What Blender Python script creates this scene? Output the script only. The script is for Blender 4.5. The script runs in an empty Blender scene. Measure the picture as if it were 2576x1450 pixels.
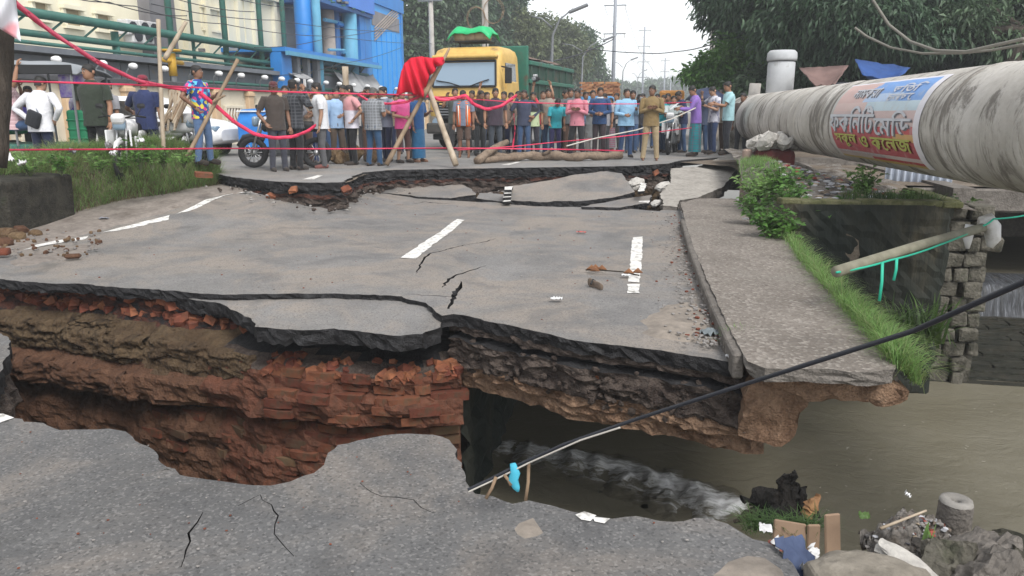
import bpy, bmesh, math, random
import numpy as np
from mathutils import Vector, Matrix, noise, Euler
from mathutils.geometry import delaunay_2d_cdt

R = math.radians
PI = math.pi
random.seed(7)
np.random.seed(7)
SC = bpy.context.scene
COL = SC.collection

# ---------------------------------------------------------------- camera
CAM_H = 1.6
PITCH, YAW = R(13.36), R(10.64)
FPX, CX, CY = 1874.0, 1288.0, 725.0          # the lens in photo pixels (2576 x 1450)
cd = bpy.data.cameras.new('camera')
cam = bpy.data.objects.new('camera', cd)
COL.objects.link(cam)
cam.location = (0, 0, CAM_H)
cam.rotation_euler = (PI/2 - PITCH, 0, YAW)
cd.sensor_width = 36.0
cd.lens = 36.0*FPX/2576.0
cd.clip_start = 0.05
cd.clip_end = 3000
SC.camera = cam

# ---------------------------------------------------------------- sky, sun, exposure
SUN_EL, SUN_AZ = R(52), R(140)
w = bpy.data.worlds.new('World')
SC.world = w
w.use_nodes = True
nt = w.node_tree
nt.nodes.clear()
o_ = nt.nodes.new('ShaderNodeOutputWorld')
bg = nt.nodes.new('ShaderNodeBackground')
sk = nt.nodes.new('ShaderNodeTexSky')
sk.sky_type = 'NISHITA'
sk.sun_disc = False
sk.sun_elevation = SUN_EL
sk.sun_rotation = SUN_AZ
sk.air_density = 1.0
sk.dust_density = 0.8
sk.ozone_density = 1.0
hs = nt.nodes.new('ShaderNodeHueSaturation')
hs.inputs['Saturation'].default_value = 0.17
hs.inputs['Value'].default_value = 1.0
nt.links.new(sk.outputs[0], hs.inputs['Color'])
# thin overcast: soft cloud veil, a little uneven
tc = nt.nodes.new('ShaderNodeTexCoord')
nz = nt.nodes.new('ShaderNodeTexNoise')
nz.inputs['Scale'].default_value = 2.2
nz.inputs['Detail'].default_value = 5
mr = nt.nodes.new('ShaderNodeMapRange')
mr.inputs['From Min'].default_value = 0.3
mr.inputs['From Max'].default_value = 0.7
mr.inputs['To Min'].default_value = 0.90
mr.inputs['To Max'].default_value = 1.08
nt.links.new(tc.outputs['Generated'], nz.inputs['Vector'])
nt.links.new(nz.outputs['Fac'], mr.inputs['Value'])
mm = nt.nodes.new('ShaderNodeVectorMath')
mm.operation = 'SCALE'
nt.links.new(hs.outputs[0], mm.inputs[0])
nt.links.new(mr.outputs[0], mm.inputs['Scale'])
nt.links.new(mm.outputs[0], bg.inputs['Color'])
bg.inputs['Strength'].default_value = 0.125
nt.links.new(bg.outputs[0], o_.inputs[0])

sl = bpy.data.lights.new('sun', 'SUN')
sl.energy = 1.5
sl.angle = R(24)
sl.color = (1.0, 0.97, 0.93)
so = bpy.data.objects.new('sun', sl)
COL.objects.link(so)
so.rotation_euler = (PI/2 - SUN_EL, 0, PI - SUN_AZ)
SC.view_settings.view_transform = 'Standard'
SC.view_settings.look = 'None'
SC.view_settings.gamma = 1.0
SC.view_settings.use_curve_mapping = False
SC.view_settings.exposure = 1.2
SC.cycles.max_bounces = 6
SC.cycles.volume_bounces = 0
SC.cycles.volume_step_rate = 4
SC.cycles.use_denoising = True

# ---------------------------------------------------------------- photo pixel -> place
_f = Vector((-math.sin(YAW)*math.cos(PITCH), math.cos(YAW)*math.cos(PITCH), -math.sin(PITCH)))
_r = Vector((math.cos(YAW), math.sin(YAW), 0))
_u = _r.cross(_f)
_C = Vector((0, 0, CAM_H))

def ray(px, py):
    return _f + _r*((px-CX)/FPX) + _u*((CY-py)/FPX)

def U(px, py, z=0.0):            # point on the level z
    d = ray(px, py)
    return _C + d*((z-CAM_H)/d.z)

def Yp(px, py, Y):               # point on the upright plane y = Y
    d = ray(px, py)
    return _C + d*(Y/d.y)

def Xp(px, py, X):               # point on the upright plane x = X
    d = ray(px, py)
    return _C + d*(X/d.x)

def Dp(px, py, d):
    return _C + ray(px, py)*d

def pxof(p):
    v = Vector(p)-_C
    z = v.dot(_f)
    return (CX+FPX*v.dot(_r)/z, CY-FPX*v.dot(_u)/z)

def smooth(t):
    t = max(0.0, min(1.0, t))
    return t*t*(3-2*t)

def fbm(x, y, z=0.0, o=4):
    return noise.fractal(Vector((x, y, z)), 1.0, 2.0, o)

# ---------------------------------------------------------------- objects
def tag(o, label=None, cat=None, group=None, kind=None):
    if label: o['label'] = label
    if cat: o['category'] = cat
    if group: o['group'] = group
    if kind: o['kind'] = kind
    return o

def empty(name, loc, label, cat, rz=0.0, group=None):
    o = bpy.data.objects.new(name, None)
    o.empty_display_size = 0.2
    COL.objects.link(o)
    o.location = loc
    o.rotation_euler = (0, 0, rz)
    return tag(o, label, cat, group)

def link(name, me, parent=None):
    o = bpy.data.objects.new(name, me)
    COL.objects.link(o)
    if parent: o.parent = parent
    return o

class MB:
    """collects shapes, then links them as one mesh object"""
    def __init__(s):
        s.v = []; s.f = []; s.m = []; s.mats = []
    def mi(s, mat):
        if mat not in s.mats: s.mats.append(mat)
        return s.mats.index(mat)
    def add(s, vs, fs, mat):
        b = len(s.v); k = s.mi(mat)
        s.v.extend([tuple(v) for v in vs])
        for f in fs:
            s.f.append([b+i for i in f]); s.m.append(k)
    def box(s, c, d, mat, rz=0.0, rx=0.0, ry=0.0, jit=0.0):
        M = Euler((rx, ry, rz)).to_matrix()
        vs = []
        for z in (-.5, .5):
            for (x, y) in ((-.5, -.5), (.5, -.5), (.5, .5), (-.5, .5)):
                v = Vector((x*d[0], y*d[1], z*d[2]))
                if jit: v += Vector((random.uniform(-jit, jit), random.uniform(-jit, jit), random.uniform(-jit, jit)))
                vs.append(M @ v + Vector(c))
        s.add(vs, [(3, 2, 1, 0), (4, 5, 6, 7), (0, 1, 5, 4), (1, 2, 6, 5), (2, 3, 7, 6), (3, 0, 4, 7)], mat)
    def bevbox(s, c, d, b, mat, seg=2, rz=0.0, rx=0.0, ry=0.0, taper=None):
        bm = bmesh.new()
        bmesh.ops.create_cube(bm, size=1.0)
        for v in bm.verts:
            x, y, z = v.co
            if taper and z > 0: x *= taper[0]; y *= taper[1]
            v.co = Vector((x*d[0], y*d[1], z*d[2]))
        bmesh.ops.bevel(bm, geom=list(bm.edges), offset=b, segments=seg, profile=0.5, affect='EDGES')
        M = Euler((rx, ry, rz)).to_matrix()
        bm.verts.ensure_lookup_table()
        for i, v in enumerate(bm.verts): v.index = i
        s.add([M @ v.co + Vector(c) for v in bm.verts], [[v.index for v in f.verts] for f in bm.faces], mat)
        bm.free()
    def tube(s, pts, r, mat, n=8, caps=True, flat=1.0):
        pts = [Vector(p) for p in pts]
        if not isinstance(r, (list, tuple)): r = [r]*len(pts)
        vs = []; fs = []
        up = None
        for i, p in enumerate(pts):
            t = (pts[min(i+1, len(pts)-1)]-pts[max(i-1, 0)])
            if t.length < 1e-9: t = Vector((0, 0, 1))
            t.normalize()
            if up is None:
                up = Vector((0, 1, 0)) if abs(t.y) < .9 else Vector((1, 0, 0))
            a = up - t*up.dot(t)
            if a.length < 1e-6:
                a = t.orthogonal()
            a.normalize(); up = a
            b = t.cross(a)
            rr = r[i] if isinstance(r[i], (tuple, list)) else (r[i], r[i]*flat)
            for k in range(n):
                th = 2*PI*k/n
                vs.append(p + b*(math.cos(th)*rr[0]) + a*(math.sin(th)*rr[1]))
        for i in range(len(pts)-1):
            for k in range(n):
                k2 = (k+1) % n
                fs.append((i*n+k, i*n+k2, (i+1)*n+k2, (i+1)*n+k))
        if caps:
            fs.append(tuple(range(n-1, -1, -1)))
            e = (len(pts)-1)*n
            fs.append(tuple(range(e, e+n)))
        s.add(vs, fs, mat)
    def lathe(s, prof, c, mat, n=16, axis='Z'):
        vs = []; fs = []
        for (r, h) in prof:
            for k in range(n):
                th = 2*PI*k/n
                v = Vector((math.cos(th)*r, math.sin(th)*r, h))
                if axis == 'X': v = Vector((v.z, v.x, v.y))
                if axis == 'Y': v = Vector((v.x, v.z, v.y))
                vs.append(v+Vector(c))
        m = len(prof)
        for i in range(m-1):
            for k in range(n):
                k2 = (k+1) % n
                fs.append((i*n+k, i*n+k2, (i+1)*n+k2, (i+1)*n+k))
        fs.append(tuple(range(n-1, -1, -1)))
        fs.append(tuple(range((m-1)*n, m*n)))
        s.add(vs, fs, mat)
    def prism(s, poly, h0, h1, mat, axis='Z', place=None):
        """poly in 2D, extruded from h0 to h1 along the axis"""
        n = len(poly)
        def pt(a, b, h):
            if axis == 'Z': v = Vector((a, b, h))
            elif axis == 'X': v = Vector((h, a, b))
            else: v = Vector((a, h, b))
            return place @ v if place else v
        vs = [pt(a, b, h0) for a, b in poly]+[pt(a, b, h1) for a, b in poly]
        fs = [tuple(range(n-1, -1, -1)), tuple(range(n, 2*n))]
        for i in range(n):
            j = (i+1) % n
            fs.append((i, j, n+j, n+i))
        s.add(vs, fs, mat)
    def grid(s, P, mat):
        """P: rows of points"""
        n = len(P[0]); vs = [p for row in P for p in row]; fs = []
        for i in range(len(P)-1):
            for k in range(n-1):
                fs.append((i*n+k, i*n+k+1, (i+1)*n+k+1, (i+1)*n+k))
        s.add(vs, fs, mat)
    def mesh(s, name, smooth_=False, recalc=True):
        me = bpy.data.meshes.new(name)
        me.from_pydata([tuple(v) for v in s.v], [], s.f)
        for m in s.mats: me.materials.append(m)
        me.polygons.foreach_set('material_index', s.m)
        if smooth_: me.polygons.foreach_set('use_smooth', [True]*len(s.f))
        if recalc:
            bm = bmesh.new(); bm.from_mesh(me)
            bmesh.ops.recalc_face_normals(bm, faces=bm.faces)
            bm.to_mesh(me); bm.free()
        me.update()
        return me
    def build(s, name, parent=None, smooth_=False, recalc=True):
        return link(name, s.mesh(name, smooth_, recalc), parent)

def one(name, fn, parent=None, smooth_=False):
    m = MB(); fn(m)
    return m.build(name, parent, smooth_)

def raw_mesh(name, V, F, mats, midx=None, smooth_=False):
    me = bpy.data.meshes.new(name)
    me.from_pydata([tuple(v) for v in V], [], [tuple(int(i) for i in f) for f in F])
    for m in mats: me.materials.append(m)
    if midx is not None: me.polygons.foreach_set('material_index', midx)
    if smooth_: me.polygons.foreach_set('use_smooth', [True]*len(me.polygons))
    me.update()
    return me

def np_mesh(name, V, nper, mat):
    """fast mesh of separate faces: V is (faces*nper, 3)"""
    me = bpy.data.meshes.new(name)
    n = len(V); nf = n//nper
    me.vertices.add(n); me.loops.add(n); me.polygons.add(nf)
    me.vertices.foreach_set('co', np.ascontiguousarray(V, dtype=np.float32).ravel())
    me.loops.foreach_set('vertex_index', np.arange(n, dtype=np.int32))
    me.polygons.foreach_set('loop_start', np.arange(0, n, nper, dtype=np.int32))
    me.polygons.foreach_set('loop_total', np.full(nf, nper, dtype=np.int32))
    me.materials.append(mat)
    me.update(calc_edges=True)
    return me
# ---------------------------------------------------------------- materials
def new_mat(name):
    m = bpy.data.materials.new(name)
    m.use_nodes = True
    n = m.node_tree
    b = n.nodes['Principled BSDF']
    return m, n, b

def ramp(n, stops, src):
    r = n.nodes.new('ShaderNodeValToRGB')
    e = r.color_ramp.elements
    while len(e) > 1: e.remove(e[-1])
    e[0].position = stops[0][0]; e[0].color = (*stops[0][1], 1)
    for p, c in stops[1:]:
        k = e.new(p); k.color = (*c, 1)
    n.links.new(src, r.inputs[0])
    return r.outputs[0]

def noise_n(n, vec, scale, detail=4, rough=.55, dist=0.0):
    t = n.nodes.new('ShaderNodeTexNoise')
    t.inputs['Scale'].default_value = scale
    t.inputs['Detail'].default_value = detail
    t.inputs['Roughness'].default_value = rough
    t.inputs['Distortion'].default_value = dist
    n.links.new(vec, t.inputs['Vector'])
    return t.outputs['Fac']

def voro(n, vec, scale, out='Distance', feature='F1'):
    t = n.nodes.new('ShaderNodeTexVoronoi')
    t.feature = feature
    t.inputs['Scale'].default_value = scale
    n.links.new(vec, t.inputs['Vector'])
    return t.outputs[out]

def mixc(n, fac, a, b, mode='MIX'):
    x = n.nodes.new('ShaderNodeMix')
    x.data_type = 'RGBA'; x.blend_type = mode
    for sock, val in ((x.inputs[0], fac), (x.inputs[6], a), (x.inputs[7], b)):
        if isinstance(val, (int, float)): sock.default_value = val
        elif isinstance(val, tuple): sock.default_value = (*val, 1)
        else: n.links.new(val, sock)
    return x.outputs[2]

def mrange(n, src, a, b, c=0.0, d=1.0, smooth_=True):
    x = n.nodes.new('ShaderNodeMapRange')
    if smooth_: x.interpolation_type = 'SMOOTHSTEP'
    x.inputs['From Min'].default_value = a; x.inputs['From Max'].default_value = b
    x.inputs['To Min'].default_value = c; x.inputs['To Max'].default_value = d
    n.links.new(src, x.inputs['Value'])
    return x.outputs[0]

def mathn(n, op, a, b=None):
    x = n.nodes.new('ShaderNodeMath'); x.operation = op
    for i, v in enumerate((a, b)):
        if v is None: continue
        if isinstance(v, (int, float)): x.inputs[i].default_value = v
        else: n.links.new(v, x.inputs[i])
    return x.outputs[0]

def bump(n, b, h, strength=.4, dist=.01, prev=None):
    x = n.nodes.new('ShaderNodeBump')
    x.inputs['Strength'].default_value = strength
    x.inputs['Distance'].default_value = dist
    n.links.new(h, x.inputs['Height'])
    if prev is not None: n.links.new(prev, x.inputs['Normal'])
    n.links.new(x.outputs[0], b.inputs['Normal'])
    return x.outputs[0]

def coords(n, kind='Object', scale=None):
    t = n.nodes.new('ShaderNodeTexCoord')
    o = t.outputs[kind]
    if scale:
        m = n.nodes.new('ShaderNodeMapping')
        m.inputs['Scale'].default_value = scale
        n.links.new(o, m.inputs['Vector'])
        o = m.outputs[0]
    return o

def wpos(n, scale=None):
    t = n.nodes.new('ShaderNodeNewGeometry')
    o = t.outputs['Position']
    if scale:
        m = n.nodes.new('ShaderNodeMapping')
        m.inputs['Scale'].default_value = scale
        n.links.new(o, m.inputs['Vector'])
        o = m.outputs[0]
    return o

_mc = {}
def mk(name, c, c2=None, scale=4.0, rough=.8, spec=.3, bs=None, bstr=.4, bd=.01, metal=0.0, dirt=None, dscale=1.5, dlo=.5, dhi=.7, vary=0.0, sc3=None, detail=5):
    """general material: two-tone noise, optional dirt, bump, per-object variation"""
    if name in _mc: return _mc[name]
    m, n, b = new_mat(name)
    v = coords(n, 'Object', sc3)
    if c2 is None: c2 = tuple(x*.78 for x in c)
    col = ramp(n, [(.32, c2), (.68, c)], noise_n(n, v, scale, detail))
    if dirt:
        col = mixc(n, mrange(n, noise_n(n, v, dscale, 6, .65), dlo, dhi), col, dirt)
    if vary:
        oi = n.nodes.new('ShaderNodeObjectInfo')
        h = n.nodes.new('ShaderNodeHueSaturation')
        n.links.new(mrange(n, oi.outputs['Random'], 0, 1, 1-vary, 1+vary, False), h.inputs['Value'])
        n.links.new(mrange(n, oi.outputs['Random'], 0, 1, .5-.03*vary, .5+.03*vary, False), h.inputs['Hue'])
        n.links.new(col, h.inputs['Color'])
        col = h.outputs[0]
    n.links.new(col, b.inputs['Base Color'])
    b.inputs['Roughness'].default_value = rough
    b.inputs['Specular IOR Level'].default_value = spec
    b.inputs['Metallic'].default_value = metal
    if bs:
        bump(n, b, noise_n(n, v, bs, 6, .6), bstr, bd)
    _mc[name] = m
    return m

def asphalt(name, base, dirtc, dirt_lo, dirt_hi, stones=.5, streak=True):
    m, n, b = new_mat(name)
    v = wpos(n)
    big = noise_n(n, v, .55, 6, .6)
    med = noise_n(n, v, 3.0, 6, .65)
    col = ramp(n, [(.3, tuple(x*.76 for x in base)), (.5, base), (.72, tuple(x*1.22 for x in base))], big)
    col = mixc(n, .5, col, ramp(n, [(.3, (.36, .36, .37)), (.7, (.66, .65, .63))], med), 'OVERLAY')
    # wheel-worn bands running along the road
    if streak:
        sv = wpos(n, (1.0, .16, 1))
        col = mixc(n, mrange(n, noise_n(n, sv, 1.5, 4), .45, .68, 0, .5), col, tuple(x*1.32 for x in base))
        sv2 = wpos(n, (.25, 1.1, 1))
        col = mixc(n, mrange(n, noise_n(n, sv2, 1.3, 4), .5, .7, 0, .4), col, dirtc)
    dn = noise_n(n, v, .9, 7, .68, .6)
    col = mixc(n, mrange(n, dn, dirt_lo, dirt_hi, 0, .85), col, dirtc)
    # aggregate
    vc = voro(n, v, 95.0, 'Color')
    sep = n.nodes.new('ShaderNodeSeparateColor'); n.links.new(vc, sep.inputs[0])
    col = mixc(n, mrange(n, sep.outputs[0], .72, .97, 0, stones*.75), col, (.46, .44, .42))
    col = mixc(n, mrange(n, sep.outputs[1], .75, .97, 0, .55), col, tuple(x*.42 for x in base))
    vc2 = voro(n, v, 60.0, 'Color')
    sep2 = n.nodes.new('ShaderNodeSeparateColor'); n.links.new(vc2, sep2.inputs[0])
    d2 = voro(n, v, 60.0, 'Distance')
    f2 = mathn(n, 'MULTIPLY', mrange(n, sep2.outputs[0], .95, .98, 0, stones*.9), mrange(n, d2, .35, .15, 0, 1))
    col = mixc(n, f2, col, (.5, .48, .45))
    n.links.new(col, b.inputs['Base Color'])
    b.inputs['Specular IOR Level'].default_value = .35
    # damp blotches: darker and a little smoother
    wet = mrange(n, noise_n(n, wpos(n), 1.7, 6, .62, .8), .52, .68)
    col = mixc(n, mathn(n, 'MULTIPLY', wet, .5), col, tuple(x*.55 for x in base))
    n.links.new(col, b.inputs['Base Color'])
    rg = mrange(n, wet, 0, 1, .82, .55)
    n.links.new(rg, b.inputs['Roughness'])
    p = bump(n, b, voro(n, v, 70.0), .5, .006)
    p = bump(n, b, noise_n(n, v, 14, 5, .6), .45, .012, p)
    return m

M = {}
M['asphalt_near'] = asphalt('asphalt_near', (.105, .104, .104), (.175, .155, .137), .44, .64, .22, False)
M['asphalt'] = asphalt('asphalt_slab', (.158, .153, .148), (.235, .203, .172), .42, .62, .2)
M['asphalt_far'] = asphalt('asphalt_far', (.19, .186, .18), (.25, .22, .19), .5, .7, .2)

def strata(name, cols, scale, bs, bstr, bd=.03, rough=.9, sc3=None):
    m, n, b = new_mat(name)
    v = wpos(n, sc3)
    k = len(cols)
    st = [(.28+.44*i/(k-1), c) for i, c in enumerate(cols)]
    col = ramp(n, st, noise_n(n, v, scale, 7, .7, .3))
    col = mixc(n, .45, col, ramp(n, [(.3, (.3, .3, .3)), (.7, (.7, .7, .7))], noise_n(n, v, scale*5, 5)), 'OVERLAY')
    n.links.new(col, b.inputs['Base Color'])
    b.inputs['Roughness'].default_value = rough
    b.inputs['Specular IOR Level'].default_value = .25
    p = bump(n, b, noise_n(n, v, bs, 8, .7), bstr, bd)
    bump(n, b, voro(n, v, bs*4), bstr*.6, bd*.4, p)
    return m

M['tar'] = strata('tar_and_shade_edge', [(.012, .012, .014), (.022, .021, .022), (.05, .05, .052)], 6, 18, .9, .03, .72)  # broken asphalt edges; the same black also paints shade in gaps
M['tar_brick'] = strata('tar_and_brick_rubble', [(.010, .010, .012), (.022, .019, .019), (.10, .036, .022), (.035, .031, .031)], 5, 16, 1.0, .04, .85, (1, 1, 2.4))
M['rubble_dark'] = strata('dark_rubble', [(.022, .017, .015), (.06, .044, .037), (.115, .09, .075), (.05, .036, .031)], 6, 16, 1.0, .05, .9, (1, 1, 1.6))
M['soil'] = strata('clay_soil', [(.036, .023, .013), (.072, .046, .026), (.105, .072, .041), (.06, .036, .02)], 2.6, 8, .9, .06)
M['mortar_brown'] = strata('brown_mortar', [(.05, .025, .015), (.092, .046, .027), (.13, .07, .042)], 3.5, 12, .8, .03)
M['ochre_concrete'] = strata('ochre_concrete', [(.10, .055, .032), (.20, .12, .075), (.31, .20, .13), (.15, .085, .052)], 5, 14, 1.0, .05)
M['brick_red'] = strata('wall_red', [(.038, .02, .013), (.082, .036, .022), (.12, .047, .028), (.08, .053, .034)], 5, 14, .8, .02)
M['concrete'] = strata('grey_concrete', [(.2, .185, .165), (.3, .28, .25), (.37, .345, .31)], 3, 20, .6, .012)
M['conc_light'] = strata('pale_concrete', [(.3, .285, .26), (.42, .40, .37), (.5, .48, .44)], 4, 16, .7, .02)
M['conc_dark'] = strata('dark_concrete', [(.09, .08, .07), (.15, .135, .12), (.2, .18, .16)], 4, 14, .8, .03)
M['mud'] = strata('mud', [(.09, .07, .05), (.16, .13, .1), (.22, .185, .15)], 2.2, 9, .8, .04)
M['dust'] = strata('road_dust', [(.13, .112, .095), (.195, .17, .145), (.25, .215, .18), (.165, .145, .125)], 3, 26, .5, .008)
M['rubbish_ground'] = strata('rubbish_earth', [(.06, .05, .04), (.13, .11, .09), (.26, .24, .22), (.1, .075, .06)], 5, 10, 1.0, .05)
M['mossblock'] = strata('mossy_block', [(.012, .012, .009), (.026, .024, .019), (.05, .045, .035), (.03, .037, .02)], 5, 12, 1.0, .04)
M['moss_and_shade'] = strata('moss_and_shade_wall', [(.006, .009, .007), (.011, .015, .012), (.022, .023, .017), (.07, .06, .04)], 1.5, 8, .6, .03, .8, (1, 1, .28))  # mossy canal walls; also painted shade on the walls under the slab
M['mosstop'] = strata('mossy_coping', [(.04, .045, .02), (.085, .088, .038), (.16, .15, .09)], 4, 10, .7, .03)
M['stone'] = strata('old_stone', [(.022, .024, .018), (.06, .056, .043), (.13, .12, .098), (.045, .05, .028)], 3, 8, 1.0, .04)
M['apron'] = strata('wet_apron', [(.013, .015, .011), (.028, .028, .02), (.05, .042, .03)], 2.5, 10, .9, .03, .45, (1, 3.5, 1))
M['wood_wet'] = strata('wet_wood', [(.004, .0035, .003), (.009, .008, .007), (.02, .016, .013)], 7, 20, 1.0, .03, .85, (1, 1, .35))
M['bark'] = strata('bark', [(.02, .016, .012), (.045, .036, .028), (.08, .064, .05)], 5, 16, 1.0, .03, .9, (1, 1, .3))
M['log'] = strata('log_bark', [(.1, .07, .05), (.2, .15, .11), (.28, .215, .16)], 6, 16, .9, .02)
M['brick_chunk'] = mk('brick_chunk', (.24, .08, .043), (.11, .045, .028), 9, .9, .2, 22, .8, .015, vary=.35)
M['brick'] = mk('brick', (.17, .056, .031), (.105, .04, .024), 8, .92, .2, 24, .8, .012, dirt=(.095, .056, .035), dscale=6, dlo=.5, dhi=.66, vary=.25)
M['brick_mud'] = mk('muddy_brick', (.125, .065, .037), (.085, .04, .024), 7, .92, .2, 20, .8, .012, dirt=(.105, .07, .042), dscale=5, dlo=.46, dhi=.64, vary=.25)
M['clod'] = mk('clod', (.2, .14, .08), (.12, .075, .04), 7, .95, .15, 18, 1.0, .02, vary=.3)
M['stone_grey'] = mk('stone_chip', (.34, .32, .3), (.2, .185, .17), 10, .9, .25, 30, .7, .01, vary=.35)
M['paint'] = mk('road_paint', (.72, .71, .68), (.55, .535, .5), 7, .75, .3, 40, .4, .004, dirt=(.25, .235, .215), dscale=11, dlo=.5, dhi=.66)

# gravelly footway slab
def _footway():
    m, n, b = new_mat('footway_concrete')
    v = wpos(n)
    col = ramp(n, [(.3, (.135, .118, .102)), (.55, (.195, .172, .15)), (.75, (.245, .22, .193))], noise_n(n, v, 1.6, 7, .65))
    vc = voro(n, v, 42.0, 'Color')
    sep = n.nodes.new('ShaderNodeSeparateColor'); n.links.new(vc, sep.inputs[0])
    col = mixc(n, mrange(n, sep.outputs[0], .6, .98, 0, .5), col, (.36, .33, .295))
    col = mixc(n, mrange(n, sep.outputs[1], .72, .95, 0, .6), col, (.12, .1, .085))
    col = mixc(n, mrange(n, noise_n(n, v, .8, 6, .6), .55, .72, 0, .6), col, (.17, .16, .14))
    n.links.new(col, b.inputs['Base Color'])
    b.inputs['Roughness'].default_value = .88
    b.inputs['Specular IOR Level'].default_value = .25
    p = bump(n, b, voro(n, v, 42.0), .9, .012)
    bump(n, b, noise_n(n, v, 9, 5), .4, .02, p)
    return m
M['footway'] = _footway()

# muddy river water
def _water():
    m, n, b = new_mat('muddy_water')
    v = wpos(n, (1, 1.6, 1))
    col = ramp(n, [(.3, (.125, .112, .078)), (.55, (.152, .138, .1)), (.75, (.172, .157, .118))], noise_n(n, v, .5, 5, .6, 1.2))
    n.links.new(col, b.inputs['Base Color'])
    b.inputs['Roughness'].default_value = .36
    b.inputs['Specular IOR Level'].default_value = .22
    p = bump(n, b, noise_n(n, v, 2.4, 5, .6, 1.5), .35, .05)
    bump(n, b, noise_n(n, v, 11, 4, .55, .8), .2, .02, p)
    return m
M['water'] = _water()

def _rapid():
    m, n, b = new_mat('white_water')
    v = wpos(n, (.5, 1.5, .6))
    a = noise_n(n, v, 5.0, 9, .8, 1.8)
    at = n.nodes.new('ShaderNodeAttribute'); at.attribute_name = 'foam'
    f = mathn(n, 'ADD', a, mrange(n, at.outputs['Fac'], 0, 1, -.32, .16, False))
    col = ramp(n, [(.30, (.115, .102, .068)), (.44, (.16, .145, .11)), (.54, (.5, .5, .48)), (.68, (.85, .85, .84))], f)
    n.links.new(col, b.inputs['Base Color'])
    b.inputs['Roughness'].default_value = .4
    b.inputs['Specular IOR Level'].default_value = .25
    bump(n, b, a, .8, .05)
    return m
M['rapid'] = _rapid()

def _fall():
    m, n, b = new_mat('falling_water')
    v = wpos(n, (7.0, 1.0, .6))
    a = noise_n(n, v, 3.5, 7, .7, .4)
    col = ramp(n, [(.42, (.03, .031, .033)), (.56, (.08, .085, .095)), (.7, (.24, .25, .275))], a)
    n.links.new(col, b.inputs['Base Color'])
    b.inputs['Roughness'].default_value = .35
    bump(n, b, a, .8, .05)
    return m
M['fall'] = _fall()

def leaf_mat(name, c1, c2, c3, scale=.7, trans=.25, lo=.6, hi=1.4):
    m, n, b = new_mat(name)
    v = wpos(n)
    g = n.nodes.new('ShaderNodeNewGeometry')
    col = ramp(n, [(.3, c1), (.52, c2), (.75, c3)], noise_n(n, v, scale, 5, .6))
    h = n.nodes.new('ShaderNodeHueSaturation')
    n.links.new(mrange(n, g.outputs['Random Per Island'], 0, 1, lo, hi, False), h.inputs['Value'])
    n.links.new(col, h.inputs['Color'])
    n.links.new(h.outputs[0], b.inputs['Base Color'])
    b.inputs['Roughness'].default_value = .48
    b.inputs['Specular IOR Level'].default_value = .4
    tr = n.nodes.new('ShaderNodeBsdfTranslucent')
    n.links.new(h.outputs[0], tr.inputs['Color'])
    mx = n.nodes.new('ShaderNodeMixShader')
    mx.inputs[0].default_value = trans
    n.links.new(b.outputs[0], mx.inputs[1]); n.links.new(tr.outputs[0], mx.inputs[2])
    n.links.new(mx.outputs[0], n.nodes['Material Output'].inputs[0])
    return m
M['leaf_dark'] = leaf_mat('leaf_dark', (.035, .07, .04), (.065, .115, .062), (.10, .16, .09), .5, .35)
M['leaf_mid'] = leaf_mat('leaf_mid', (.05, .085, .045), (.085, .135, .07), (.12, .18, .095), .5, .35)
M['leaf_olive'] = leaf_mat('leaf_olive', (.085, .105, .05), (.13, .16, .075), (.18, .21, .1), .6, .4)
M['leaf_bright'] = leaf_mat('leaf_bright', (.05, .12, .025), (.09, .2, .04), (.14, .26, .06), 1.0, .35)
M['grass'] = leaf_mat('grass_blade', (.11, .21, .05), (.185, .31, .095), (.27, .39, .15), 2.0, .55, .8, 1.5)
M['grass_olive'] = leaf_mat('grass_olive', (.13, .17, .065), (.21, .26, .105), (.3, .33, .16), 1.6, .55, .8, 1.5)
M['grass_dry'] = leaf_mat('grass_dry', (.10, .09, .04), (.17, .15, .07), (.22, .19, .1), 1.6, .3)
M['grass_dark'] = leaf_mat('grass_dark', (.03, .07, .015), (.06, .11, .025), (.1, .15, .04), 2.0, .3)

def plain(name, c, rough=.6, spec=.4, metal=0.0, **k):
    return mk(name, c, tuple(x*.86 for x in c), k.pop('scale', 6), rough, spec, k.pop('bs', None), k.pop('bstr', .3), k.pop('bd', .01), metal, **k)

M['black'] = plain('black_rubber', (.014, .014, .015), .6)
M['tyre'] = plain('tyre', (.022, .022, .023), .85, bs=30)
M['chrome'] = plain('worn_metal', (.5, .5, .5), .35, .5, .8)
M['steel'] = plain('grey_steel', (.2, .21, .22), .5, .5, .4, dirt=(.12, .07, .04), dlo=.6)
M['white_paint'] = plain('white_paint', (.74, .74, .74), .4, .5)
M['white_dirty'] = plain('dirty_white', (.62, .62, .62), .6, .3, dirt=(.32, .3, .27), dlo=.5, dscale=3)
M['truck_yellow'] = mk('truck_yellow', (.60, .40, .115), (.5, .32, .09), 5, .5, .4, dirt=(.25, .16, .07), dscale=3, dlo=.56, dhi=.75)
M['truck_green'] = mk('truck_green', (.03, .15, .10), (.02, .11, .075), 5, .6, .4, dirt=(.09, .075, .05), dscale=3, dlo=.52, dhi=.7)
M['truck_green_dark'] = mk('truck_green_dark', (.035, .075, .055), (.02, .05, .037), 5, .7, .3, dirt=(.08, .06, .04), dscale=3, dlo=.5, dhi=.7)
def _glass(name, c, rough=.08):
    m, n, b = new_mat(name)
    b.inputs['Base Color'].default_value = (*c, 1)
    b.inputs['Roughness'].default_value = rough
    b.inputs['Specular IOR Level'].default_value = .8
    b.inputs['Coat Weight'].default_value = .6
    b.inputs['Coat Roughness'].default_value = .05
    return m
M['glass'] = _glass('window_glass', (.20, .28, .36), .14)  # pale blue of the reflected sky is put into the base colour
M['glass_dark'] = _glass('dark_glass', (.02, .024, .028))
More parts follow.
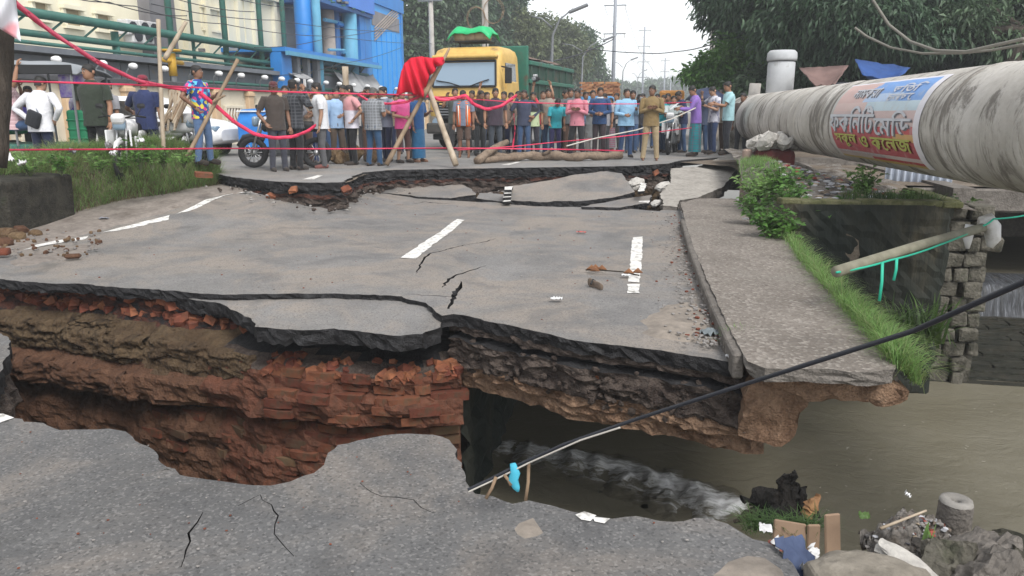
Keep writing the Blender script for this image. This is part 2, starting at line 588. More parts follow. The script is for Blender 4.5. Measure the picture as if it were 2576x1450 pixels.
M['cloth_red'] = mk('red_cloth', (.58, .012, .035), (.44, .008, .025), 3, .75, .2, 60, .25, .004)
M['tape_red'] = mk('red_tape', (.62, .03, .09), (.5, .02, .07), 3, .45, .4)
M['bamboo'] = mk('bamboo', (.27, .195, .125), (.15, .105, .068), 8, .65, .35, 20, .5, .006, sc3=(1, 1, .4))
M['bamboo_pale'] = mk('bamboo_pale', (.42, .35, .265), (.25, .195, .135), 7, .6, .35, 20, .4, .006, sc3=(1, 1, .4))
M['wood'] = mk('old_wood', (.3, .215, .14), (.19, .13, .085), 6, .85, .2, 18, .6, .01, sc3=(1, 1, .3))
M['pole_conc'] = mk('pole_concrete', (.42, .4, .37), (.32, .3, .27), 3, .85, .25, 20, .4, .01, dirt=(.22, .2, .18), dlo=.52)
M['cable'] = plain('black_cable', (.022, .024, .032), .45)
M['rope'] = plain('pale_rope', (.5, .47, .42), .9)
M['old_cable'] = plain('old_grey_cable', (.19, .18, .155), .8)
M['green_rope'] = plain('green_rope', (.02, .42, .28), .6)
M['rail_pipe'] = mk('rail_pipe', (.25, .24, .18), (.15, .14, .10), 6, .7, .3, 20, .5, .006, dirt=(.4, .4, .36), dlo=.6)
# ---------------------------------------------------------------- slabs of broken road
def resample(pts, step, amp=0.0, seed=0.0, closed=False):
    """subdivide a 2D line and make it ragged"""
    out = []
    n = len(pts)
    for i in range(n if closed else n-1):
        a = Vector(pts[i][:2]); b = Vector(pts[(i+1) % n][:2])
        L = (b-a).length
        k = max(1, int(L/step))
        d = (b-a).normalized() if L > 0 else Vector((1, 0))
        nrm = Vector((d.y, -d.x))
        for j in range(k):
            p = a.lerp(b, j/k)
            if amp and j:
                q = noise.fractal(Vector((p.x*5+seed, p.y*5, seed)), .6, 2.0, 5)
                p = p + nrm*q*amp + d*amp*.5*noise.noise(Vector((p.x*9, p.y*9, seed+4)))
            out.append(p)
    if not closed: out.append(Vector(pts[-1][:2]))
    return out

def inside(p, poly):
    x, y = p[0], p[1]; c = False; n = len(poly); j = n-1
    for i in range(n):
        xi, yi = poly[i][0], poly[i][1]; xj, yj = poly[j][0], poly[j][1]
        if (yi > y) != (yj > y) and x < (xj-xi)*(y-yi)/(yj-yi)+xi: c = not c
        j = i
    return c

def area2(poly):
    return sum(poly[i][0]*poly[(i+1) % len(poly)][1]-poly[(i+1) % len(poly)][0]*poly[i][1] for i in range(len(poly)))

def fill2d(outline, holes, grid):
    pts = [Vector(p[:2]) for p in outline]
    edges = [(i, (i+1) % len(pts)) for i in range(len(pts))]
    loops = [list(range(len(pts)))]
    for h in holes:
        b = len(pts)
        pts += [Vector(p[:2]) for p in h]
        edges += [(b+i, b+(i+1) % len(h)) for i in range(len(h))]
        loops.append(list(range(b, b+len(h))))
    nb = len(pts)
    B = np.array([[p.x, p.y] for p in pts])
    x0, y0 = B.min(0); x1, y1 = B.max(0)
    gx = np.arange(x0, x1, grid); gy = np.arange(y0, y1, grid)
    for x in gx:
        for y in gy:
            q = (x+random.uniform(-.3, .3)*grid, y+random.uniform(-.3, .3)*grid)
            if not inside(q, outline): continue
            if any(inside(q, h) for h in holes): continue
            if ((B[:, 0]-q[0])**2+(B[:, 1]-q[1])**2).min() < (grid*.4)**2: continue
            pts.append(Vector(q))
    r = delaunay_2d_cdt(pts, edges, [], 0, 1e-6)
    V, F, orig = r[0], r[2], r[3]
    faces = []
    for f in F:
        c = (V[f[0]]+V[f[1]]+V[f[2]])/3
        if inside(c, outline) and not any(inside(c, h) for h in holes):
            a = (V[f[1]]-V[f[0]]); d = (V[f[2]]-V[f[0]])
            faces.append(f if a.x*d.y-a.y*d.x > 0 else [f[0], f[2], f[1]])
    return V, faces

def slab(name, outline, zf, top, edge, thick=.1, holes=(), grid=.3, uneven=.008, parent=None, rows=3, rag=.02, seed=1.0):
    """a flat sheet with real thickness; its rim is broken material"""
    if area2(outline) < 0: outline = list(reversed(outline))
    holes = [h if area2(h) < 0 else list(reversed(h)) for h in holes]
    V, F = fill2d(outline, holes, grid)
    VV = [(v.x, v.y, zf(v.x, v.y)+uneven*fbm(v.x*1.3+seed, v.y*1.3)) for v in V]
    FF = [tuple(f) for f in F]; MI = [0]*len(FF)
    for loop in [outline]+list(holes):
        n = len(loop); base = len(VV)
        for k in range(rows+1):
            t = k/rows
            for i in range(n):
                p = Vector(loop[i][:2]); a = Vector(loop[i-1][:2]); c = Vector(loop[(i+1) % n][:2])
                d = (c-a)
                nr = Vector((d.y, -d.x)).normalized() if d.length > 1e-9 else Vector((0, 0))
                off = 0 if k == 0 else rag*noise.fractal(Vector((p.x*14, p.y*14, k*1.7+seed)), .7, 2., 3) - rag*.5*t
                q = p+nr*off
                z = zf(p.x, p.y)+uneven*fbm(p.x*1.3+seed, p.y*1.3) - thick*t
                VV.append((q.x, q.y, z-(0 if k == 0 else .2*thick*noise.noise(Vector((p.x*20, p.y*20, seed))))))
        for k in range(rows):
            for i in range(n):
                j = (i+1) % n
                FF.append((base+k*n+i, base+(k+1)*n+i, base+(k+1)*n+j, base+k*n+j)); MI.append(1)
    me = raw_mesh(name, VV, FF, [top, edge], MI)
    return link(name, me, parent)

def relief(name, line, zt, layers, parent=None, step=.035, seed=0.0, offs=None, depth=None, flip=False):
    """upright broken face under a ragged edge. layers: (mat, thickness, rows, offset, amp)"""
    P = resample(line, step)
    mats = []; rows = []
    h = 0
    for (mt, th, nr, of, am) in layers:
        if mt not in mats: mats.append(mt)
        for k in range(nr):
            rows.append((h+th*k/nr, mats.index(mt), of, am))
        h += th
    rows.append((h, rows[-1][1], rows[-1][2], rows[-1][3]))
    V = []; F = []; MI = []
    n = len(P)
    nrm = []
    for i in range(n):
        d = P[min(i+1, n-1)]-P[max(i-1, 0)]
        q = Vector((d.y, -d.x)).normalized()
        nrm.append(-q if flip else q)
    for k, (hh, mi, of, am) in enumerate(rows):
        for i, p in enumerate(P):
            e = of + am*1.25*noise.fractal(Vector((p.x*5.5+seed, p.y*5.5, hh*10+seed)), .5, 2.1, 7)
            if offs: e += offs(i/(n-1), hh)
            if k == 0: e *= .3
            q = p+nrm[i]*e
            V.append((q.x, q.y, zt(p.x, p.y)-hh+(0 if k == 0 else .03*noise.noise(Vector((p.x*6, p.y*6, hh*3+seed))))))
    for k in range(len(rows)-1):
        for i in range(n-1):
            a = k*n+i
            F.append((a, a+n, a+n+1, a+1) if not flip else (a, a+1, a+n+1, a+n)); MI.append(rows[k][1])
    return link(name, raw_mesh(name, V, F, mats, MI), parent)

def px2(pts, z=0.0):
    return [U(x, y, z).to_2d() for x, y in pts]

# the sunken carriageway: level 0, lifting towards the far left where it still hangs on
def zslab(x, y):
    return .30*smooth((y-8.2)/3.6)*smooth((-x-4.0)/3.0)

def US(px, py, f=zslab):
    z = 0.0
    for _ in range(12):
        p = U(px, py, z); z = f(p.x, p.y)
    return U(px, py, z)

def S2(pts, f=zslab):
    return [US(x, y, f).to_2d() for x, y in pts]

def crack(pts, f=zslab, seed=0.0):
    """pts: (px, py, width in px) -> closed world polygon"""
    L = []; Rr = []
    W = [US(x, y, f) for x, y, _ in pts]
    C2 = resample([p.to_2d() for p in W], .05, .025, seed)
    n = len(C2)
    for i, p in enumerate(C2):
        t = i/(n-1)*(len(pts)-1); a = int(min(t, len(pts)-2)); u = t-a
        wpx = pts[a][2]*(1-u)+pts[a+1][2]*u
        dist = (Vector((p.x, p.y, 0))-_C).length
        wd = max(.0015, wpx*dist/FPX*.5*(.75+.6*random.random()))
        d = C2[min(i+1, n-1)]-C2[max(i-1, 0)]
        q = Vector((d.y, -d.x)).normalized()
        L.append(p+q*wd); Rr.append(p-q*wd)
    return L+list(reversed(Rr))

# ---- near road, where the photographer stands
near_px = [(-420, 735), (-200, 760), (-60, 800), (18, 846), (25, 880), (8, 925), (-10, 965), (-14, 1010), (0, 1046), (60, 1062), (110, 1065), (150, 1082), (215, 1080), (275, 1078), (315, 1085),
           (340, 1110), (385, 1130), (405, 1165), (440, 1180), (452, 1197), (520, 1208), (580, 1215), (640, 1223), (682, 1223),
           (730, 1212), (790, 1190), (815, 1170), (825, 1140), (850, 1120), (920, 1105), (965, 1095), (1030, 1090), (1090, 1092),
           (1130, 1105), (1150, 1130), (1162, 1165), (1172, 1200), (1180, 1225), (1195, 1243), (1240, 1250), (1290, 1270),
           (1330, 1262), (1390, 1275), (1440, 1290), (1490, 1300), (1540, 1308), (1600, 1300), (1660, 1312), (1720, 1312),
           (1790, 1305), (1830, 1315), (1870, 1340), (1930, 1360), (1965, 1385), (1995, 1415), (2015, 1450)]
near_edge = resample(px2(near_px), .045, .028, 3.0)
last = near_edge[-1]
near_out = near_edge+[Vector((last.x+.05, .9)), Vector((.62, -1.0)), Vector((.62, -7)), Vector((-9.4, -7)), Vector((-9.4, 5))]
def znear(x, y):
    return 0.0
ncr = [crack(c, znear, 9.0) for c in (
    [(455, 1425, 1), (463, 1404, 3), (474, 1342, 5), (497, 1314, 5), (511, 1291, 1)],
    [(598, 1276, 1), (625, 1262, 3), (655, 1247, 1)],
    [(405, 1187, 1), (418, 1181, 5), (432, 1185, 1)],
    [(655, 1247, 1), (700, 1300, 3), (690, 1345, 2), (740, 1400, 1)], [(905, 1215, 1), (960, 1250, 2), (1040, 1258, 3), (1090, 1290, 1)])]
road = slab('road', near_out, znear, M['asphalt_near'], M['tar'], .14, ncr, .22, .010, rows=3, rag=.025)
tag(road, 'near grey asphalt road with a ragged broken edge over the hole', 'road', None, 'structure')
relief('road_bed', [p+Vector((0, -.05)) for p in near_edge], lambda x, y: -.12,
       [(M['rubble_dark'], .4, 6, 0, .05), (M['soil'], 1.7, 12, -.05, .09)], road, .07, 2.0, None, None, True)

# ---- the sunken carriageway
front_l = [(-300, 680), (-120, 690), (0, 702), (40, 706), (120, 713), (200, 714), (300, 723), (400, 730), (480, 738), (560, 743), (640, 741), (760, 740), (860, 739), (1010, 746), (1075, 766), (1112, 794)]
front_r = [(1126, 788), (1180, 796), (1250, 813), (1330, 830), (1400, 846), (1480, 862), (1560, 870), (1640, 881), (1720, 894), (1800, 908), (1872, 920)]
kerb_px = [(1872, 920), (1845, 850), (1805, 770), (1770, 690), (1742, 620), (1722, 560), (1708, 520)]
rear_px = [(1708, 520), (1660, 532), (1560, 526), (1500, 524), (1400, 521), (1290, 515), (1190, 507), (1130, 505), (1054, 500), (1007, 492), (960, 486), (900, 478), (858, 474), (760, 474), (693, 470), (620, 462), (560, 455)]
left_px = [(560, 455), (430, 478), (300, 500), (140, 540), (0, 572), (-150, 605), (-400, 660)]
E_l = resample(S2(front_l), .05, .03, 1.0)
E_r = resample(S2(front_r), .05, .022, 2.0)
E_k = resample(S2(kerb_px), .3)
E_b = resample(S2(rear_px), .09, .05, 4.0)
E_w = resample(S2(left_px), .5)
slab_out = E_l+E_r[1:]+E_k[1:]+E_b[1:]+E_w[1:-1]
cracks = [crack(c, zslab, s) for s, c in enumerate([
    [(1046, 690, 1), (1060, 665, 4), (1068, 648, 5), (1085, 637, 5), (1120, 630, 5), (1165, 617, 4), (1190, 613, 2), (1225, 607, 4), (1252, 598, 1)],
    [(1112, 726, 1), (1128, 707, 8), (1150, 692, 9), (1172, 686, 6), (1200, 678, 5), (1224, 669, 1)],
    [(1160, 710, 2), (1152, 732, 11), (1143, 752, 13), (1132, 770, 10), (1128, 779, 5)],
    [(1020, 741, 1), (1060, 744, 3), (1100, 746, 4), (1148, 749, 1)],
    [(740, 487, 1), (800, 480, 4), (850, 476, 3), (880, 481, 1)],
    [(1035, 512, 1), (1070, 508, 5), (1115, 512, 5), (1145, 510, 1)]])]
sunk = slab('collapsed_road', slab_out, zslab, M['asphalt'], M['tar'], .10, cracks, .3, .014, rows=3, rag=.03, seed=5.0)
tag(sunk, 'sunken grey carriageway slab cracked across over the washed-out hole', 'road', None, 'structure')
# what the front of the slab is made of, right of the break
E_x = E_r+[E_r[-1]+Vector((.09, -.01)), E_r[-1]+Vector((.17, -.015))]
relief('rubble_layer', [p+Vector((0, .03)) for p in E_x], lambda x, y: -.08,
       [(M['rubble_dark'], .10, 4, -.01, .035), (M['tar'], .03, 2, -.10, .02), (M['rubble_dark'], .22, 9, .02, .05)], sunk, .03, 1.0)  # the thin recessed row paints the dark of a crack
relief('concrete_deck', [p+Vector((0, .05)) for p in E_x], lambda x, y: -.42,
       [(M['ochre_concrete'], .11, 5, .03, .04), (M['ochre_concrete'], .10, 4, -.02, .04)], sunk, .03, 6.0)
random.seed(14)
def rub_stones():
    ST = [rock_mesh('stone', M['rubble_dark'], i*1.9+3, 1, .4, (1, .9, .7)) for i in range(4)]+[rock_mesh('stone', M['brick_chunk'], 5.5, 1, .4, (1, .9, .7))]
    for i in range(150):
        p = E_r[random.randrange(4, len(E_r)-2)]; h = random.uniform(.12, .43)
        o = link('stone', random.choice(ST[:4] if random.random() < .85 else ST), sunk)
        o.location = (p.x+random.uniform(-.03, .03), p.y+.03-random.uniform(-.02, .035), -.06-h); o.scale = [random.uniform(.03, .075)]*3; o.rotation_euler = (random.random()*3, random.random()*3, random.random()*6)
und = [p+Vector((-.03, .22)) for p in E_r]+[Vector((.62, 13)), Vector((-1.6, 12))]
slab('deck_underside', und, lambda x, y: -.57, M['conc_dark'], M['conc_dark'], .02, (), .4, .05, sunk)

# the tongue of asphalt that has dropped a little further, left of the break
tong = [(418, 742), (480, 745), (560, 750), (640, 748), (760, 747), (860, 746), (1005, 753), (1068, 772), (1108, 800), (1108, 818), (1062, 834),
        (990, 838), (900, 826), (840, 820), (760, 824), (640, 817), (632, 796), (562, 768), (470, 752)]
def ztong(x, y):
    return -.05-.03*smooth((5.9-y)/.5)
T = resample([U(x, y, -.06).to_2d() for x, y in tong], .05, .025, 8.0, True)
tongue = slab('asphalt_slab', T, ztong, M['asphalt'], M['tar'], .13, (), .18, .012, rows=3, rag=.03, seed=2.0)
tag(tongue, 'long tongue of asphalt dropped below the carriageway above the red brick wall', 'asphalt slab', 'broken pieces of the road')

# ---- brick abutment with clay slipped over it, left of the break
ab_line = [U(x, y, -.10).to_2d() for x, y in [(-420, 686), (-120, 700), (0, 712), (200, 724), (415, 750), (560, 782), (640, 812), (760, 822), (990, 836), (1105, 828), (1158, 824)]]
AB = resample(ab_line, .03, .0)
ABn = len(AB)
def ab_s(px):                       # share along the line for a photo column
    return min(range(ABn), key=lambda i: abs(pxof((AB[i].x, AB[i].y, -.4))[0]-px))/(ABn-1)
s_mid, s_right = ab_s(430), ab_s(660)
def ab_off(s, h):
    r = smooth((s-s_mid)/(s_right-s_mid+.02))         # 0 = clay side, 1 = brick side
    # clay side: rubble step, bulging clay, proud beam, slot, wall
    def st(a, b): return smooth((h-a)/(b-a))
    clay = .0+.30*st(.2, .5)+.12*st(.62, .7)-.25*st(.93, .965)+.10*st(1.0, 1.2)
    bri = -.46+.38*st(.30, .42)+.10*st(.36, .5)+.05*st(.6, .64)-.14*st(.86, .9)+.06*st(.95, 1.3)
    return clay*(1-r)+bri*r
def ab_mat(s, h, x):
    r = smooth((s-s_mid)/(s_right-s_mid+.02))
    j = .05*noise.noise(Vector((x*3, h*3, 2)))
    h = h+j
    if r < .5:
        if h < .05: return M['tar']
        if h < .29: return M['tar_brick']
        if h < .62: return M['soil']
        if h < .93: return M['mortar_brown']
        if h < .99: return M['tar']  # slot under the beam, its shade put in as black colour
        return M['mortar_brown']
    if h < .37: return M['tar']  # black colour stands in for the shadow under the overhanging tongue
    if h < .45: return M['rubble_dark']
    return M['brick_red']
abut = empty('brick_abutment', (AB[ABn//2].x, AB[ABn//2].y, -2.2), 'old red brick abutment with clay slipped over it below the dropped asphalt', 'abutment')
def build_abut():
    H = 2.25; nr = 76
    mats = [M['tar'], M['tar_brick'], M['soil'], M['mortar_brown'], M['rubble_dark'], M['brick_red']]
    V = []; F = []; MI = []
    NR = []
    for i in range(ABn):
        d = AB[min(i+3, ABn-1)]-AB[max(i-3, 0)]
        NR.append(Vector((d.y, -d.x)).normalized())
    for k in range(nr+1):
        h = H*(k/nr)**1.15
        for i, p in enumerate(AB):
            s = i/(ABn-1)
            e = ab_off(s, h)+.075*noise.fractal(Vector((p.x*2.6, h*4, 3)), .8, 2., 6)+.02*noise.noise(Vector((p.x*13, h*13, 3)))
            # slanting shrinkage cracks in the clay
            q = p+NR[i]*e
            V.append(Vector((q.x, q.y, -.04-h-.16*smooth((s-s_mid+.03)/.06)*(1-smooth(h/.3))))-abut.location)
    for k in range(nr):
        h = H*((k+.5)/nr)**1.15
        for i in range(ABn-1):
            a = k*ABn+i
            F.append((a, a+ABn, a+ABn+1, a+1)); MI.append(mats.index(ab_mat(i/(ABn-1), h, AB[i].x)))
    link('clay_face', raw_mesh('clay_face', V, F, mats, MI), abut)
    return NR
ABN = build_abut()
def brick_mesh(name, mat, L=.25, D=.12, H=.07, seed=0, rough=.012):
    bm = bmesh.new()
    bmesh.ops.create_cube(bm, size=1.0)
    bmesh.ops.subdivide_edges(bm, edges=[e for e in bm.edges if abs(e.verts[0].co.x-e.verts[1].co.x) > .5], cuts=1)
    for v in bm.verts:
        v.co = Vector((v.co.x*L, v.co.y*D, v.co.z*H))
        v.co += Vector((noise.noise(v.co*31+Vector((seed, 0, 0))), noise.noise(v.co*31+Vector((0, seed, 5))), noise.noise(v.co*31+Vector((7, 0, seed)))))*rough
    me = bpy.data.meshes.new(name); bm.to_mesh(me); bm.free()
    me.materials.append(mat)
    return me
BR = [brick_mesh('brick', M['brick'], seed=i*3.1) for i in range(5)]+[brick_mesh('brick', M['brick_mud'], seed=i*2.3+9) for i in range(4)]
CH = [brick_mesh('brickbat', M['brick_chunk'], .12, .09, .065, i*1.7, .035) for i in range(5)]
def at_ab(px, h):
    s = ab_s(px); i = int(s*(ABn-1)); p = AB[i]
    e = ab_off(s, h)+.075*noise.fractal(Vector((p.x*2.6, h*4, 3)), .8, 2., 6)
    return p, ABN[i], e, s
random.seed(11)
for row in range(12):                                   # laid courses
    h = .47+row*.082
    if .85 < h < .9: continue
    px = 470-row*8 if row > 6 else 690-row*6
    k = 0
    while px < 1112:
        p, nr, e, s = at_ab(px+36, h)
        lead = .0
        if not (random.random() < .10+(.35 if px < 640 else 0)):
            stret = (row+k) % 2 == 0 or random.random() < .5
            b = link('brick', random.choice(BR[:5] if h < .86 else BR), abut)
            q = p+nr*(e-.046+random.uniform(-.014, .012))
            b.location = Vector((q.x, q.y, -.04-h+random.uniform(-.006, .006)))-abut.location
            b.rotation_euler = (random.uniform(-.04, .04), random.uniform(-.03, .03), math.atan2(nr.y, nr.x)+PI/2+random.uniform(-.04, .04))
            if not stret: b.scale.x = .5
            px += 84 if stret else 44
        else:
            px += 60
        k += 1
for i in range(115):                                    # loose brickbats under the tar, left
    px = random.uniform(-10, 640)
    rowc = random.choice((.085, .10, .19, .21, .22))
    if px > 430: rowc = random.choice((.12, .2, .25))
    p, nr, e, s = at_ab(px, rowc)
    c = link('brickbat', random.choice(CH), abut)
    q = p+nr*(e-.01+random.uniform(-.02, .02))
    c.location = Vector((q.x, q.y, -.04-rowc-random.uniform(0, .03)))-abut.location
    c.rotation_euler = (random.uniform(-.5, .5), random.uniform(-.4, .4), random.uniform(0, 6.28))
    c.scale = [random.uniform(.5, 1.15)]*3
for i in range(60):                                     # broken bits at the top of the brick side
    px = random.uniform(640, 1160); h = random.uniform(.37, .47)
    p, nr, e, s = at_ab(px, h)
    c = link('brickbat', random.choice(CH), abut)
    q = p+nr*(e-.01)
    c.location = Vector((q.x, q.y, -.04-h))-abut.location
    c.rotation_euler = (random.uniform(-.6, .6), random.uniform(-.5, .5), random.uniform(0, 6.28))
    c.scale = [random.uniform(.45, .9)]*3
# big brown beam course and blocks of clay that stand proud
def clay_block(px0, px1, h0, h1, proud, mat, seed):
    a, na, ea, _ = at_ab(px0, (h0+h1)/2); b, nb, eb, _ = at_ab(px1, (h0+h1)/2)
    n = 46; m = 18
    mb = MB()
    P = []
    for k in range(m+1):
        t = k/m; row = []
        for i in range(n+1):
            u = i/n
            px = px0+(px1-px0)*u
            p, nr, e, s = at_ab(px, (h0+h1)/2)
            tt = t+.07*noise.noise(Vector((px*.03, 1, seed))); prof = max(0, math.sin(PI*min(max(tt, .0), 1)))**.16*max(0, math.sin(PI*min(max(u+.03*noise.noise(Vector((t*4, 2, seed))), .0), 1)))**.14
            q = p+nr*(e-.08+(proud+.08)*prof+.05*noise.fractal(Vector((px*.025, t*4, seed)), .6, 2., 6)*prof)
            row.append(Vector((q.x, q.y, -.04-(h0+(h1-h0)*t)+.02*noise.noise(Vector((px*.02, t, seed)))))-abut.location)
        P.append(row)
    mb.grid(P, mat)
    return mb.build('clay_block', abut, True)
clay_block(25, 205, .66, .90, .06, M['mortar_brown'], 1)
clay_block(212, 440, .67, .93, .07, M['mortar_brown'], 2)
clay_block(40, 215, .33, .62, .03, M['soil'], 3)
clay_block(222, 430, .36, .64, .05, M['soil'], 4)
clay_block(438, 640, .36, .62, .03, M['soil'], 5)
clay_block(220, 330, .30, .44, .05, M['soil'], 6)
# side wall of the opening, running in under the slab
cor = AB[-1]
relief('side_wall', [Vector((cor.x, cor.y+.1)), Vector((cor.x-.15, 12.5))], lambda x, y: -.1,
       [(M['moss_and_shade'], .6, 8, 0, .05), (M['moss_and_shade'], 1.6, 14, 0, .05)], abut, .12, 3.0).location = -abut.location  # near-black wall colour stands in for the shade under the slab
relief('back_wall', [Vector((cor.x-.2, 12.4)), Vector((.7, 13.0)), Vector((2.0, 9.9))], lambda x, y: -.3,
       [(M['moss_and_shade'], 2.0, 10, 0, .06)], abut, .2, 3.0).location = -abut.location  # same near-black colour, painting the shade at the back of the opening

# ---- far road and the step down to the slab
ledge_px = [(430, 415), (520, 432), (560, 441), (583, 446), (640, 452), (693, 457), (780, 460), (858, 459), (872, 452), (886, 445), (913, 434), (987, 428), (1140, 425), (1407, 421), (1593, 418), (1679, 412), (1712, 404)]
LE = resample(px2(ledge_px, .5), .07, .05, 7.0)
rt = U(1850, 394, .5).to_2d()
far_out = LE+[rt, Vector((2.2, 19.0)), Vector((2.3, 26)), Vector((1.8, 260)), Vector((-14.2, 260)), Vector((-14.2, -7)), Vector((-9.9, -7)), Vector((-9.9, 10.5))]
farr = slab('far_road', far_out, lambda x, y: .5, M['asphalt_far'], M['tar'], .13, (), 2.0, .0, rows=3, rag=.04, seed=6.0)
tag(farr, 'dusty grey road running away beyond the collapse', 'road', None, 'structure')
relief('road_bed', [p+Vector((0, .04)) for p in LE], lambda x, y: .4,
       [(M['tar'], .10, 4, 0, .05), (M['tar_brick'], .06, 2, 0, .05), (M['rubble_dark'], .22, 6, 0, .07), (M['soil'], .6, 6, .05, .08)], farr, .06, 3.0)
for i in range(6):
    p = random.choice(LE[10:])
    c = link('brickbat', random.choice(CH), farr)
    c.location = (p.x+random.uniform(-.1, .1), p.y-.03, .5-random.uniform(.1, .3))
    c.rotation_euler = (random.uniform(-.6, .6), random.uniform(-.6, .6), random.uniform(0, 6.28))
    c.scale = [random.uniform(.6, 1.4)]*3

# ---- loose pieces of road between the slab and the step
def loose(px, zfun, mat, thick, label, name='asphalt_slab', group='broken pieces of the road', cat='asphalt slab', edge=None, amp=.03, step=.06, grid=.25, uneven=.015):
    pts = [U(x, y, zfun(y)) for x, y in px]
    # plane fit through the points
    A = np.array([[p.x, p.y, 1] for p in pts]); zz = np.array([p.z for p in pts])
    cf = np.linalg.lstsq(A, zz, rcond=None)[0]
    o = resample([p.to_2d() for p in pts], step, amp, len(label)*1.0, True)
    s_ = slab(name, o, lambda x, y: cf[0]*x+cf[1]*y+cf[2], mat, edge or M['tar'], thick, (), grid, uneven, rows=3, rag=.03, seed=len(label)*.7)
    tag(s_, label, cat, group)
    return s_
loose([(952, 483), (964, 463), (1007, 452), (1073, 450), (1116, 455), (1167, 465), (1187, 475), (1197, 492), (1132, 502), (1054, 496), (1007, 488)],
      lambda y: (505-y)/55*.26, M['asphalt'], .12, 'small humped asphalt piece leaning on the broken step, left of the white dash')
loose([(1200, 500), (1205, 486), (1235, 484), (1272, 490), (1276, 508)], lambda y: (510-y)/40*.1, M['asphalt'], .1, 'narrow asphalt scrap with red brick chips beside the broken white dash')
loose([(1283, 506), (1289, 466), (1340, 458), (1387, 452), (1440, 442), (1526, 434), (1565, 438), (1581, 457), (1597, 481), (1546, 496), (1460, 507), (1367, 511)],
      lambda y: (512-y)/70*.36, M['asphalt'], .13, 'largest tilted asphalt piece lying against the far broken step')
loose([(1462, 520), (1530, 508), (1600, 496), (1640, 492), (1628, 512), (1560, 523)], lambda y: .05, M['asphalt'], .1, 'thin wedge of asphalt beside the dark gap before the footway')
loose([(1661, 486), (1688, 455), (1686, 421), (1753, 416), (1800, 400), (1852, 384), (1868, 378), (1852, 420), (1820, 461), (1753, 497), (1712, 505), (1703, 531), (1668, 528)],
      lambda y: (530-y)/150*.56, M['concrete'], .2, 'big tilted concrete footway slab leaning down from the far bank', 'concrete_slab', None, 'concrete slab', M['conc_dark'])
0 and loose([(1686, 421), (1753, 416), (1795, 408), (1752, 434), (1694, 455)], lambda y: .38, M['concrete'], .15, 'flat pale concrete piece between the far road and the tilted footway slab', 'concrete_slab', None, 'concrete slab', M['conc_dark'])

# ---- footway along the river
fw_px = [(1712, 508), (1760, 500), (1850, 502), (1905, 522), (1962, 585), (2012, 650), (2062, 705), (2115, 765), (2165, 815), (2212, 868), (2250, 912), (2252, 930), (2190, 934), (2130, 932), (2060, 925), (1990, 926), (1925, 925), (1880, 908)]
fw_l = [(1868, 890), (1846, 850), (1807, 770), (1772, 690), (1744, 620), (1722, 550)]
fwz = .12
FWO = resample([U(x, y, fwz).to_2d() for x, y in fw_px+fw_l], .06, .012, 3.0, True)
fway = slab('footway', FWO, lambda x, y: fwz, M['footway'], M['conc_dark'], .09, (), .2, .02, rows=4, rag=.02, seed=8.0)
tag(fway, 'gravelly grey concrete footway slab hanging over the river', 'footway', None, 'structure')
kb = resample([U(x, y, fwz).to_2d()+Vector((-.035, 0)) for x, y in fw_l], .8)
mb = MB()
for i in range(len(kb)-1):                                       # kerb stones along the carriageway
    a, b = kb[i], kb[i+1]
    k_ = MB(); c = (a+b)/2
    k_.bevbox((c.x+.015, c.y, .03), ((b-a).length-.012, .07, .165), .012, M['conc_dark'], 1, math.atan2(b.y-a.y, b.x-a.x), random.uniform(-.03, .03))
    k_.build('kerb_stone', fway)

def face_block(name, pxpoly, Y, depth, mat, amp=.04, step=.04, parent=None, seed=0.0, grid=.06):
    """a lump seen end on: outline on the upright plane y = Y, running back by depth"""
    poly = [Yp(x, y, Y) for x, y in pxpoly]
    o = resample([(p.x, p.z) for p in poly], step, amp*.5, seed, True)
    if area2(o) < 0: o.reverse()
    V, F = fill2d(o, [], grid)
    VV = [(v.x, Y-amp*noise.fractal(Vector((v.x*6, v.y*6, seed)), .7, 2., 5)-.02*noise.noise(Vector((v.x*17, v.y*17, seed))), v.y) for v in V]
    FF = [tuple(f) for f in F]
    n = len(o); b = len(VV)
    for p in o: VV.append((p.x, Y-amp*noise.fractal(Vector((p.x*6, p.y*6, seed)), .7, 2., 5), p.y))
    for p in o: VV.append((p.x, Y+depth, p.y))
    for i in range(n):
        j = (i+1) % n
        FF.append((b+i, b+n+i, b+n+j, b+j))
    me = raw_mesh(name, VV, FF, [mat])
    bm = bmesh.new(); bm.from_mesh(me); bmesh.ops.remove_doubles(bm, verts=bm.verts, dist=1e-4)
    bmesh.ops.recalc_face_normals(bm, faces=bm.faces); bm.to_mesh(me); bm.free()
    return link(name, me, parent)
face_block('edge_beam', [(1870, 1000), (1893, 952), (1935, 948), (2035, 1008), (2030, 1022), (2012, 1040), (2008, 1075), (1985, 1112), (1965, 1124), (1905, 1108), (1858, 1100)], 4.69, 7.5, M['ochre_concrete'], .04, .04, fway, 1.0)
face_block('bracket', [(1905, 950), (1980, 952), (2100, 950), (2200, 958), (2262, 968), (2288, 985), (2285, 1008), (2240, 1020), (2170, 1012), (2100, 1004), (2030, 1010), (1960, 985)], 4.64, 7.5, M['ochre_concrete'], .05, .04, fway, 4.0)
face_block('slab_edge', [(1878, 912), (1935, 922), (2060, 926), (2150, 932), (2252, 932), (2262, 962), (2200, 958), (2100, 944), (1980, 945), (1900, 948)], 4.72, .6, M['conc_dark'], .035, .04, fway, 7.0)

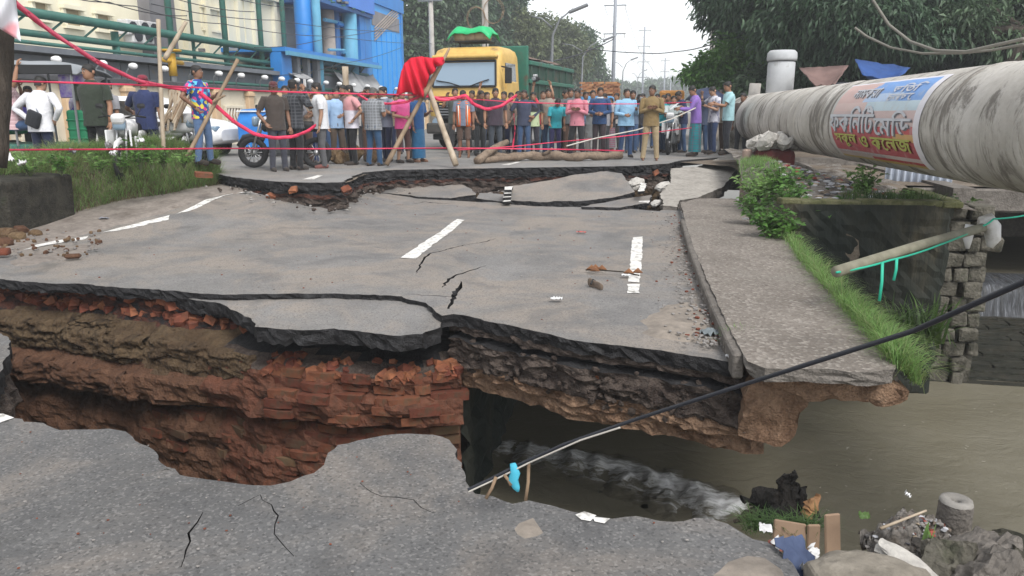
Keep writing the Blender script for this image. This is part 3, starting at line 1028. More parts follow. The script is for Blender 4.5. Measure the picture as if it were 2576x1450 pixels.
# ---- paint on the carriageway
def paint(px, f=zslab, name='road_marking', parent=None, seed=0.0, up=.02):
    pts = [US(x, y, f).to_2d() for x, y in px]
    o = resample(pts, .06, .014, seed, True)
    if area2(o) < 0: o.reverse()
    V, F = fill2d(o, [], .3)
    base = f
    sd = 5.0 if f is zslab else (1.0 if f is znear else 2.0)
    un = .014 if f is zslab else .010
    me = raw_mesh(name, [(v.x, v.y, base(v.x, v.y)+un*fbm(v.x*1.3+sd, v.y*1.3)+.005) for v in V], F, [M['paint']])
    return link(name, me, parent)
for i, q in enumerate([
        [(1008, 650), (1046, 651), (1169, 556), (1150, 553)],
        [(1592, 598), (1617, 596), (1614, 665), (1608, 712), (1580, 710), (1586, 650)],
        [(1577, 716), (1611, 716), (1609, 738), (1578, 739)],
        [(33, 632), (60, 618), (140, 606), (176, 601), (172, 608), (120, 617), (60, 629)],
        [(180, 602), (222, 595), (214, 603), (182, 609)],
        [(258, 586), (300, 574), (360, 560), (428, 546), (424, 555), (360, 568), (290, 583)],
        [(440, 545), (520, 523), (600, 507), (560, 521), (480, 540)],
        [(585, 508), (640, 494), (690, 478), (694, 483), (660, 494), (610, 505)]]):
    paint(q, zslab, 'road_marking', sunk, i*1.3)
for i, q in enumerate([[(-60, 1050), (8, 1044), (36, 1054), (-20, 1075)], [(1447, 1300), (1470, 1292), (1500, 1302), (1485, 1316), (1462, 1312)], [(1490, 1306), (1535, 1310), (1520, 1322), (1496, 1317)]]):
    paint(q, znear, 'road_marking', road, i*2.1)
for q in [[(760, 452), (800, 441), (812, 442), (790, 452)], [(1258, 416), (1300, 408), (1312, 408), (1280, 416)]]:
    pts = [U(x, y, .505).to_2d() for x, y in q]
    me = raw_mesh('road_marking', [(p.x, p.y, .507) for p in pts], [(0, 1, 2, 3)], [M['paint']])
    link('road_marking', me, farr)
q = [(1266, 508), (1270, 470), (1288, 468), (1284, 506)]
def dashbit(q, z, mat):
    o = resample([U(x, y, z).to_2d() for x, y in q], .05, .02, 3.0, True)
    if area2(o) < 0: o.reverse()
    V, F = fill2d(o, [], .2)
    return V, F
for yy in range(4):
    y0 = 470+yy*10; zz = (512-y0)/70*.36+.02
    V, F = dashbit([(1270-yy, y0), (1289-yy, y0-1), (1288-yy, y0+7), (1268-yy, y0+8)], zz, None)
    b = slab('road_marking', resample([U(x, y, zz).to_2d() for x, y in [(1270-yy, y0), (1289-yy, y0-1), (1288-yy, y0+7), (1268-yy, y0+8)]], .05, .02, yy, True), lambda x, y: zz, M['paint'], M['tar'], .05, (), .2, .01, sunk)
slab('road_marking', resample([U(x, y, .22).to_2d() for x, y in [(1606, 482), (1622, 480), (1626, 462), (1612, 460)]], .06, .02, 1, True), lambda x, y: .22, M['paint'], M['tar'], .05, (), .2, .01, sunk)
slab('road_marking', resample([U(x, y, .04).to_2d() for x, y in [(1602, 514), (1632, 512), (1636, 506), (1608, 507)]], .06, .02, 1, True), lambda x, y: .05, M['paint'], M['tar'], .05, (), .2, .01, sunk)

# ---- patches of dried silt on the asphalt (thin layers with their own edge)
def patch(px, z, f, label, parent, h=.012, seed=1.0):
    o = resample([US(x, y, f).to_2d() for x, y in px], .05, .025 if f is znear else .07, seed, True)
    if area2(o) < 0: o.reverse()
    V, F = fill2d(o, [], .1)
    B = np.array([[p.x, p.y] for p in o])
    VV = []
    for v in V:
        d = math.sqrt(((B[:, 0]-v.x)**2+(B[:, 1]-v.y)**2).min())
        VV.append((v.x, v.y, f(v.x, v.y)-.012+(.012+.013+h*.8)*smooth(d/.13)+.004*fbm(v.x*6, v.y*6)))
    return tag(link('silt_patch', raw_mesh('silt_patch', VV, F, [M['dust']], None, True), parent), None, None, None, 'stuff')
patch([(1602, 840), (1612, 800), (1650, 772), (1700, 758), (1750, 756), (1800, 790), (1825, 830), (1842, 880), (1800, 872), (1740, 862), (1660, 858)], 0, zslab, '', sunk, .02, 2.0)
patch([(1265, 1330), (1290, 1300), (1350, 1284), (1420, 1290), (1462, 1312), (1440, 1340), (1380, 1362), (1320, 1372), (1285, 1355)], 0, znear, '', road, .012, 3.0)
patch([(1490, 1330), (1560, 1312), (1700, 1318), (1830, 1330), (1900, 1365), (1820, 1360), (1700, 1345), (1580, 1345)], 0, znear, '', road, .01, 4.0)
patch([(1760, 1450), (1800, 1410), (1880, 1385), (1950, 1392), (1990, 1430), (2000, 1470), (1880, 1500)], 0, znear, '', road, .02, 5.0)

M['dirt'] = strata('verge_dirt', [(.12, .1, .085), (.18, .155, .135), (.235, .205, .18), (.15, .125, .105)], 3.5, 16, .6, .015)
_d = M['dust']; M['dust'] = M['dirt']
patch([(-300, 690), (-120, 655), (-20, 650), (60, 632), (120, 612), (230, 588), (290, 572), (420, 540), (540, 508), (610, 492), (640, 478), (600, 466), (560, 458), (430, 482), (300, 506), (140, 546), (0, 580), (-150, 612), (-380, 660)], 0, zslab, '', sunk, .012, 7.0)
patch([(0, 660), (60, 640), (150, 622), (230, 610), (250, 625), (180, 650), (100, 668), (20, 680)], 0, zslab, '', sunk, .004, 8.0)
patch([(1752, 640), (1775, 690), (1806, 770), (1844, 850), (1866, 895), (1838, 902), (1800, 800), (1760, 740), (1700, 640), (1690, 560), (1715, 545)], 0, zslab, '', sunk, .006, 9.0)
M['dust'] = _d
# ---- water, canal walls, weir
wat = raw_mesh('water', [(-12, -4, -1.9), (60, -4, -1.9), (60, 13.6, -1.9), (-12, 13.6, -1.9)], [(0, 1, 2, 3)], [M['water']])
tag(link('water', wat), 'muddy olive brown river water', 'river', None, 'structure')
wall_t = .5
wl = [Yp(1975, 560, 9.55), Yp(2035, 524, 9.6), Yp(2200, 516, 9.65), Yp(2384, 508, 9.75)]
cw = empty('canal_wall', (2.6, 9.7, -2.2), 'tall dark mossy retaining wall of the canal below the pipeline', 'wall')
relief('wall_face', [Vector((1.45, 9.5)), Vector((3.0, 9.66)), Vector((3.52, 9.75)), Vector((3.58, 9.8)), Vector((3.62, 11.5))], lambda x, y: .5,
       [(M['moss_and_shade'], 2.8, 34, 0, .03)], cw, .08, 2.0).location = -cw.location
mb = MB()
for k in range(9): mb.bevbox((1.66+k*.235, 9.66+k*.023, .51+random.uniform(-.012, .012)), (.245, .22, .075), .018, M['mosstop'], 2, R(6)+random.uniform(-.03, .03), random.uniform(-.03, .03))
mb.bevbox((3.56, 10.6, .52), (.22, 1.5, .07), .02, M['mosstop'], 2, 0)
o = mb.build('coping', cw); o.location = -cw.location
# pale scoured patches on the wall face
for (a, b, c, d_, mt) in [(2100, 600, 2160, 672, 'mud')]:
    face_block('scar', [(a, b), ((a+c)/2, b-12), (c, b+6), (c+3, d_-30), (c-8, d_), (a+8, d_+5), (a-4, (b+d_)/2)], 9.60, .2, M[mt], .02, .05, cw, a*.1, .1).location = -cw.location

def rock_mesh(name, mat, seed, sub=2, amp=.35, sq=(1, 1, 1), fine=.08):
    bm = bmesh.new()
    bmesh.ops.create_icosphere(bm, subdivisions=sub, radius=.5)
    for v in bm.verts:
        d = v.co.normalized()
        k = 1+amp*noise.fractal(d*1.6+Vector((seed, seed*.7, 0)), .8, 2., 3)+fine*noise.noise(d*7+Vector((0, 0, seed)))
        v.co = Vector((d.x*sq[0], d.y*sq[1], d.z*sq[2]))*.5*k
        for a in range(3):                       # flatten some sides
            lim = .42*sq[a]
            if v.co[a] > lim: v.co[a] = lim+(v.co[a]-lim)*.2
            if v.co[a] < -lim: v.co[a] = -lim+(v.co[a]+lim)*.2
    me = bpy.data.meshes.new(name); bm.to_mesh(me); bm.free()
    me.materials.append(mat)
    return me
rub_stones()
# stone pier between the wall and the weir
pier = empty('stone_pier', (4.1, 10.7, -2.0), 'old rough stone pier between the mossy wall and the weir', 'pier')
one('core', lambda m: m.box((3.95, 11.0, -.9), (.55, 1.4, 2.4), M['stone'], .05, jit=.05), pier).location = -pier.location
random.seed(5)
for r_ in range(12):
    x = 3.68
    while x < 4.12:
        L = random.uniform(.14, .3)
        m_ = MB(); m_.bevbox((0, 0, 0), (L-.02, .3, .185), .03, M['stone'], 2)
        k_ = len(m_.v)
        m_.v = [tuple(Vector(v)+Vector((noise.noise(Vector(v)*9+Vector((x, r_, 0))), noise.noise(Vector(v)*9+Vector((0, x, r_))), noise.noise(Vector(v)*9+Vector((r_, 0, x)))))*.03) for v in m_.v]
        s_ = m_.build('stone', pier)
        s_.location = Vector((x+L/2, 10.36+random.uniform(-.05, .05), .36-r_*.2))-pier.location
        s_.rotation_euler = (random.uniform(-.08, .08), random.uniform(-.06, .06), random.uniform(-.1, .1))
        x += L
# weir
weir = empty('weir', (6.5, 12.3, -2.2), 'low stepped weir with water falling over it below the pipeline', 'weir')
mb = MB()
P = []
for k, (y, z) in enumerate([(13.2, -.98), (12.7, -1.0), (12.5, -1.04), (12.42, -1.15), (12.38, -1.35), (12.3, -1.52)]):
    P.append([Vector((4.2+i*.1, y+.04*noise.noise(Vector((i*.4, k, 0))), z+.03*noise.noise(Vector((i*.5, k, 3)))))-weir.location for i in range(70)])
mb.grid(P, M['fall'])
mb.build('falling_water', weir, True)
mb = MB()
nst = 13
for k in range(nst):                                              # mossy brick steps of the apron
    y = 12.35-k*.165; z = -1.5-k*.033
    x0 = 3.5 if k > 2 else 4.2
    i = 0; x = x0
    while x < 11:
        L = .7+.5*random.random()
        s_ = MB(); s_.box((x+L/2, y-.04, z-.2), (L-.015, .19, .4), M['apron'], 0, 0, 0, .012)
        s_.build('step_stone', weir).location = -weir.location
        x += L
one('upstream_wall', lambda m: (m.box((8, 17.5, -.9), (12, .3, 3), M['conc_dark']), m.box((4.5, 15, -.7), (.3, 6, 2.4), M['conc_dark'])), weir).location = -weir.location
up = raw_mesh('upstream_water', [(3.9, 12.9, -1.0), (12, 12.9, -1.0), (12, 17.5, -1.0), (3.9, 17.5, -1.0)], [(0, 1, 2, 3)], [M['water']])
one('added_deck_beam', lambda m: m.bevbox((9, 12.85, .25), (10, .3, .36), .03, M['conc_dark'], 1), weir).location = -weir.location  # front beam of the added deck that darkens the space behind
one('added_deck_slab', lambda m: m.box((9, 15.3, .36), (10.4, 4.6, .14), M['conc_dark']), weir).location = -weir.location  # deck added as a roof to keep the water behind the weir dark
tag(link('upstream_water', up), 'dark water behind the weir', 'water', None, 'structure')
one('retaining_wall', lambda m: m.box((11, 9.8, -.8), (.4, 5.5, 3.0), M['moss_and_shade'])).location = (0, 0, 0)
tag(bpy.data.objects['retaining_wall'], 'mossy side wall of the canal far to the right', 'wall')

# white water pouring out under the slab
V = []; F = []; FO_ = []
cl = [U(1190, 1110, -1.88), U(1380, 1150, -1.88), U(1560, 1190, -1.88), U(1690, 1232, -1.88), U(1790, 1285, -1.88), U(1850, 1320, -1.88)]
NI, NKW = 90, 41
for i in range(NI+1):
    t = i/NI*(len(cl)-1); a = int(min(t, len(cl)-2)); u = t-a
    c = cl[a].lerp(cl[a+1], u)
    d = (cl[a+1]-cl[a]); d.z = 0; d.normalize(); s_ = Vector((d.y, -d.x, 0))
    wd = .42+.34*(i/NI)
    for k in range(NKW):
        q = k/(NKW-1)*2-1
        p = c+s_*(q*wd)
        ends = smooth((1-i/NI)/.14)*smooth((i/NI)/.1)
        prof = max(0, 1-q*q)**1.2*ends
        crest = math.exp(-((q+.25)/.28)**2)*ends
        p.z = -1.925+.05*prof+.05*crest*(.3+.7*i/NI)+.06*prof*noise.fractal(Vector((p.x*4, p.y*2.4, 1)), .75, 2., 5)
        V.append(p); FO_.append(min(1, prof*.62+crest*.5*(.4+.6*i/NI)))
for i in range(NI):
    for k in range(NKW-1):
        a = i*NKW+k; F.append((a, a+1, a+NKW+1, a+NKW))
me = raw_mesh('white_water', V, F, [M['rapid']], None, True)
at = me.attributes.new('foam', 'FLOAT', 'POINT'); at.data.foreach_set('value', FO_)
tag(link('white_water', me), 'white broken water rushing out from under the sunken slab', 'rapids', None, 'stuff')

# ---- ground
gout = [(-600, -8), (-9.6, -8), (-9.6, 10.6)]+[(p.x, p.y+.2) for p in LE[8::6]]+[(.5, 17.8), (1.62, 16.5), (1.72, 9.75), (3.55, 9.95), (3.72, 11.6), (3.9, 12.75), (14, 12.75), (14, 9.6), (200, 9.6), (600, 12), (600, 900), (-600, 900)]
def zground(x, y): return .46
V, F = fill2d([Vector(p) for p in gout], [], 30)
g = link('ground', raw_mesh('ground', [(v.x, v.y, .46) for v in V], F, [M['mud']]))
tag(g, 'bare brown earth beside the road', 'ground', None, 'structure')
# near bank on the right: heightfield that falls to the water
mb = MB(); P = []
for i in range(46):
    row = []
    for k in range(40):
        x = .35+k*.075; y = -6+i*.196
        y = -6+8.95*(i/45)
        edge = 2.1-.28*max(0, x-1.0)+.1*math.sin(x*5)
        z = -.10-.25*smooth((x-.4)/1.2)-1.9*smooth((y-edge)/.75)-1.9*smooth((x-1.75-.1*math.sin(y*4))/.9)
        z += .05*noise.fractal(Vector((x*3, y*3, 0)), .8, 2., 4)
        row.append((x, y, max(z, -2.3)))
    P.append(row)
mb.grid(P, M['mud'])
tag(mb.build('river_bank', None, True), 'muddy broken river bank at the near right', 'bank', None, 'structure')
# ---------------------------------------------------------------- buildings and the wall on the left
def spec(name, c, **k): return mk(name, c, tuple(x*.84 for x in c), **k)
B = {}
B['cream'] = mk('cream_wall', (.80, .75, .59), (.73, .68, .52), 1.2, .85, .2, 12, .2, .01, dirt=(.5, .45, .34), dscale=.9, dlo=.6, dhi=.85, sc3=(1, 1, .5))
B['cream_dark'] = mk('beige_recess', (.36, .3, .2), (.3, .25, .165), 2, .85, .2)
B['teal'] = mk('green_steel', (.035, .13, .105), (.026, .095, .078), 3, .55, .4, dirt=(.07, .08, .06), dscale=2, dlo=.6)
B['grey_col'] = mk('grey_render', (.24, .235, .245), (.17, .165, .175), 1.5, .9, .2, 10, .3, .01, sc3=(1, 1, .4))
B['dark'] = mk('dark_void', (.05, .055, .065), (.03, .033, .04), 2, .8, .2)  # near-black colour that paints the shade inside recesses
B['greysheet'] = mk('grey_sheet', (.17, .185, .205), (.12, .13, .15), 1.5, .6, .3, dirt=(.2, .17, .13), dlo=.58)
B['coping'] = mk('wall_coping', (.085, .085, .09), (.06, .06, .065), 3, .85, .2, 14, .4, .01)
B['panel'] = mk('wall_cream', (.66, .6, .48), (.58, .52, .41), 2, .88, .2, 14, .25, .01, dirt=(.3, .25, .18), dlo=.56, dscale=1.4)
B['pilaster'] = mk('wall_tan', (.58, .42, .27), (.5, .36, .23), 3, .88, .2, 14, .25, .01, dirt=(.3, .23, .16), dlo=.58)
B['grille'] = mk('grille_grey', (.56, .52, .46), (.45, .42, .37), 6, .8, .2)
B['blue'] = mk('blue_cladding', (.022, .20, .55), (.018, .16, .46), 1.0, .5, .4, dirt=(.05, .2, .4), dscale=.7, dlo=.55)
B['blue_bright'] = mk('bright_blue_cladding', (.03, .30, .72), (.025, .26, .64), .8, .45, .4)
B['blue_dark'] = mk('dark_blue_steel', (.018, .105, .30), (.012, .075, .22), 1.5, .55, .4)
B['blue_roof'] = mk('blue_fascia', (.06, .2, .62), (.05, .17, .54), .8, .5, .4)
B['blue_pale'] = mk('faded_blue', (.11, .33, .48), (.09, .27, .4), 2, .6, .3)
B['brown_pipe'] = mk('buff_render', (.38, .33, .29), (.3, .26, .23), 2, .8, .2)
B['tarp'] = mk('grey_tarp', (.36, .36, .36), (.27, .27, .275), 2.5, .7, .25, 6, .5, .04)
B['tarp_dark'] = mk('dark_tarp', (.13, .135, .15), (.09, .095, .105), 2.5, .75, .2, 6, .5, .04)

# perimeter wall with coping, pilasters and cast grilles
WX = -14.0
pw = empty('perimeter_wall', (WX, 24, .46), 'cream factory perimeter wall with tan pilasters and a dark coping', 'wall')
def into(root, o):
    o.location = o.location-root.location
    return o
wy0, wy1, bay = 10.0, 52.0, 2.1
into(pw, one('wall_body', lambda m: m.box((WX-.14, (wy0+wy1)/2, 1.35), (.2, wy1-wy0, 1.9), B['panel']), pw))
nb = int((wy1-wy0)/bay)
cop = MB()
cop.bevbox((0, 0, 0), (.46, bay-.02, .16), .025, B['coping'], 1)
cop_me = cop.mesh('coping')
pil = MB(); pil.bevbox((0, 0, 0), (.26, .34, 1.95), .02, B['pilaster'], 1); pil.bevbox((.01, 0, .84), (.32, .42, .12), .015, B['pilaster'], 1)
pil_me = pil.mesh('pilaster')
fr = MB()
for (cy, cz, sy, sz) in [(0, .42, 1.1, .1), (0, -.42, 1.1, .1), (-.5, 0, .1, .74), (.5, 0, .1, .74)]: fr.bevbox((.03, cy, cz), (.1, sy, sz), .012, B['panel'], 1)
fr.box((-.01, 0, 0), (.03, .9, .74), B['pilaster'])
fr_me = fr.mesh('panel_frame')
gr_ = MB()
for k in range(5): gr_.tube([(.045, -.36+.18*k, -.36), (.055, -.36+.18*k+.06, -.12), (.045, -.36+.18*k-.05, .12), (.05, -.36+.18*k+.03, .36)], .035, B['grille'], 6)
gr_me = gr_.mesh('grille', True)
for i in range(nb):
    y = wy0+bay*i
    o = link('coping', cop_me, pw); o.location = Vector((WX-.12, y+bay/2, 2.36))-pw.location
    o = link('pilaster', pil_me, pw); o.location = Vector((WX-.02, y, 1.32))-pw.location
    o = link('panel_frame', fr_me, pw); o.location = Vector((WX-.02, y+bay/2, 1.32))-pw.location
    g_ = link('grille', gr_me, o)

# white lamps on short brackets along the coping
lm = MB()
lm.tube([(0, 0, 0), (0, 0, .22), (.12, 0, .33)], .022, M['steel'], 6)
l_arm = lm.mesh('bracket', True)
lh = MB(); lh.tube([(.08, 0, .34), (.13, 0, .355), (.22, 0, .36), (.34, 0, .35), (.41, 0, .33), (.43, 0, .325)], [.05, .1, .12, .12, .085, .03], M['white_paint'], 10)
lh.v = [(x*.68+.03, y*.68, (z-.345)*.68+.345) for x, y, z in lh.v]
l_head = lh.mesh('lamp_head', True)
lamp_px = [122, 240, 318, 398, 475, 537, 594, 654, 697, 736, 770, 810, 844, 880, 915, 950, 990, 1015]
names = ['above the grey canopy at the far left', 'beside the olive shirt man', 'second right of the olive shirt man', 'left of the crossed bamboo poles', 'between the crossed poles and the floral shirt man', 'just right of the floral shirt man', 'left of the slanted bamboo top', 'above the white car', 'above the blue auto rickshaw', 'above the man in brown', 'above the plaid jacket', 'above the white shirt', 'left of the pale upright post', 'right of the pale upright post', 'below the pale tarpaulin', 'below the second tarpaulin', 'near the red cloth', 'nearest the red cloth']
for i, px in enumerate(lamp_px):
    p = Xp(px, 165+(px-400)*.105, WX-.1)
    e = empty('wall_lamp', (WX-.12, p.y, 2.43), 'white capsule lamp on the wall coping, ' + names[i], 'lamp', 0, 'white lamps along the perimeter wall')
    link('bracket', l_arm, e); link('lamp_head', l_head, e)

# cream factory with green pipe rack
FXc = -18.0
fac = empty('factory_building', (FXc, 24, .46), 'cream factory building with green steel pipework along its front', 'building')
def fbox(name, y0, y1, z0, z1, x0, x1, mat, root=None, jit=0, parent=None):
    root = root or fac
    o = one(name, lambda m: m.box(((x0+x1)/2, (y0+y1)/2, (z0+z1)/2), (x1-x0, y1-y0, z1-z0), mat, jit=jit), parent or root)
    into(root, o)
    return o
def yat(px, py, X): return Xp(px, py, X).y
fbox('wall', 15, 39.2, .4, 14, FXc-8, FXc, B['cream'])
# recessed windows, left part
for i, (a, b, c, d) in enumerate([(108, 10, 176, 72), (250, 34, 306, 88), (376, 58, 430, 104)]):
    pass
for (px0, px1, pyt, pyb) in [(105, 178, 5, 60), (252, 304, 34, 88)]:
    pass
def window(px0, px1, pyt, pyb, mat):
    y0, y1 = yat(px0, pyt, FXc+.02), yat(px1, pyt, FXc+.02)
    zt, zb = Xp(px0, pyt, FXc).z, Xp(px0, pyb, FXc).z
    w_ = MB()
    yc, zc = (y0+y1)/2, (zt+zb)/2
    t = .16
    w_.box((FXc+.04, yc, zt+.06), (.30, y1-y0+.3, .12), B['cream'])
    w_.box((FXc+.02, yc, zb-.05), (.22, y1-y0+.2, .10), B['cream'])
    for yy in (y0-.06, y1+.06): w_.box((FXc+.02, yy, zc), (.16, .12, zt-zb), B['cream'])
    f_ = w_.build('window', fac); into(fac, f_)
    p_ = one('pane', lambda m: m.box((FXc+.012, yc, zc), (.02, y1-y0, zt-zb), mat), f_)
window(82, 112, 6, 44, B['cream_dark']); window(160, 196, 22, 62, B['cream_dark']); window(240, 270, 36, 72, B['cream_dark'])
window(505, 545, 20, 70, B['cream_dark'])
# dark pillar, gutters, projecting bands
fbox('pillar', yat(368, 40, FXc+.3), yat(432, 40, FXc+.3), .4, 12, FXc, FXc+.45, B['grey_col'])
for z in (6.6, 8.9): fbox('ledge', 15, 39.2, z, z+.22, FXc, FXc+.3, B['cream'])
for px in (468, 520, 600, 640, 690, 735):
    y = yat(px, 60, FXc+.1)
    fbox('rib', y-.14, y+.14, 3.0, 14, FXc, FXc+.22, B['cream'])
for i in range(9):
    y = 26.2+i*1.42
    fbox('wall_panel', y, y+1.2, 4.45, 6.45, FXc+.0, FXc+.05, B['cream'])
    fbox('wall_panel', y, y+1.2, 6.95, 8.7, FXc+.0, FXc+.05, B['cream'])
# shed under the rack; the wall's dark colour stands in for shade
fbox('lean_to_roof', 15, 32, 3.05, 3.2, FXc, FXc+2.6, B['greysheet'])
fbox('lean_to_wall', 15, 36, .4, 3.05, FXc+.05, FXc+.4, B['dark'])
for i in range(13):
    fbox('sheet', 15.4+i*1.3, 16.65+i*1.3, 2.1, 3.0, FXc+2.2, FXc+2.26, B['greysheet'])
# condenser boxes
for (px, py) in [(322, 70), (335, 90), (352, 72), (362, 92), (375, 75)]:
    p = Xp(px, py, FXc+.5)
    o = MB(); o.bevbox((p.x, p.y, p.z), (.4, .55, .5), .03, M['white_dirty'], 1)
    o.lathe([(.2, -.02), (.2, .02)], (p.x+.21, p.y, p.z), B['dark'], 10, 'X')
    into(fac, o.build('condenser', fac))
rack = empty('pipe_rack', (FXc+2.2, 24, .46), 'green steel pipe rack running along the cream factory above the wall', 'pipe rack')
def rtube(name, pts, r, mat=None, n=8):
    o = one(name, lambda m: m.tube(pts, r, mat or B['teal'], n), rack, True)
    return into(rack, o)
rx = FXc+2.2
rtube('pipe', [(rx, 14, 4.05), (rx, 41, 4.05)], .125)
rtube('pipe', [(rx-.1, 14, 3.55), (rx-.1, 41, 3.55)], .09)
rtube('pipe', [(rx+.1, 14, 3.3), (rx+.1, 36, 3.3)], .05)
rtube('pipe', [(rx+.2, 24, 2.6), (rx+.2, 42, 2.6)], .06)
rtube('pipe', [(rx-.5, 23, 6.9), (rx-.5, 42, 6.9)], .07)
rtube('pipe', [(rx-.4, 23, 6.65), (rx-.4, 42, 6.65)], .05)
for px in (300, 440, 494, 575, 664, 722):
    y = yat(px, 90, rx)
    top = 3.9 if px in (300,) else 12
    rtube('post', [(rx-.15, y, .5), (rx-.15, y, top)], .11 if px != 494 else .06)
for i in range(20):
    y = 15.5+i*1.28
    rtube('brace', [(rx-.12, y, 3.55), (rx, y+.6, 4.0)], .03, n=6)
    if y > 23:
        rtube('brace', [(rx-.9, y, 6.75), (rx+.3, y+.1, 6.72+.2*random.random())], .035, n=6)
for i in range(40):
    y = 24+random.random()*16; z = random.choice((3.7, 6.8, 6.95, 7.0))
    o = one('clamp', lambda m: m.box((rx+random.uniform(-.5, .3), y, z+random.uniform(-.1, .25)), (.3, .22, .1), random.choice((B['teal'], M['steel'])), random.uniform(0, 3)), rack)
    into(rack, o)
rtube('valve_post', [(rx+.8, yat(432, 155, rx+.8), 2.3), (rx+.8, yat(432, 155, rx+.8), 3.4)], .1)
p = Xp(432, 148, rx+1.6)
hd = empty('hydrant', (p.x, p.y, p.z-.4), 'yellow pipe valve with a handwheel behind the crossed bamboo poles', 'valve')
o = MB(); ym = plain('valve_yellow', (.55, .32, .03), .5)
o.tube([(0, 0, -.1), (0, 0, .55)], .12, ym); o.tube([(0, -.5, .35), (0, .5, .3)], .07, ym); o.lathe([(.28, .6), (.3, .63), (.28, .66)], (0, 0, 0), ym)
o.build('body', hd, True)
one('stem', lambda m: m.tube([(0, 0, -1.6), (0, 0, -.05)], .09, M['steel']), hd)

# blue building
BX = -16.0
bb = empty('factory_building', (BX, 40, .46), 'bright blue steel clad factory block with a wide roof fascia', 'building')
def bbox(name, y0, y1, z0, z1, x0, x1, mat): return fbox(name, y0, y1, z0, z1, x0, x1, mat, bb)
y930, y1010 = yat(930, 100, BX), yat(1012, 100, BX)
bbox('tower', y930+.05, y1010, .4, 8.1, BX-9, BX, B['blue_bright'])
bbox('corner_strip', y930-1.6, y930+.05, .4, 8.9, BX-9, BX+.08, B['blue'])
bbox('edge_trim', y1010-.35, y1010+.02, .4, 8.25, BX-.3, BX+.06, B['blue'])
bbox('cornice', y930, y1010+.1, 7.55, 8.3, BX-9, BX+.12, B['blue'])
lv = bbox('louvre_strip', y930+.4, y1010-.6, 6.35, 7.15, BX, BX+.04, B['grey_col'])
for k in range(5):
    o = one('slat', lambda m: m.box((BX+.06, (y930+y1010)/2-.1, 6.43+k*.16), (.05, y1010-y930-1.1, .05), B['brown_pipe'], 0, .4), bb); into(bb, o)
for k in range(7):
    y = y930+.2+(y1010-y930-.6)*k/6
    bbox('cladding_rib', y-.03, y+.03, .5, 6.2, BX, BX+.05, B['blue_bright'])
bbox('back_wall', yat(757, 80, BX-2.2), y930, .4, 8.6, BX-9, BX-2.2, B['brown_pipe'])
yc0 = yat(735, 100, BX)
bbox('fascia', yat(860, 10, BX), y930-.1, 6.8, 9.4, BX-3, BX+.4, B['blue_roof'])
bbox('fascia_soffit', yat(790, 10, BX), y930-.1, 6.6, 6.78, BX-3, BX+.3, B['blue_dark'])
for (px, wd, mt, top, xo) in [(765, .55, 'blue', 9, 0), (798, .28, 'blue_pale', 9.5, .6), (825, .5, 'brown_pipe', 7, -.7), (845, .3, 'blue_dark', 7, -.5), (880, .55, 'blue_pale', 6.6, -.1), (905, .4, 'blue_dark', 6.6, -.2)]:
    y = yat(px, 80, BX+xo)
    o = one('column', lambda m: m.tube([(BX+xo, y, .4), (BX+xo, y, top)], wd*.72, B[mt], 10), bb, True); into(bb, o)
bbox('bay_wall', yat(760, 80, BX-1), yat(795, 80, BX-1), .4, 9.5, BX-2.1, BX-1.0, B['greysheet'])
for k in range(16):                                    # pipework and clutter between the columns
    y = yat(random.uniform(752, 900), 90, BX-.3); z = random.choice((3.9, 4.2, 4.6, 5.6, 6.0))
    o = one('pipe', lambda m: m.tube([(BX-.3, y, z), (BX-.3+random.uniform(-.2, .3), y+random.uniform(1, 3), z+random.uniform(-.1, .2))], random.uniform(.05, .12), random.choice((B['blue'], B['blue_dark'], B['blue_pale'], B['brown_pipe'])), 7), bb)
    into(bb, o)
# low canopy in front of the blue block
y0c, y1c = yat(712, 130, BX+.8), yat(950, 165, BX+.8)
bbox('canopy', y0c, y1c, 4.0, 4.18, BX-2, BX+.9, B['blue'])
bbox('canopy_gutter', y0c, y1c, 3.85, 4.02, BX+.9, BX+1.05, B['blue_pale'])
bbox('canopy_post', y0c, y0c+.9, .4, 3.98, BX+.2, BX+.7, B['blue'])
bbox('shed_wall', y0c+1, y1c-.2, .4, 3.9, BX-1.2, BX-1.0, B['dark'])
for k, px in enumerate((745, 770, 795)):
    y = yat(px, 180, BX+.6); bbox('canopy_post', y-.14, y+.14, .4, 3.85, BX+.5, BX+.75, B['greysheet'])
bbox('shutter', yat(800, 180, BX+.3), yat(880, 180, BX+.3), .5, 3.4, BX+.2, BX+.3, B['greysheet'])
# sagging tarpaulins over goods
def tarp(name, label, a, b, z0, z1, x, mat, seed, cat='tarpaulin'):
    mb = MB(); P = []
    for i in range(13):
        u = i/12; row = []
        for k in range(9):
            t = k/8
            row.append(Vector((x+.9*t**1.5+.12*noise.noise(Vector((u*4, t*3, seed))), a+(b-a)*u, z1-(z1-z0)*t**1.3-.18*math.sin(PI*u)*(1-t)+.08*noise.noise(Vector((u*5, t*4, seed+3))))))
        P.append(row)
    mb.grid(P, mat)
    o = mb.build(name, None, True)
    sm = o.modifiers.new('thick', 'SOLIDIFY'); sm.thickness = .02
    return tag(o, label, cat)
tarp('tarpaulin', 'pale grey tarpaulin sagging over goods beside the pale upright post', yat(872, 190, WX-.9), yat(918, 190, WX-.9), 2.5, 3.55, WX-1.6, B['tarp'], 1)
tarp('tarpaulin', 'right hand grey tarpaulin hung below the end of the blue canopy', yat(920, 190, WX-.9), yat(968, 190, WX-.9), 2.3, 3.6, WX-1.6, B['tarp'], 4)
tarp('tarpaulin', 'small crumpled grey tarpaulin under the left end of the blue canopy', yat(742, 180, WX-1), yat(782, 180, WX-1), 2.95, 3.5, WX-1.8, B['tarp'], 7)

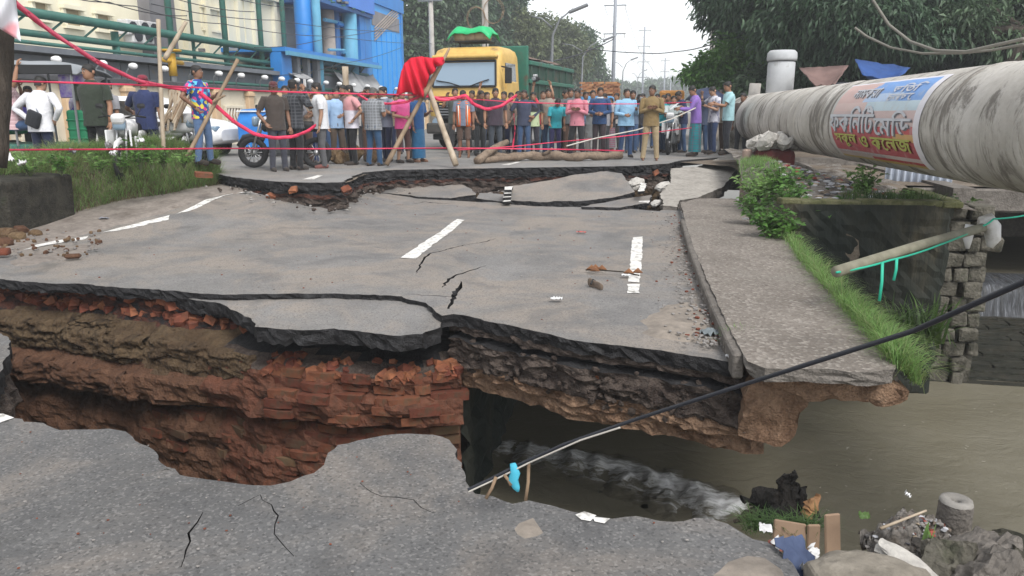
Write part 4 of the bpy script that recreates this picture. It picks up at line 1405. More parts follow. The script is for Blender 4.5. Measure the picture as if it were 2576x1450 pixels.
# ---------------------------------------------------------------- poles, lamps, pylons, wires
def pole(name, label, cat, px, Y, r0, r1, top, mat, base=.46, group=None):
    p = Yp(px, 280, Y)
    e = empty(name, (p.x, Y, base), label, cat, 0, group)
    one('pole', lambda m: m.tube([(0, 0, 0), (0, 0, (top-base)*.5), (0, 0, top-base)], [r0, (r0+r1)/2, r1], mat, 10), e, True)
    return e
e = pole('utility_pole', 'grey concrete utility pole before the dark trees left of the truck', 'utility pole', 1090, 46, .2, .14, 9, M['pole_conc'])
for z in (7.6, 8.2): one('cross_arm', lambda m: m.box((0, -.15, z), (1.5, .08, .08), M['steel']), e)
e = pole('utility_pole', 'pale concrete pole with loops of coiled cable rising behind the yellow truck', 'utility pole', 1222, 33, .17, .13, 8, M['pole_conc'])
for k, (dx, z, rr) in enumerate([(-.35, 5.0, .42), (.42, 5.3, .45)]):
    pts = [(dx+rr*math.cos(t*.5236), -.2+.03*k, z+rr*1.15*math.sin(t*.5236)) for t in range(13)]
    one('cable_coil', lambda m: m.tube(pts, .012, M['wood'], 5), e, True)
    one('cable_coil', lambda m: m.tube([(x*.93, y-.04, zz*.98+.07) for x, y, zz in pts], .012, M['wood'], 5), e, True)
# street lights down the median, each further off
sl_head = MB(); sl_head.bevbox((0, 0, 0), (.62, .2, .09), .03, M['steel'], 2)
sh_me = sl_head.mesh('lamp_head')
for i, (px, Y, hpx, hpy, lab) in enumerate([(1386, 38, 1455, 22, 'nearest street lamp arching over the road behind the green truck'), (1462, 62, 1532, 97, 'second street lamp, arching out right of the pale green trees'),
                                           (1563, 100, 1596, 148, 'third street lamp, small beside the tall power pole'), (1600, 150, 1622, 178, 'fourth street lamp, tiny and hazy over the crowd')]):
    p = Yp(px, 280, Y); h = Yp(hpx, hpy, Y)
    e = empty('street_lamp', (p.x, Y, .46), lab, 'street lamp', 0, 'street lamps down the road')
    q = h-Vector((p.x, Y, .46))
    one('post', lambda m: m.tube([(0, 0, 0), (0, 0, q.z*.55), (.05, 0, q.z*.8), (q.x*.3, 0, q.z*.92), (q.x*.8, 0, q.z)], [.1, .08, .06, .045, .035], M['steel'], 8), e, True)
    o = link('lamp_head', sh_me, e); o.location = (q.x, 0, q.z); o.rotation_euler = (0, -.35, 0); o.scale = (1.6, 1.6, 1.6)
    b_ = [(0, 0, q.z*.86), (-q.x*.4, 0, q.z*.93), (-q.x*.8, 0, q.z*.95)]
    one('arm', lambda m: m.tube(b_, .035, M['steel'], 6), e, True)
M['pole_blue'] = plain('galvanised_pole', (.3, .32, .36), .6)
tp = []
for i, (px, Y, topz, wd, lab) in enumerate([(1540, 75, 17, .17, 'tall slim steel power pole with three cross arms above the road'), (1614, 135, 15.5, .16, 'second tall power pole, pale with distance, right of the nearer one'), (1668, 190, 14, .18, 'third power pole, faint in the haze near the right hand trees'), (1684, 260, 13, .2, 'farthest power pole, barely visible in the haze above the road')]):
    e = pole('power_pole', lab, 'power pole', px, Y, wd*1.15, wd*.8, topz, M['pole_blue'], .46, 'tall power poles along the road')
    p = Yp(px, 280, Y)
    for k in range(4 if i else 4):
        z = topz-.6-k*2.55
        one('cross_arm', lambda m: m.box((0, 0, z-.46), (2.1, .1, .1), M['steel']), e)
        for xx in (-.95, .95): one('insulator', lambda m: m.tube([(xx, 0, z-.46), (xx, 0, z-.85)], .05, M['white_dirty'], 6), e)
    tp.append((p.x, Y, topz))
def wire(name, label, pts, r, mat=None, sag=0.0, cat='wire', group=None, n=20):
    out = []
    for i in range(len(pts)-1):
        a, b = Vector(pts[i]), Vector(pts[i+1])
        for k in range(n):
            t = k/n; q = a.lerp(b, t); q.z -= sag*4*t*(1-t); out.append(q)
    out.append(Vector(pts[-1]))
    o = one(name, lambda m: m.tube(out, r, mat or M['cable'], 6), None, True)
    return tag(o, label, cat, group)
for k in range(3):
    z = -.9-k*2.55
    for sx in (-.95, .95):
        pts = [(x+sx, y, t+z) for x, y, t in tp]
        pts = [(pts[0][0]+1.5, 12, pts[0][2]+2.5)]+pts if False else pts
        wire('power_line', ('left', 'right')[sx > 0]+' thin line strung from the '+('top', 'middle', 'lower')[k]+' cross arms of the power poles', pts, .012+.004*k, M['pole_blue'], 1.0, 'power line', 'power lines along the road')
p1 = Yp(1478, 62, 0+62); 
wire('power_line', 'dark cable sagging from the pale green trees to the right hand trees', [Yp(1225, 168, 40), Yp(1420, 148, 42), Yp(1545, 98, 46)], .03, None, .1, 'power line')
wire('power_line', 'dark cable curving across the sky to the right hand trees', [Yp(1480, 122, 44), Yp(1620, 134, 40), Yp(1700, 130, 36), Yp(1790, 112, 30)], .022, None, .05, 'power line')
for k, (a, b, c, d) in enumerate([(80, -40, 470, 40), (120, -40, 560, 60), (200, -60, 640, 30), (300, -80, 740, 20), (640, 120, 1010, 60), (700, 190, 1010, 120), (560, 60, 1100, 110), (380, 10, 1000, 80)]):
    wire('cable', 'thin cable across the factory front, '+('lowest at far left', 'second from the left', 'crossing the cream windows', 'ending left of the blue columns', 'across the blue columns', 'lowest across the blue canopy', 'longest, reaching the utility pole', 'from the green posts to the blue block')[k], [Xp(a, b, -13.2), Xp((a+c)/2, (b+d)/2+6, -13.4), Xp(c, d, -13.6)], .012, None, .1, 'cable', 'thin cables across the factory fronts')
# blue side of the far end of the road and a far hazy tower
e = pole('utility_pole', 'slim dark pole at the edge of the right hand trees', 'utility pole', 1782, 36, .12, .1, 8.5, M['pole_conc'])
for z in (3.2, 4.0, 4.8, 5.6, 6.4, 7.2): one('step_iron', lambda m: m.box((0, 0, z), (.6, .04, .04), M['steel']), e)

# ---------------------------------------------------------------- the big water pipe
pa, pb = Dp(1876, 298, 20.6), Dp(2576, 318, 7.0)
pdir = (pb-pa); pdir.normalize()
PR = .6
M['pipe'] = None
def _pipe():
    m, n, b = new_mat('weathered_pipe')
    v = coords(n, 'Object')
    vs = coords(n, 'Object', (1.0, .28, .28))       # x runs along the pipe: streaks go round it
    col = ramp(n, [(.3, (.34, .315, .28)), (.5, (.47, .445, .405)), (.7, (.60, .575, .54))], noise_n(n, v, 1.3, 7, .7))
    st = noise_n(n, coords(n, 'Object', (1.5, .6, .6)), 1.5, 9, .74, .7)
    col = mixc(n, mrange(n, st, .50, .60, 0, .9), col, (.155, .14, .122))
    s2 = noise_n(n, coords(n, 'Object', (1.0, .45, .45)), 5.5, 7, .72, .4)
    col = mixc(n, mrange(n, s2, .55, .66, 0, .7), col, (.19, .17, .15))
    col = mixc(n, mrange(n, noise_n(n, coords(n, 'Object', (2.4, .25, .25)), 1.4, 5), .56, .7, 0, .6), col, (.56, .52, .44))
    n.links.new(col, b.inputs['Base Color'])
    b.inputs['Roughness'].default_value = .82
    b.inputs['Specular IOR Level'].default_value = .25
    p = bump(n, b, noise_n(n, v, 9, 7, .7), .6, .02)
    bump(n, b, st, .25, .015, p)
    return m
M['pipe'] = _pipe()
pipe = empty('water_pipe', pa, 'huge weathered grey water pipe crossing above the canal bank', 'pipe')
zax = Vector((0, 0, 1)); yax = zax.cross(pdir).normalized(); zax2 = pdir.cross(yax)
PM = Matrix((pdir, yax, zax2)).transposed().to_4x4()
pipe.matrix_world = Matrix.Translation(pa) @ PM
PL = (pb-pa).length
def pprof(): return [(-.0, PR)]
mb = MB()
rings = []
NS = 48
pts = []
# elbow that turns down into the ground at the far end
path = []
for k in range(9):
    t = k/8*PI/2
    path.append((-.75*math.cos(PI/2-t)-.0, 0, -.75+.75*math.sin(PI/2-t)))
path = [(-.75, 0, -2.0)]+list(reversed(path))
body = [(x, 0, 0) for x in np.arange(.25, PL+11, .25)]
rad = [PR]*(len(path)+len(body))
mb.tube(path+body, rad, M['pipe'], NS)
pb_o = mb.build('pipe_body', pipe, True)
# banner wrapped on the side facing the road
def pipe_xt(px, py):
    """photo pixel on the pipe -> (distance along it, angle round it; 0 = facing the road, 90 = top)"""
    d = ray(px, py); o_c = _C-pa
    dl = Vector((d.dot(pdir), d.dot(yax), d.dot(zax2))); ol = Vector((o_c.dot(pdir), o_c.dot(yax), o_c.dot(zax2)))
    A = dl.y**2+dl.z**2; Bq = 2*(dl.y*ol.y+dl.z*ol.z); Cq = ol.y**2+ol.z**2-PR**2
    D = Bq*Bq-4*A*Cq
    if D < 0: D = 0
    t = (-Bq-math.sqrt(D))/(2*A)
    q = ol+dl*t
    return q.x, math.atan2(q.z, q.y if yroad > 0 else -q.y)
yroad = 1 if yax.x < 0 else -1
def on_pipe(x, th, r):
    return Vector((x, yroad*math.cos(th)*r, math.sin(th)*r))
bx0, _t = pipe_xt(2088, 330); bx1, _t2 = pipe_xt(2312, 330)
mb = MB()
for x in [2.0, bx0-2.6, bx0-.55, bx1+.5, bx1+1.9, bx1+3.4]:
    mb2 = MB(); mb2.lathe([(PR+.001, -.05), (PR+.008, -.04), (PR+.01, 0), (PR+.008, .04), (PR+.001, .05)], (x, 0, 0), M['pipe'], NS, 'X')
    o = mb2.build('weld_band', pipe, True)
ttop = max(pipe_xt(2330, 196)[1], R(55)); tbot = -R(52)
bn = empty('banner', pipe.matrix_world @ Vector((bx0, 0, 0)), 'printed school banner with white and yellow lettering wrapped on the big pipe', 'banner')
bn.matrix_world = Matrix.Translation(pipe.matrix_world @ Vector((bx0, 0, 0))) @ PM
BW = bx1-bx0; BH = (ttop-tbot)*PR
print('banner', BW, BH, math.degrees(ttop))
def bmp(u, v, lift):            # u 0..1 along from the far (left) end, v 0..1 from the top
    th = ttop-(ttop-tbot)*v
    return on_pipe(u*BW, th, PR+lift)
def banner_mat():
    m, n, b = new_mat('banner_print')
    at = n.nodes.new('ShaderNodeAttribute'); at.attribute_name = 'print'
    v = coords(n)
    col = mixc(n, mrange(n, noise_n(n, v, 9, 4), .5, .75, 0, .35), at.outputs['Color'], (.5, .48, .45))
    n.links.new(col, b.inputs['Base Color'])
    b.inputs['Roughness'].default_value = .55
    bump(n, b, noise_n(n, v, 5, 3), .25, .02)
    return m
NU, NV = 60, 80
V = []; F = []; CO = []
def bcol(u, v):
    e = .012*math.sin(u*23)+.01*math.sin(v*31)
    if u > .955 or v < .03: return (.72, .70, .74)
    if u < .03: return (.5, .48, .45)
    if v < .30:
        if u > .42-.25*v+e: 
            return (.17, .34, .68) if v < .2 or u > .75 else (.42, .55, .74)
        return (.62, .42, .38)
    if v < .40:
        return (.64, .47, .43) if u < .45+e else (.5, .62, .68)
    if v < .63: return (.60, .46, .44) if v < .56+e else (.55, .10, .11)
    if v < .87:
        if u > .70 and v < .70: return (.62, .38, .16) if u > .76+abs(v-.665)*1.2 else (.55, .10, .11)
        return (.44, .085, .10)
    if v < .92: return (.45, .36, .35) if u < .6 else (.6, .5, .48)
    if v < .965: return (.45, .05, .06) if u > .45 else (.5, .4, .36)
    return (.46, .34, .10)
for k in range(NV+1):
    for i in range(NU+1):
        V.append(bmp(i/NU, k/NV, .008+.004*noise.noise(Vector((i*.2, k*.15, 1)))))
for k in range(NV):
    for i in range(NU):
        F.append((k*(NU+1)+i, k*(NU+1)+i+1, (k+1)*(NU+1)+i+1, (k+1)*(NU+1)+i)); CO.append(bcol((i+.5)/NU, (k+.5)/NV))
me = raw_mesh('banner_sheet', V, F, [banner_mat()], None, True)
at = me.attributes.new('print', 'FLOAT_COLOR', 'FACE')
for i, c in enumerate(CO): at.data[i].color = (*c, 1)
link('banner_sheet', me, bn)
def lettering(txt, u0, u1, v0, v1, mat, bold=.0, lift=.016, shadow=None):
    cu = bpy.data.curves.new('lettering', 'FONT')
    cu.body = txt; cu.size = 1.0; cu.resolution_u = 3
    to = bpy.data.objects.new('t', cu); COL.objects.link(to)
    bpy.context.view_layer.update()
    dg = bpy.context.evaluated_depsgraph_get()
    me = bpy.data.meshes.new_from_object(to.evaluated_get(dg))
    bpy.data.objects.remove(to)
    if not len(me.vertices): return
    bm = bmesh.new(); bm.from_mesh(me); bpy.data.meshes.remove(me)
    xs = [v.co.x for v in bm.verts]; ys = [v.co.y for v in bm.verts]
    a, b, c, d = min(xs), max(xs), min(ys), max(ys)
    for k in range(1, 9):
        bmesh.ops.bisect_plane(bm, geom=list(bm.verts)+list(bm.edges)+list(bm.faces), plane_co=(0, c+(d-c)*k/9, 0), plane_no=(0, 1, 0))
    for layer, (lf, mt, du, dv) in enumerate(([(lift-.006, shadow, .010, .010), (lift-.0052, shadow, .016, .016)] if shadow else [])+[(lift, mat, 0, 0)]+([(lift+.0008, mat, bold*.22, 0), (lift+.0016, mat, bold*.11, bold*.2)] if bold else [])):
        b2 = bm.copy()
        for v in b2.verts:
            u = u0+(u1-u0)*(v.co.x-a)/(b-a); w_ = v1-(v1-v0)*(v.co.y-c)/(d-c)
            v.co = bmp(u+du, w_+dv, lf)
        me2 = bpy.data.meshes.new('lettering'); b2.to_mesh(me2); b2.free()
        me2.materials.append(mt)
        link('lettering' if mt is mat else 'lettering_shadow', me2, bn)
    bm.free()
ink_w = plain('ink_white', (.60, .62, .66), .5); ink_g = plain('ink_grey', (.2, .2, .22), .6); ink_y = plain('ink_yellow', (.48, .50, .12), .5); ink_d = plain('ink_dark_red', (.2, .03, .03), .6)
lettering('ফকিনিট', .01, .57, .345, .63, ink_w, .03, .018, ink_g)
lettering('েমিড', .58, .93, .40, .64, ink_w, .03, .018, ink_g)
lettering('সকুল', .08, .36, .66, .81, ink_y, .03, .018, ink_d)
lettering('ও কেলজ', .40, .92, .67, .80, ink_y, .03, .018, ink_d)
lettering('ভিতি', .62, .9, .09, .2, ink_w, .03, .016)
lettering('নামকরা', .2, .5, .12, .24, ink_w, .02, .016, ink_g)
lettering('চলছে', .62, .86, .225, .30, ink_w, .02, .016)
lettering('ফকিনট মডেল সকুল ও কলেজ', .10, .62, .865, .905, ink_w, .0, .016)

# support block under the far end of the pipe
sp = empty('pipe_support', U(1945, 470, .1), 'dark red support block with crumbled grey concrete under the pipe', 'support')
def rel(root, o):
    o.location = o.location-root.location; return o
spc = Yp(1935, 410, 14.6)
o = MB(); o.bevbox((spc.x+.05, 14.55, .5), (.7, .55, .86), .12, mk('dark_red_paint', (.12, .022, .02), (.075, .02, .018), 5, .7, .3, 14, .5, .02), 2, .2)
rel(sp, o.build('block', sp))
o = MB(); o.bevbox((spc.x-.42, 14.5, .42), (.14, .2, 1.0), .03, mk('pink_render', (.34, .25, .2), (.26, .2, .17), 5, .9), 1, .1)
rel(sp, o.build('post', sp))
random.seed(3)
CM = [rock_mesh('lump', M['conc_light'], i*1.9+2, 2, .4, (1, .8, .5)) for i in range(4)]
for i in range(16):
    l_ = link('lump', random.choice(CM), sp)
    l_.location = Vector((spc.x-.35+random.random()*.85, 14.5+random.uniform(-.3, .3), .95+random.random()*.14))-sp.location
    l_.scale = [random.uniform(.2, .48)]*3; l_.rotation_euler = (random.random(), random.random(), random.random()*6)
# upright things behind the pipe
B['post'] = mk('post_white', (.46, .47, .48), (.36, .37, .38), 3, .8, .2, dirt=(.2, .2, .19), dlo=.55)
p = Yp(1963, 200, 20.5)
e = empty('stone_post', (p.x, 20.5, .46), 'stout white banded concrete post standing behind the pipe', 'post')
for k, (z0, z1) in enumerate([(0, .78), (.82, 1.05), (1.1, 1.42), (1.46, 2.35)]):
    one('drum', lambda m: m.lathe([(.31, z0), (.335, z0+.03), (.335, z1-.03), (.31, z1)], (0, 0, 0), B['post'], 18), e, True)
one('cap', lambda m: m.lathe([(.36, 2.37), (.37, 2.42), (.36, 2.56), (.3, 2.62)], (0, 0, 0), B['post'], 18), e, True)
p = Yp(1897, 190, 21.5)
e = empty('stone_post', (p.x, 21.5, .46), 'slim leaning grey concrete stub left of the white banded post', 'post')
one('shaft', lambda m: m.tube([(-.05, 0, 0), (.0, 0, .9), (.05, 0, 1.86)], [.16, .155, .15], M['pole_conc'], 12), e, True)
p = Yp(2040, 200, 22)
tr_ = mk('brown_cloth', (.2, .13, .115), (.14, .09, .08), 3, .8, .2); tb_ = mk('blue_tarp', (.02, .07, .24), (.015, .05, .17), 3, .6, .3)
def awning(label, q, mat, drop, seed):
    mb = MB(); P = []
    for i in range(11):
        row = []
        for k in range(7):
            u, t = i/10, k/6
            p_ = q[0].lerp(q[1], u).lerp(q[3].lerp(q[2], u), t)
            p_.z += -.25*math.sin(PI*u)*math.sin(PI*t)+.05*noise.noise(Vector((u*5, t*5, seed)))
            row.append(p_)
        P.append(row)
    mb.grid(P, mat)
    o = mb.build('awning', None, True); sm = o.modifiers.new('thick', 'SOLIDIFY'); sm.thickness = .015
    tag(o, label, 'awning')
awning('brown cloth awning sagging above the pipe left of the blue one', [Yp(2010, 172, 20), Yp(2135, 166, 20), Yp(2100, 214, 17.5), Yp(2050, 216, 17.5)], tr_, .3, 1)
awning('dark blue plastic awning above the pipe below the trees', [Yp(2150, 150, 19), Yp(2290, 172, 19), Yp(2250, 205, 17), Yp(2170, 190, 17)], tb_, .3, 2)
shk = empty('shack', (8.5, 23, .46), 'tin shack coloured dark for the shade under the right hand trees', 'shack')
rel(shk, one('wall', lambda m: m.box((10.5, 24.4, 1.3), (11, 3.6, 1.7), B['dark']), shk))  # wall colour stands in for the dark void under the trees
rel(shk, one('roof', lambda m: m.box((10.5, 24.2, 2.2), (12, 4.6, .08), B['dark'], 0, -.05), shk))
e = empty('corrugated_sheet', (4.5, 13.5, .3), 'pale blue corrugated tin sheet standing below the pipe', 'tin sheet')
mb = MB(); a, b = Yp(2225, 450, 13.6), Yp(2392, 478, 13.2)
P = []
for i in range(61):
    t = i/60; q = a.lerp(b, t)
    P.append([Vector((q.x, q.y+.03*math.sin(t*60), .95))-e.location, Vector((q.x, q.y+.03*math.sin(t*60), -.05-.05*t))-e.location])
mb.grid(P, mk('pale_tin', (.36, .4, .46), (.27, .3, .36), 3, .5, .4))
o = mb.build('sheet', e, True); o.modifiers.new('thick', 'SOLIDIFY').thickness = .006
# two thick pale cables slung under the trees, right
wire('cable', 'upper slack grey cable slung under the right hand trees', [Yp(2195, 0, 11), Yp(2235, 62, 11), Yp(2290, 105, 10.5), Yp(2355, 128, 10), Yp(2430, 131, 9.6), Yp(2576, 98, 9)], .019, M['old_cable'], 0, 'cable')
wire('cable', 'lower slack grey cable slung under the right hand trees', [Yp(2150, 70, 11.5), Yp(2180, 92, 11.5), Yp(2240, 120, 11), Yp(2320, 135, 10.5), Yp(2420, 134, 10), Yp(2500, 126, 9.7), Yp(2576, 112, 9.3)], .016, M['old_cable'], 0, 'cable')

# ---------------------------------------------------------------- rail, rope and the cable in front
ra, rb = Dp(2104, 684, 5.6), Dp(2475, 572, 7.4)
rl = empty('rail_pipe', ra, 'mossy grey rail pipe tied with green rope over the canal', 'rail')
one('pipe', lambda m: m.tube([Vector((0, 0, 0)), (rb-ra)*.5+Vector((0, 0, .01)), rb-ra], .045, M['rail_pipe'], 10), rl, True)
rag = MB()
q = rb-ra
rag.tube([q+Vector((-.05, 0, .05)), q+Vector((.02, 0, .06)), q+Vector((.08, .02, .0)), q+Vector((.1, 0, -.12)), q+Vector((.08, 0, -.2))], [.05, .09, .085, .07, .03], M['white_dirty'], 8)
rag.tube([q+Vector((-.12, 0, .02)), q+Vector((-.13, 0, -.12)), q+Vector((-.12, 0, -.22))], [.05, .045, .02], M['white_dirty'], 7)
o = rag.build('tied_rag', None, True); o.location = ra
tag(o, 'dirty white rag knotted round the far end of the rail pipe', 'rag')
wire('rope', 'thin green rope strung along the rail pipe and on to the right', [Dp(2104, 686, 5.55), Dp(2240, 655, 6.0), Dp(2360, 618, 6.6), Dp(2470, 570, 7.3), Dp(2500, 551, 7.3), Dp(2600, 538, 7.4)], .009, M['green_rope'], .01, 'rope')
for i, (x0, y0, y1, w_) in enumerate([(2220, 660, 758, 16), (2256, 652, 706, 12)]):
    a, b = Dp(x0, y0, 5.85+.1*i), Dp(x0-8, y1, 5.85+.1*i)
    o = one('ribbon', lambda m: m.tube([a, a.lerp(b, .5)+Vector((.01, .01, 0)), b], .012, M['green_rope'], 6, True, .3), None, True)
    tag(o, ['longer', 'shorter'][i]+' green strip hanging from the rail pipe rope', 'strip')
wire('cable', 'thick black cable slung across the hole from the right', [Dp(1178, 1232, 3.0), Dp(1240, 1203, 2.98), Dp(1300, 1172, 2.95), Dp(1420, 1118, 2.8), Dp(1600, 1055, 2.6), Dp(1880, 965, 2.25), Dp(2300, 832, 1.8), Dp(2700, 655, 1.4)], .0072, None, 0, 'cable')
wire('wire', 'thin grey wire twisted along the black cable near the hole edge', [Dp(1178, 1238, 2.99), Dp(1260, 1200, 2.96), Dp(1330, 1165, 2.9), Dp(1460, 1108, 2.74), Dp(1560, 1076, 2.63)], .0035, M['rope'], 0, 'wire')
a = Dp(1290, 1178, 2.93)
o = MB()
o.tube([a+Vector((0, 0, .02)), a+Vector((.01, 0, -.02)), a+Vector((.0, 0, -.05)), a+Vector((.015, 0, -.085)), a+Vector((.022, 0, -.10))], [.012, .02, .022, .015, .005], mk('cyan_cloth', (.07, .42, .56), (.05, .32, .44), 20, .7, .3), 8, True, .5)
tag(o.build('rag', None, True), 'bright cyan rag tied to the black cable over the hole', 'rag')
for i, (x0, y0, x1, y1) in enumerate([(1248, 1200, 1222, 1255), (1330, 1165, 1322, 1260), (1268, 1195, 1285, 1222)]):
    a, b = Dp(x0, y0, 2.94), Dp(x1, y1, 2.94)
    o = one('strap', lambda m: m.tube([a, a.lerp(b, .5)+Vector((.004, 0, 0)), b], .007, M['wood'], 6, True, .3), None, True)
    tag(o, ['left brown strap hanging from the cable beside the cyan rag', 'right brown strap hanging straight down from the cable', 'short curled brown strap just left of the cyan rag'][i], 'strap')
# ---------------------------------------------------------------- vehicles
GZ = .5                                                  # level of the far road
def wheel(parent, c, r, wdt, name='wheel', spokes=0, hub=None, axis='X'):
    m = MB()
    k = wdt/2
    pr = [(r*.66, -k*.8), (r*.9, -k), (r, -k*.6), (r, k*.6), (r*.9, k), (r*.66, k*.8)]
    rows = []
    for rr, h in pr+[pr[0]]:
        rows.append([(h, rr*math.cos(2*PI*q/24), rr*math.sin(2*PI*q/24)) if axis == 'X' else (rr*math.cos(2*PI*q/24), h, rr*math.sin(2*PI*q/24)) for q in range(25)])
    m.grid(rows, M['tyre'])
    o = m.build(name, parent, True); o.location = c
    h = MB()
    hm = hub or M['steel']
    if spokes:
        h.lathe([(r*.16, -k*1.02), (r*.2, 0), (r*.16, k*1.02)], (0, 0, 0), hm, 12, axis)
        for i in range(spokes):
            a = 2*PI*i/spokes
            d = (0, math.cos(a)*r*.8, math.sin(a)*r*.8) if axis == 'X' else (math.cos(a)*r*.8, 0, math.sin(a)*r*.8)
            h.tube([(0, 0, 0), d], r*.03, hm, 5)
    else:
        h.lathe([(r*.1, -k*.7), (r*.2, -k*1.02), (r*.3, -k*.75), (r*.6, -k*.55), (r*.64, -k*.8), (r*.64, k*.8), (r*.6, k*.55), (r*.3, k*.75), (r*.2, k*1.02), (r*.1, k*.7)], (0, 0, 0), hm, 18, axis)
    h.build('rim', o, True)
    return o

# yellow tipper truck, nose towards us (local -y is the front)
tp_ = U(1170, 372, GZ)
TX, TY = Yp(1168, 300, 21.0).x, 21.0
trk = empty('tipper_truck', (TX, TY, GZ), 'yellow cabbed tipper truck with a dark green body facing the collapse', 'truck', R(-8))
ym, gm, gd = M['truck_yellow'], M['truck_green'], M['truck_green_dark']
def tb(name, c, d, b, mat, **k):
    o = MB(); o.bevbox(c, d, b, mat, 2, **k); return o.build(name, trk)
# cab as a loft of rounded sections, front face slightly raked
def cab():
    m = MB(); rows = []
    for (z, y0, y1, hw) in [(.95, .02, 1.75, 1.08), (1.0, 0, 1.78, 1.1), (1.55, 0, 1.8, 1.1), (1.62, .02, 1.8, 1.09), (2.45, .16, 1.8, 1.04), (2.62, .2, 1.78, 1.03), (2.78, .32, 1.72, .98), (2.86, .5, 1.6, .86), (2.88, .7, 1.4, .6)]:
        r_ = .16; row = []
        for (cx, cy, a0) in ((hw-r_, y0+r_, -90), (hw-r_, y1-r_, 0), (-hw+r_, y1-r_, 90), (-hw+r_, y0+r_, 180)):
            for k in range(5):
                a = R(a0+22.5*k); row.append(Vector((cx+r_*math.cos(a), cy+r_*math.sin(a), z)))
        rows.append(row+[row[0]])
    m.grid(rows, ym)
    n = len(rows[-1])-1
    m.add(rows[-1][:n], [tuple(range(n))], ym)
    return m.build('cab', trk, True)
cab()
o = MB()                                                # windscreen and its rubber
o.add([(-.92, .012, 1.8), (.92, .012, 1.8), (.88, .135, 2.42), (-.88, .135, 2.42), (-.92, .05, 1.8), (.92, .05, 1.8), (.88, .17, 2.42), (-.88, .17, 2.42)], [(0, 1, 2, 3), (0, 4, 5, 1), (1, 5, 6, 2), (2, 6, 7, 3), (3, 7, 4, 0)], M['glass'])
ws = o.build('windscreen', trk)
o = MB()
for a, b in (((-.95, .0, 1.77), (.95, .0, 1.77)), ((.95, .0, 1.77), (.90, .135, 2.46)), ((.90, .135, 2.46), (-.90, .135, 2.46)), ((-.90, .135, 2.46), (-.95, .0, 1.77))): o.tube([a, b], .03, M['black'], 6)
o.build('seal', ws)
for s in (-1, 1):
    o = MB()
    o.tube([(-.1, -.03, 1.78), (-.45, -.01, 1.88), (-.85, .01, 1.94)] if s < 0 else [(.2, -.03, 1.78), (.55, -.01, 1.9), (.75, .0, 1.95)], .016, M['black'], 6)
    o.build('wiper', trk)
    o = MB()                                            # door with window
    o.bevbox((s*1.085, .95, 1.45), (.07, 1.05, .95), .03, ym, 2)
    d = o.build('door', trk)
    o = MB(); o.add([(s*1.107, .42, 1.72), (s*1.107, 1.38, 1.72), (s*1.062, 1.38, 2.42), (s*1.062, .52, 2.42)], [(0, 1, 2, 3)], M['glass_dark'])
    o.add([(s*1.09, .42, 1.72), (s*1.09, 1.38, 1.72), (s*1.045, 1.38, 2.42), (s*1.045, .52, 2.42)], [(0, 1, 2, 3)], M['black'])
    o.build('window', d)
    one('handle', lambda m: m.box((s*1.13, 1.3, 1.5), (.03, .16, .03), M['black']), d)
    o = MB(); o.tube([(s*1.08, .12, 2.3), (s*1.32, .02, 2.25)], .02, M['black'], 6); o.bevbox((s*1.32, 0, 2.05), (.2, .06, .42), .02, M['black'], 1)
    o.build('mirror', trk)
    one('headlight', lambda m: m.lathe([(.13, -.06), (.13, .0), (.08, .02)], (s*.82, -.04, .78), M['glass'], 14, 'Y'), trk)
tb('visor', (0, .1, 2.58), (1.95, .2, .10), .04, ym)
o = MB()
for i in range(8): o.bevbox((0, -.02, 1.52-.075*i), (1.5, .06, .04), .012, ym if i < 4 else M['steel'], 1)
o.build('grille', trk)
tb('grille_panel', (0, .03, 1.12), (1.75, .1, .5), .03, M['black'])
tb('bumper', (0, -.06, .62), (2.2, .3, .3), .05, mk('bumper_dark', (.07, .065, .06), (.04, .038, .036), 6, .7, .3))
tb('bumper_skirt', (0, .0, .38), (1.9, .2, .16), .03, M['black'])
tb('number_plate', (0, -.215, .6), (.5, .012, .14), .004, M['white_dirty'])
for (x, y) in ((-.92, 1.0), (.92, 1.0), (-.92, 5.1), (.92, 5.1), (-.92, 6.3), (.92, 6.3)): wheel(trk, (x, y, .5), .5, .32)
tb('chassis', (0, 4.2, .8), (.9, 6.4, .24), .02, M['steel'])
tb('headboard', (0, 2.2, 2.0), (2.4, .14, 2.0), .03, gm)
o = MB(); o.bevbox((0, 5.0, 1.85), (2.36, 5.4, 1.5), .04, gd, 2)
body = o.build('tipper_body', trk)
for z in (2.52, 1.98, 1.3):
    for s in (-1, 1): one('rail', lambda m: m.bevbox((s*1.2, 5.0, z), (.1, 5.4, .13), .02, gm, 1), body)
for k in range(7):
    for s in (-1, 1): one('stake', lambda m: m.bevbox((s*1.19, 2.5+k*.84, 1.85), (.07, .09, 1.45), .015, gd, 1), body)
o = MB()
P = []
for i in range(25):
    row = []
    for k in range(11):
        u, t = i/24, k/10
        row.append((-1.12+2.24*t, 2.35+5.3*u, 2.66+.22*math.sin(PI*t)+.05*noise.noise(Vector((u*6, t*5, 2)))))
    P.append(row)
o.grid(P, mk('brown_sheet', (.17, .11, .085), (.12, .085, .07), 2, .8, .2)); o.build('load_cover', trk, True)
o = MB()                                                 # roof carrier with a bundle
for x in (-.4, .4): o.tube([(x, .75, 2.85), (x, .75, 3.02)], .02, M['black'], 6)
o.box((0, .85, 3.02), (1.0, .8, .03), M['black']); o.build('carrier', trk)
bx, by = TX, TY
bd_m = mk('bundle_sack', (.45, .34, .2), (.34, .25, .15), 6, .85, .2)
cE = trk.matrix_basis @ Vector((-.02, .85, 3.03))
e = empty('bundle', cE, 'buff sack bundle under a bright green plastic sheet on the yellow truck roof', 'bundle', R(-8))
o = MB()
for x in (-.27, .0, .27): o.bevbox((x*1.05, 0, .15), (.4, .6, .3), .1, bd_m, 3, random.uniform(-.2, .2))
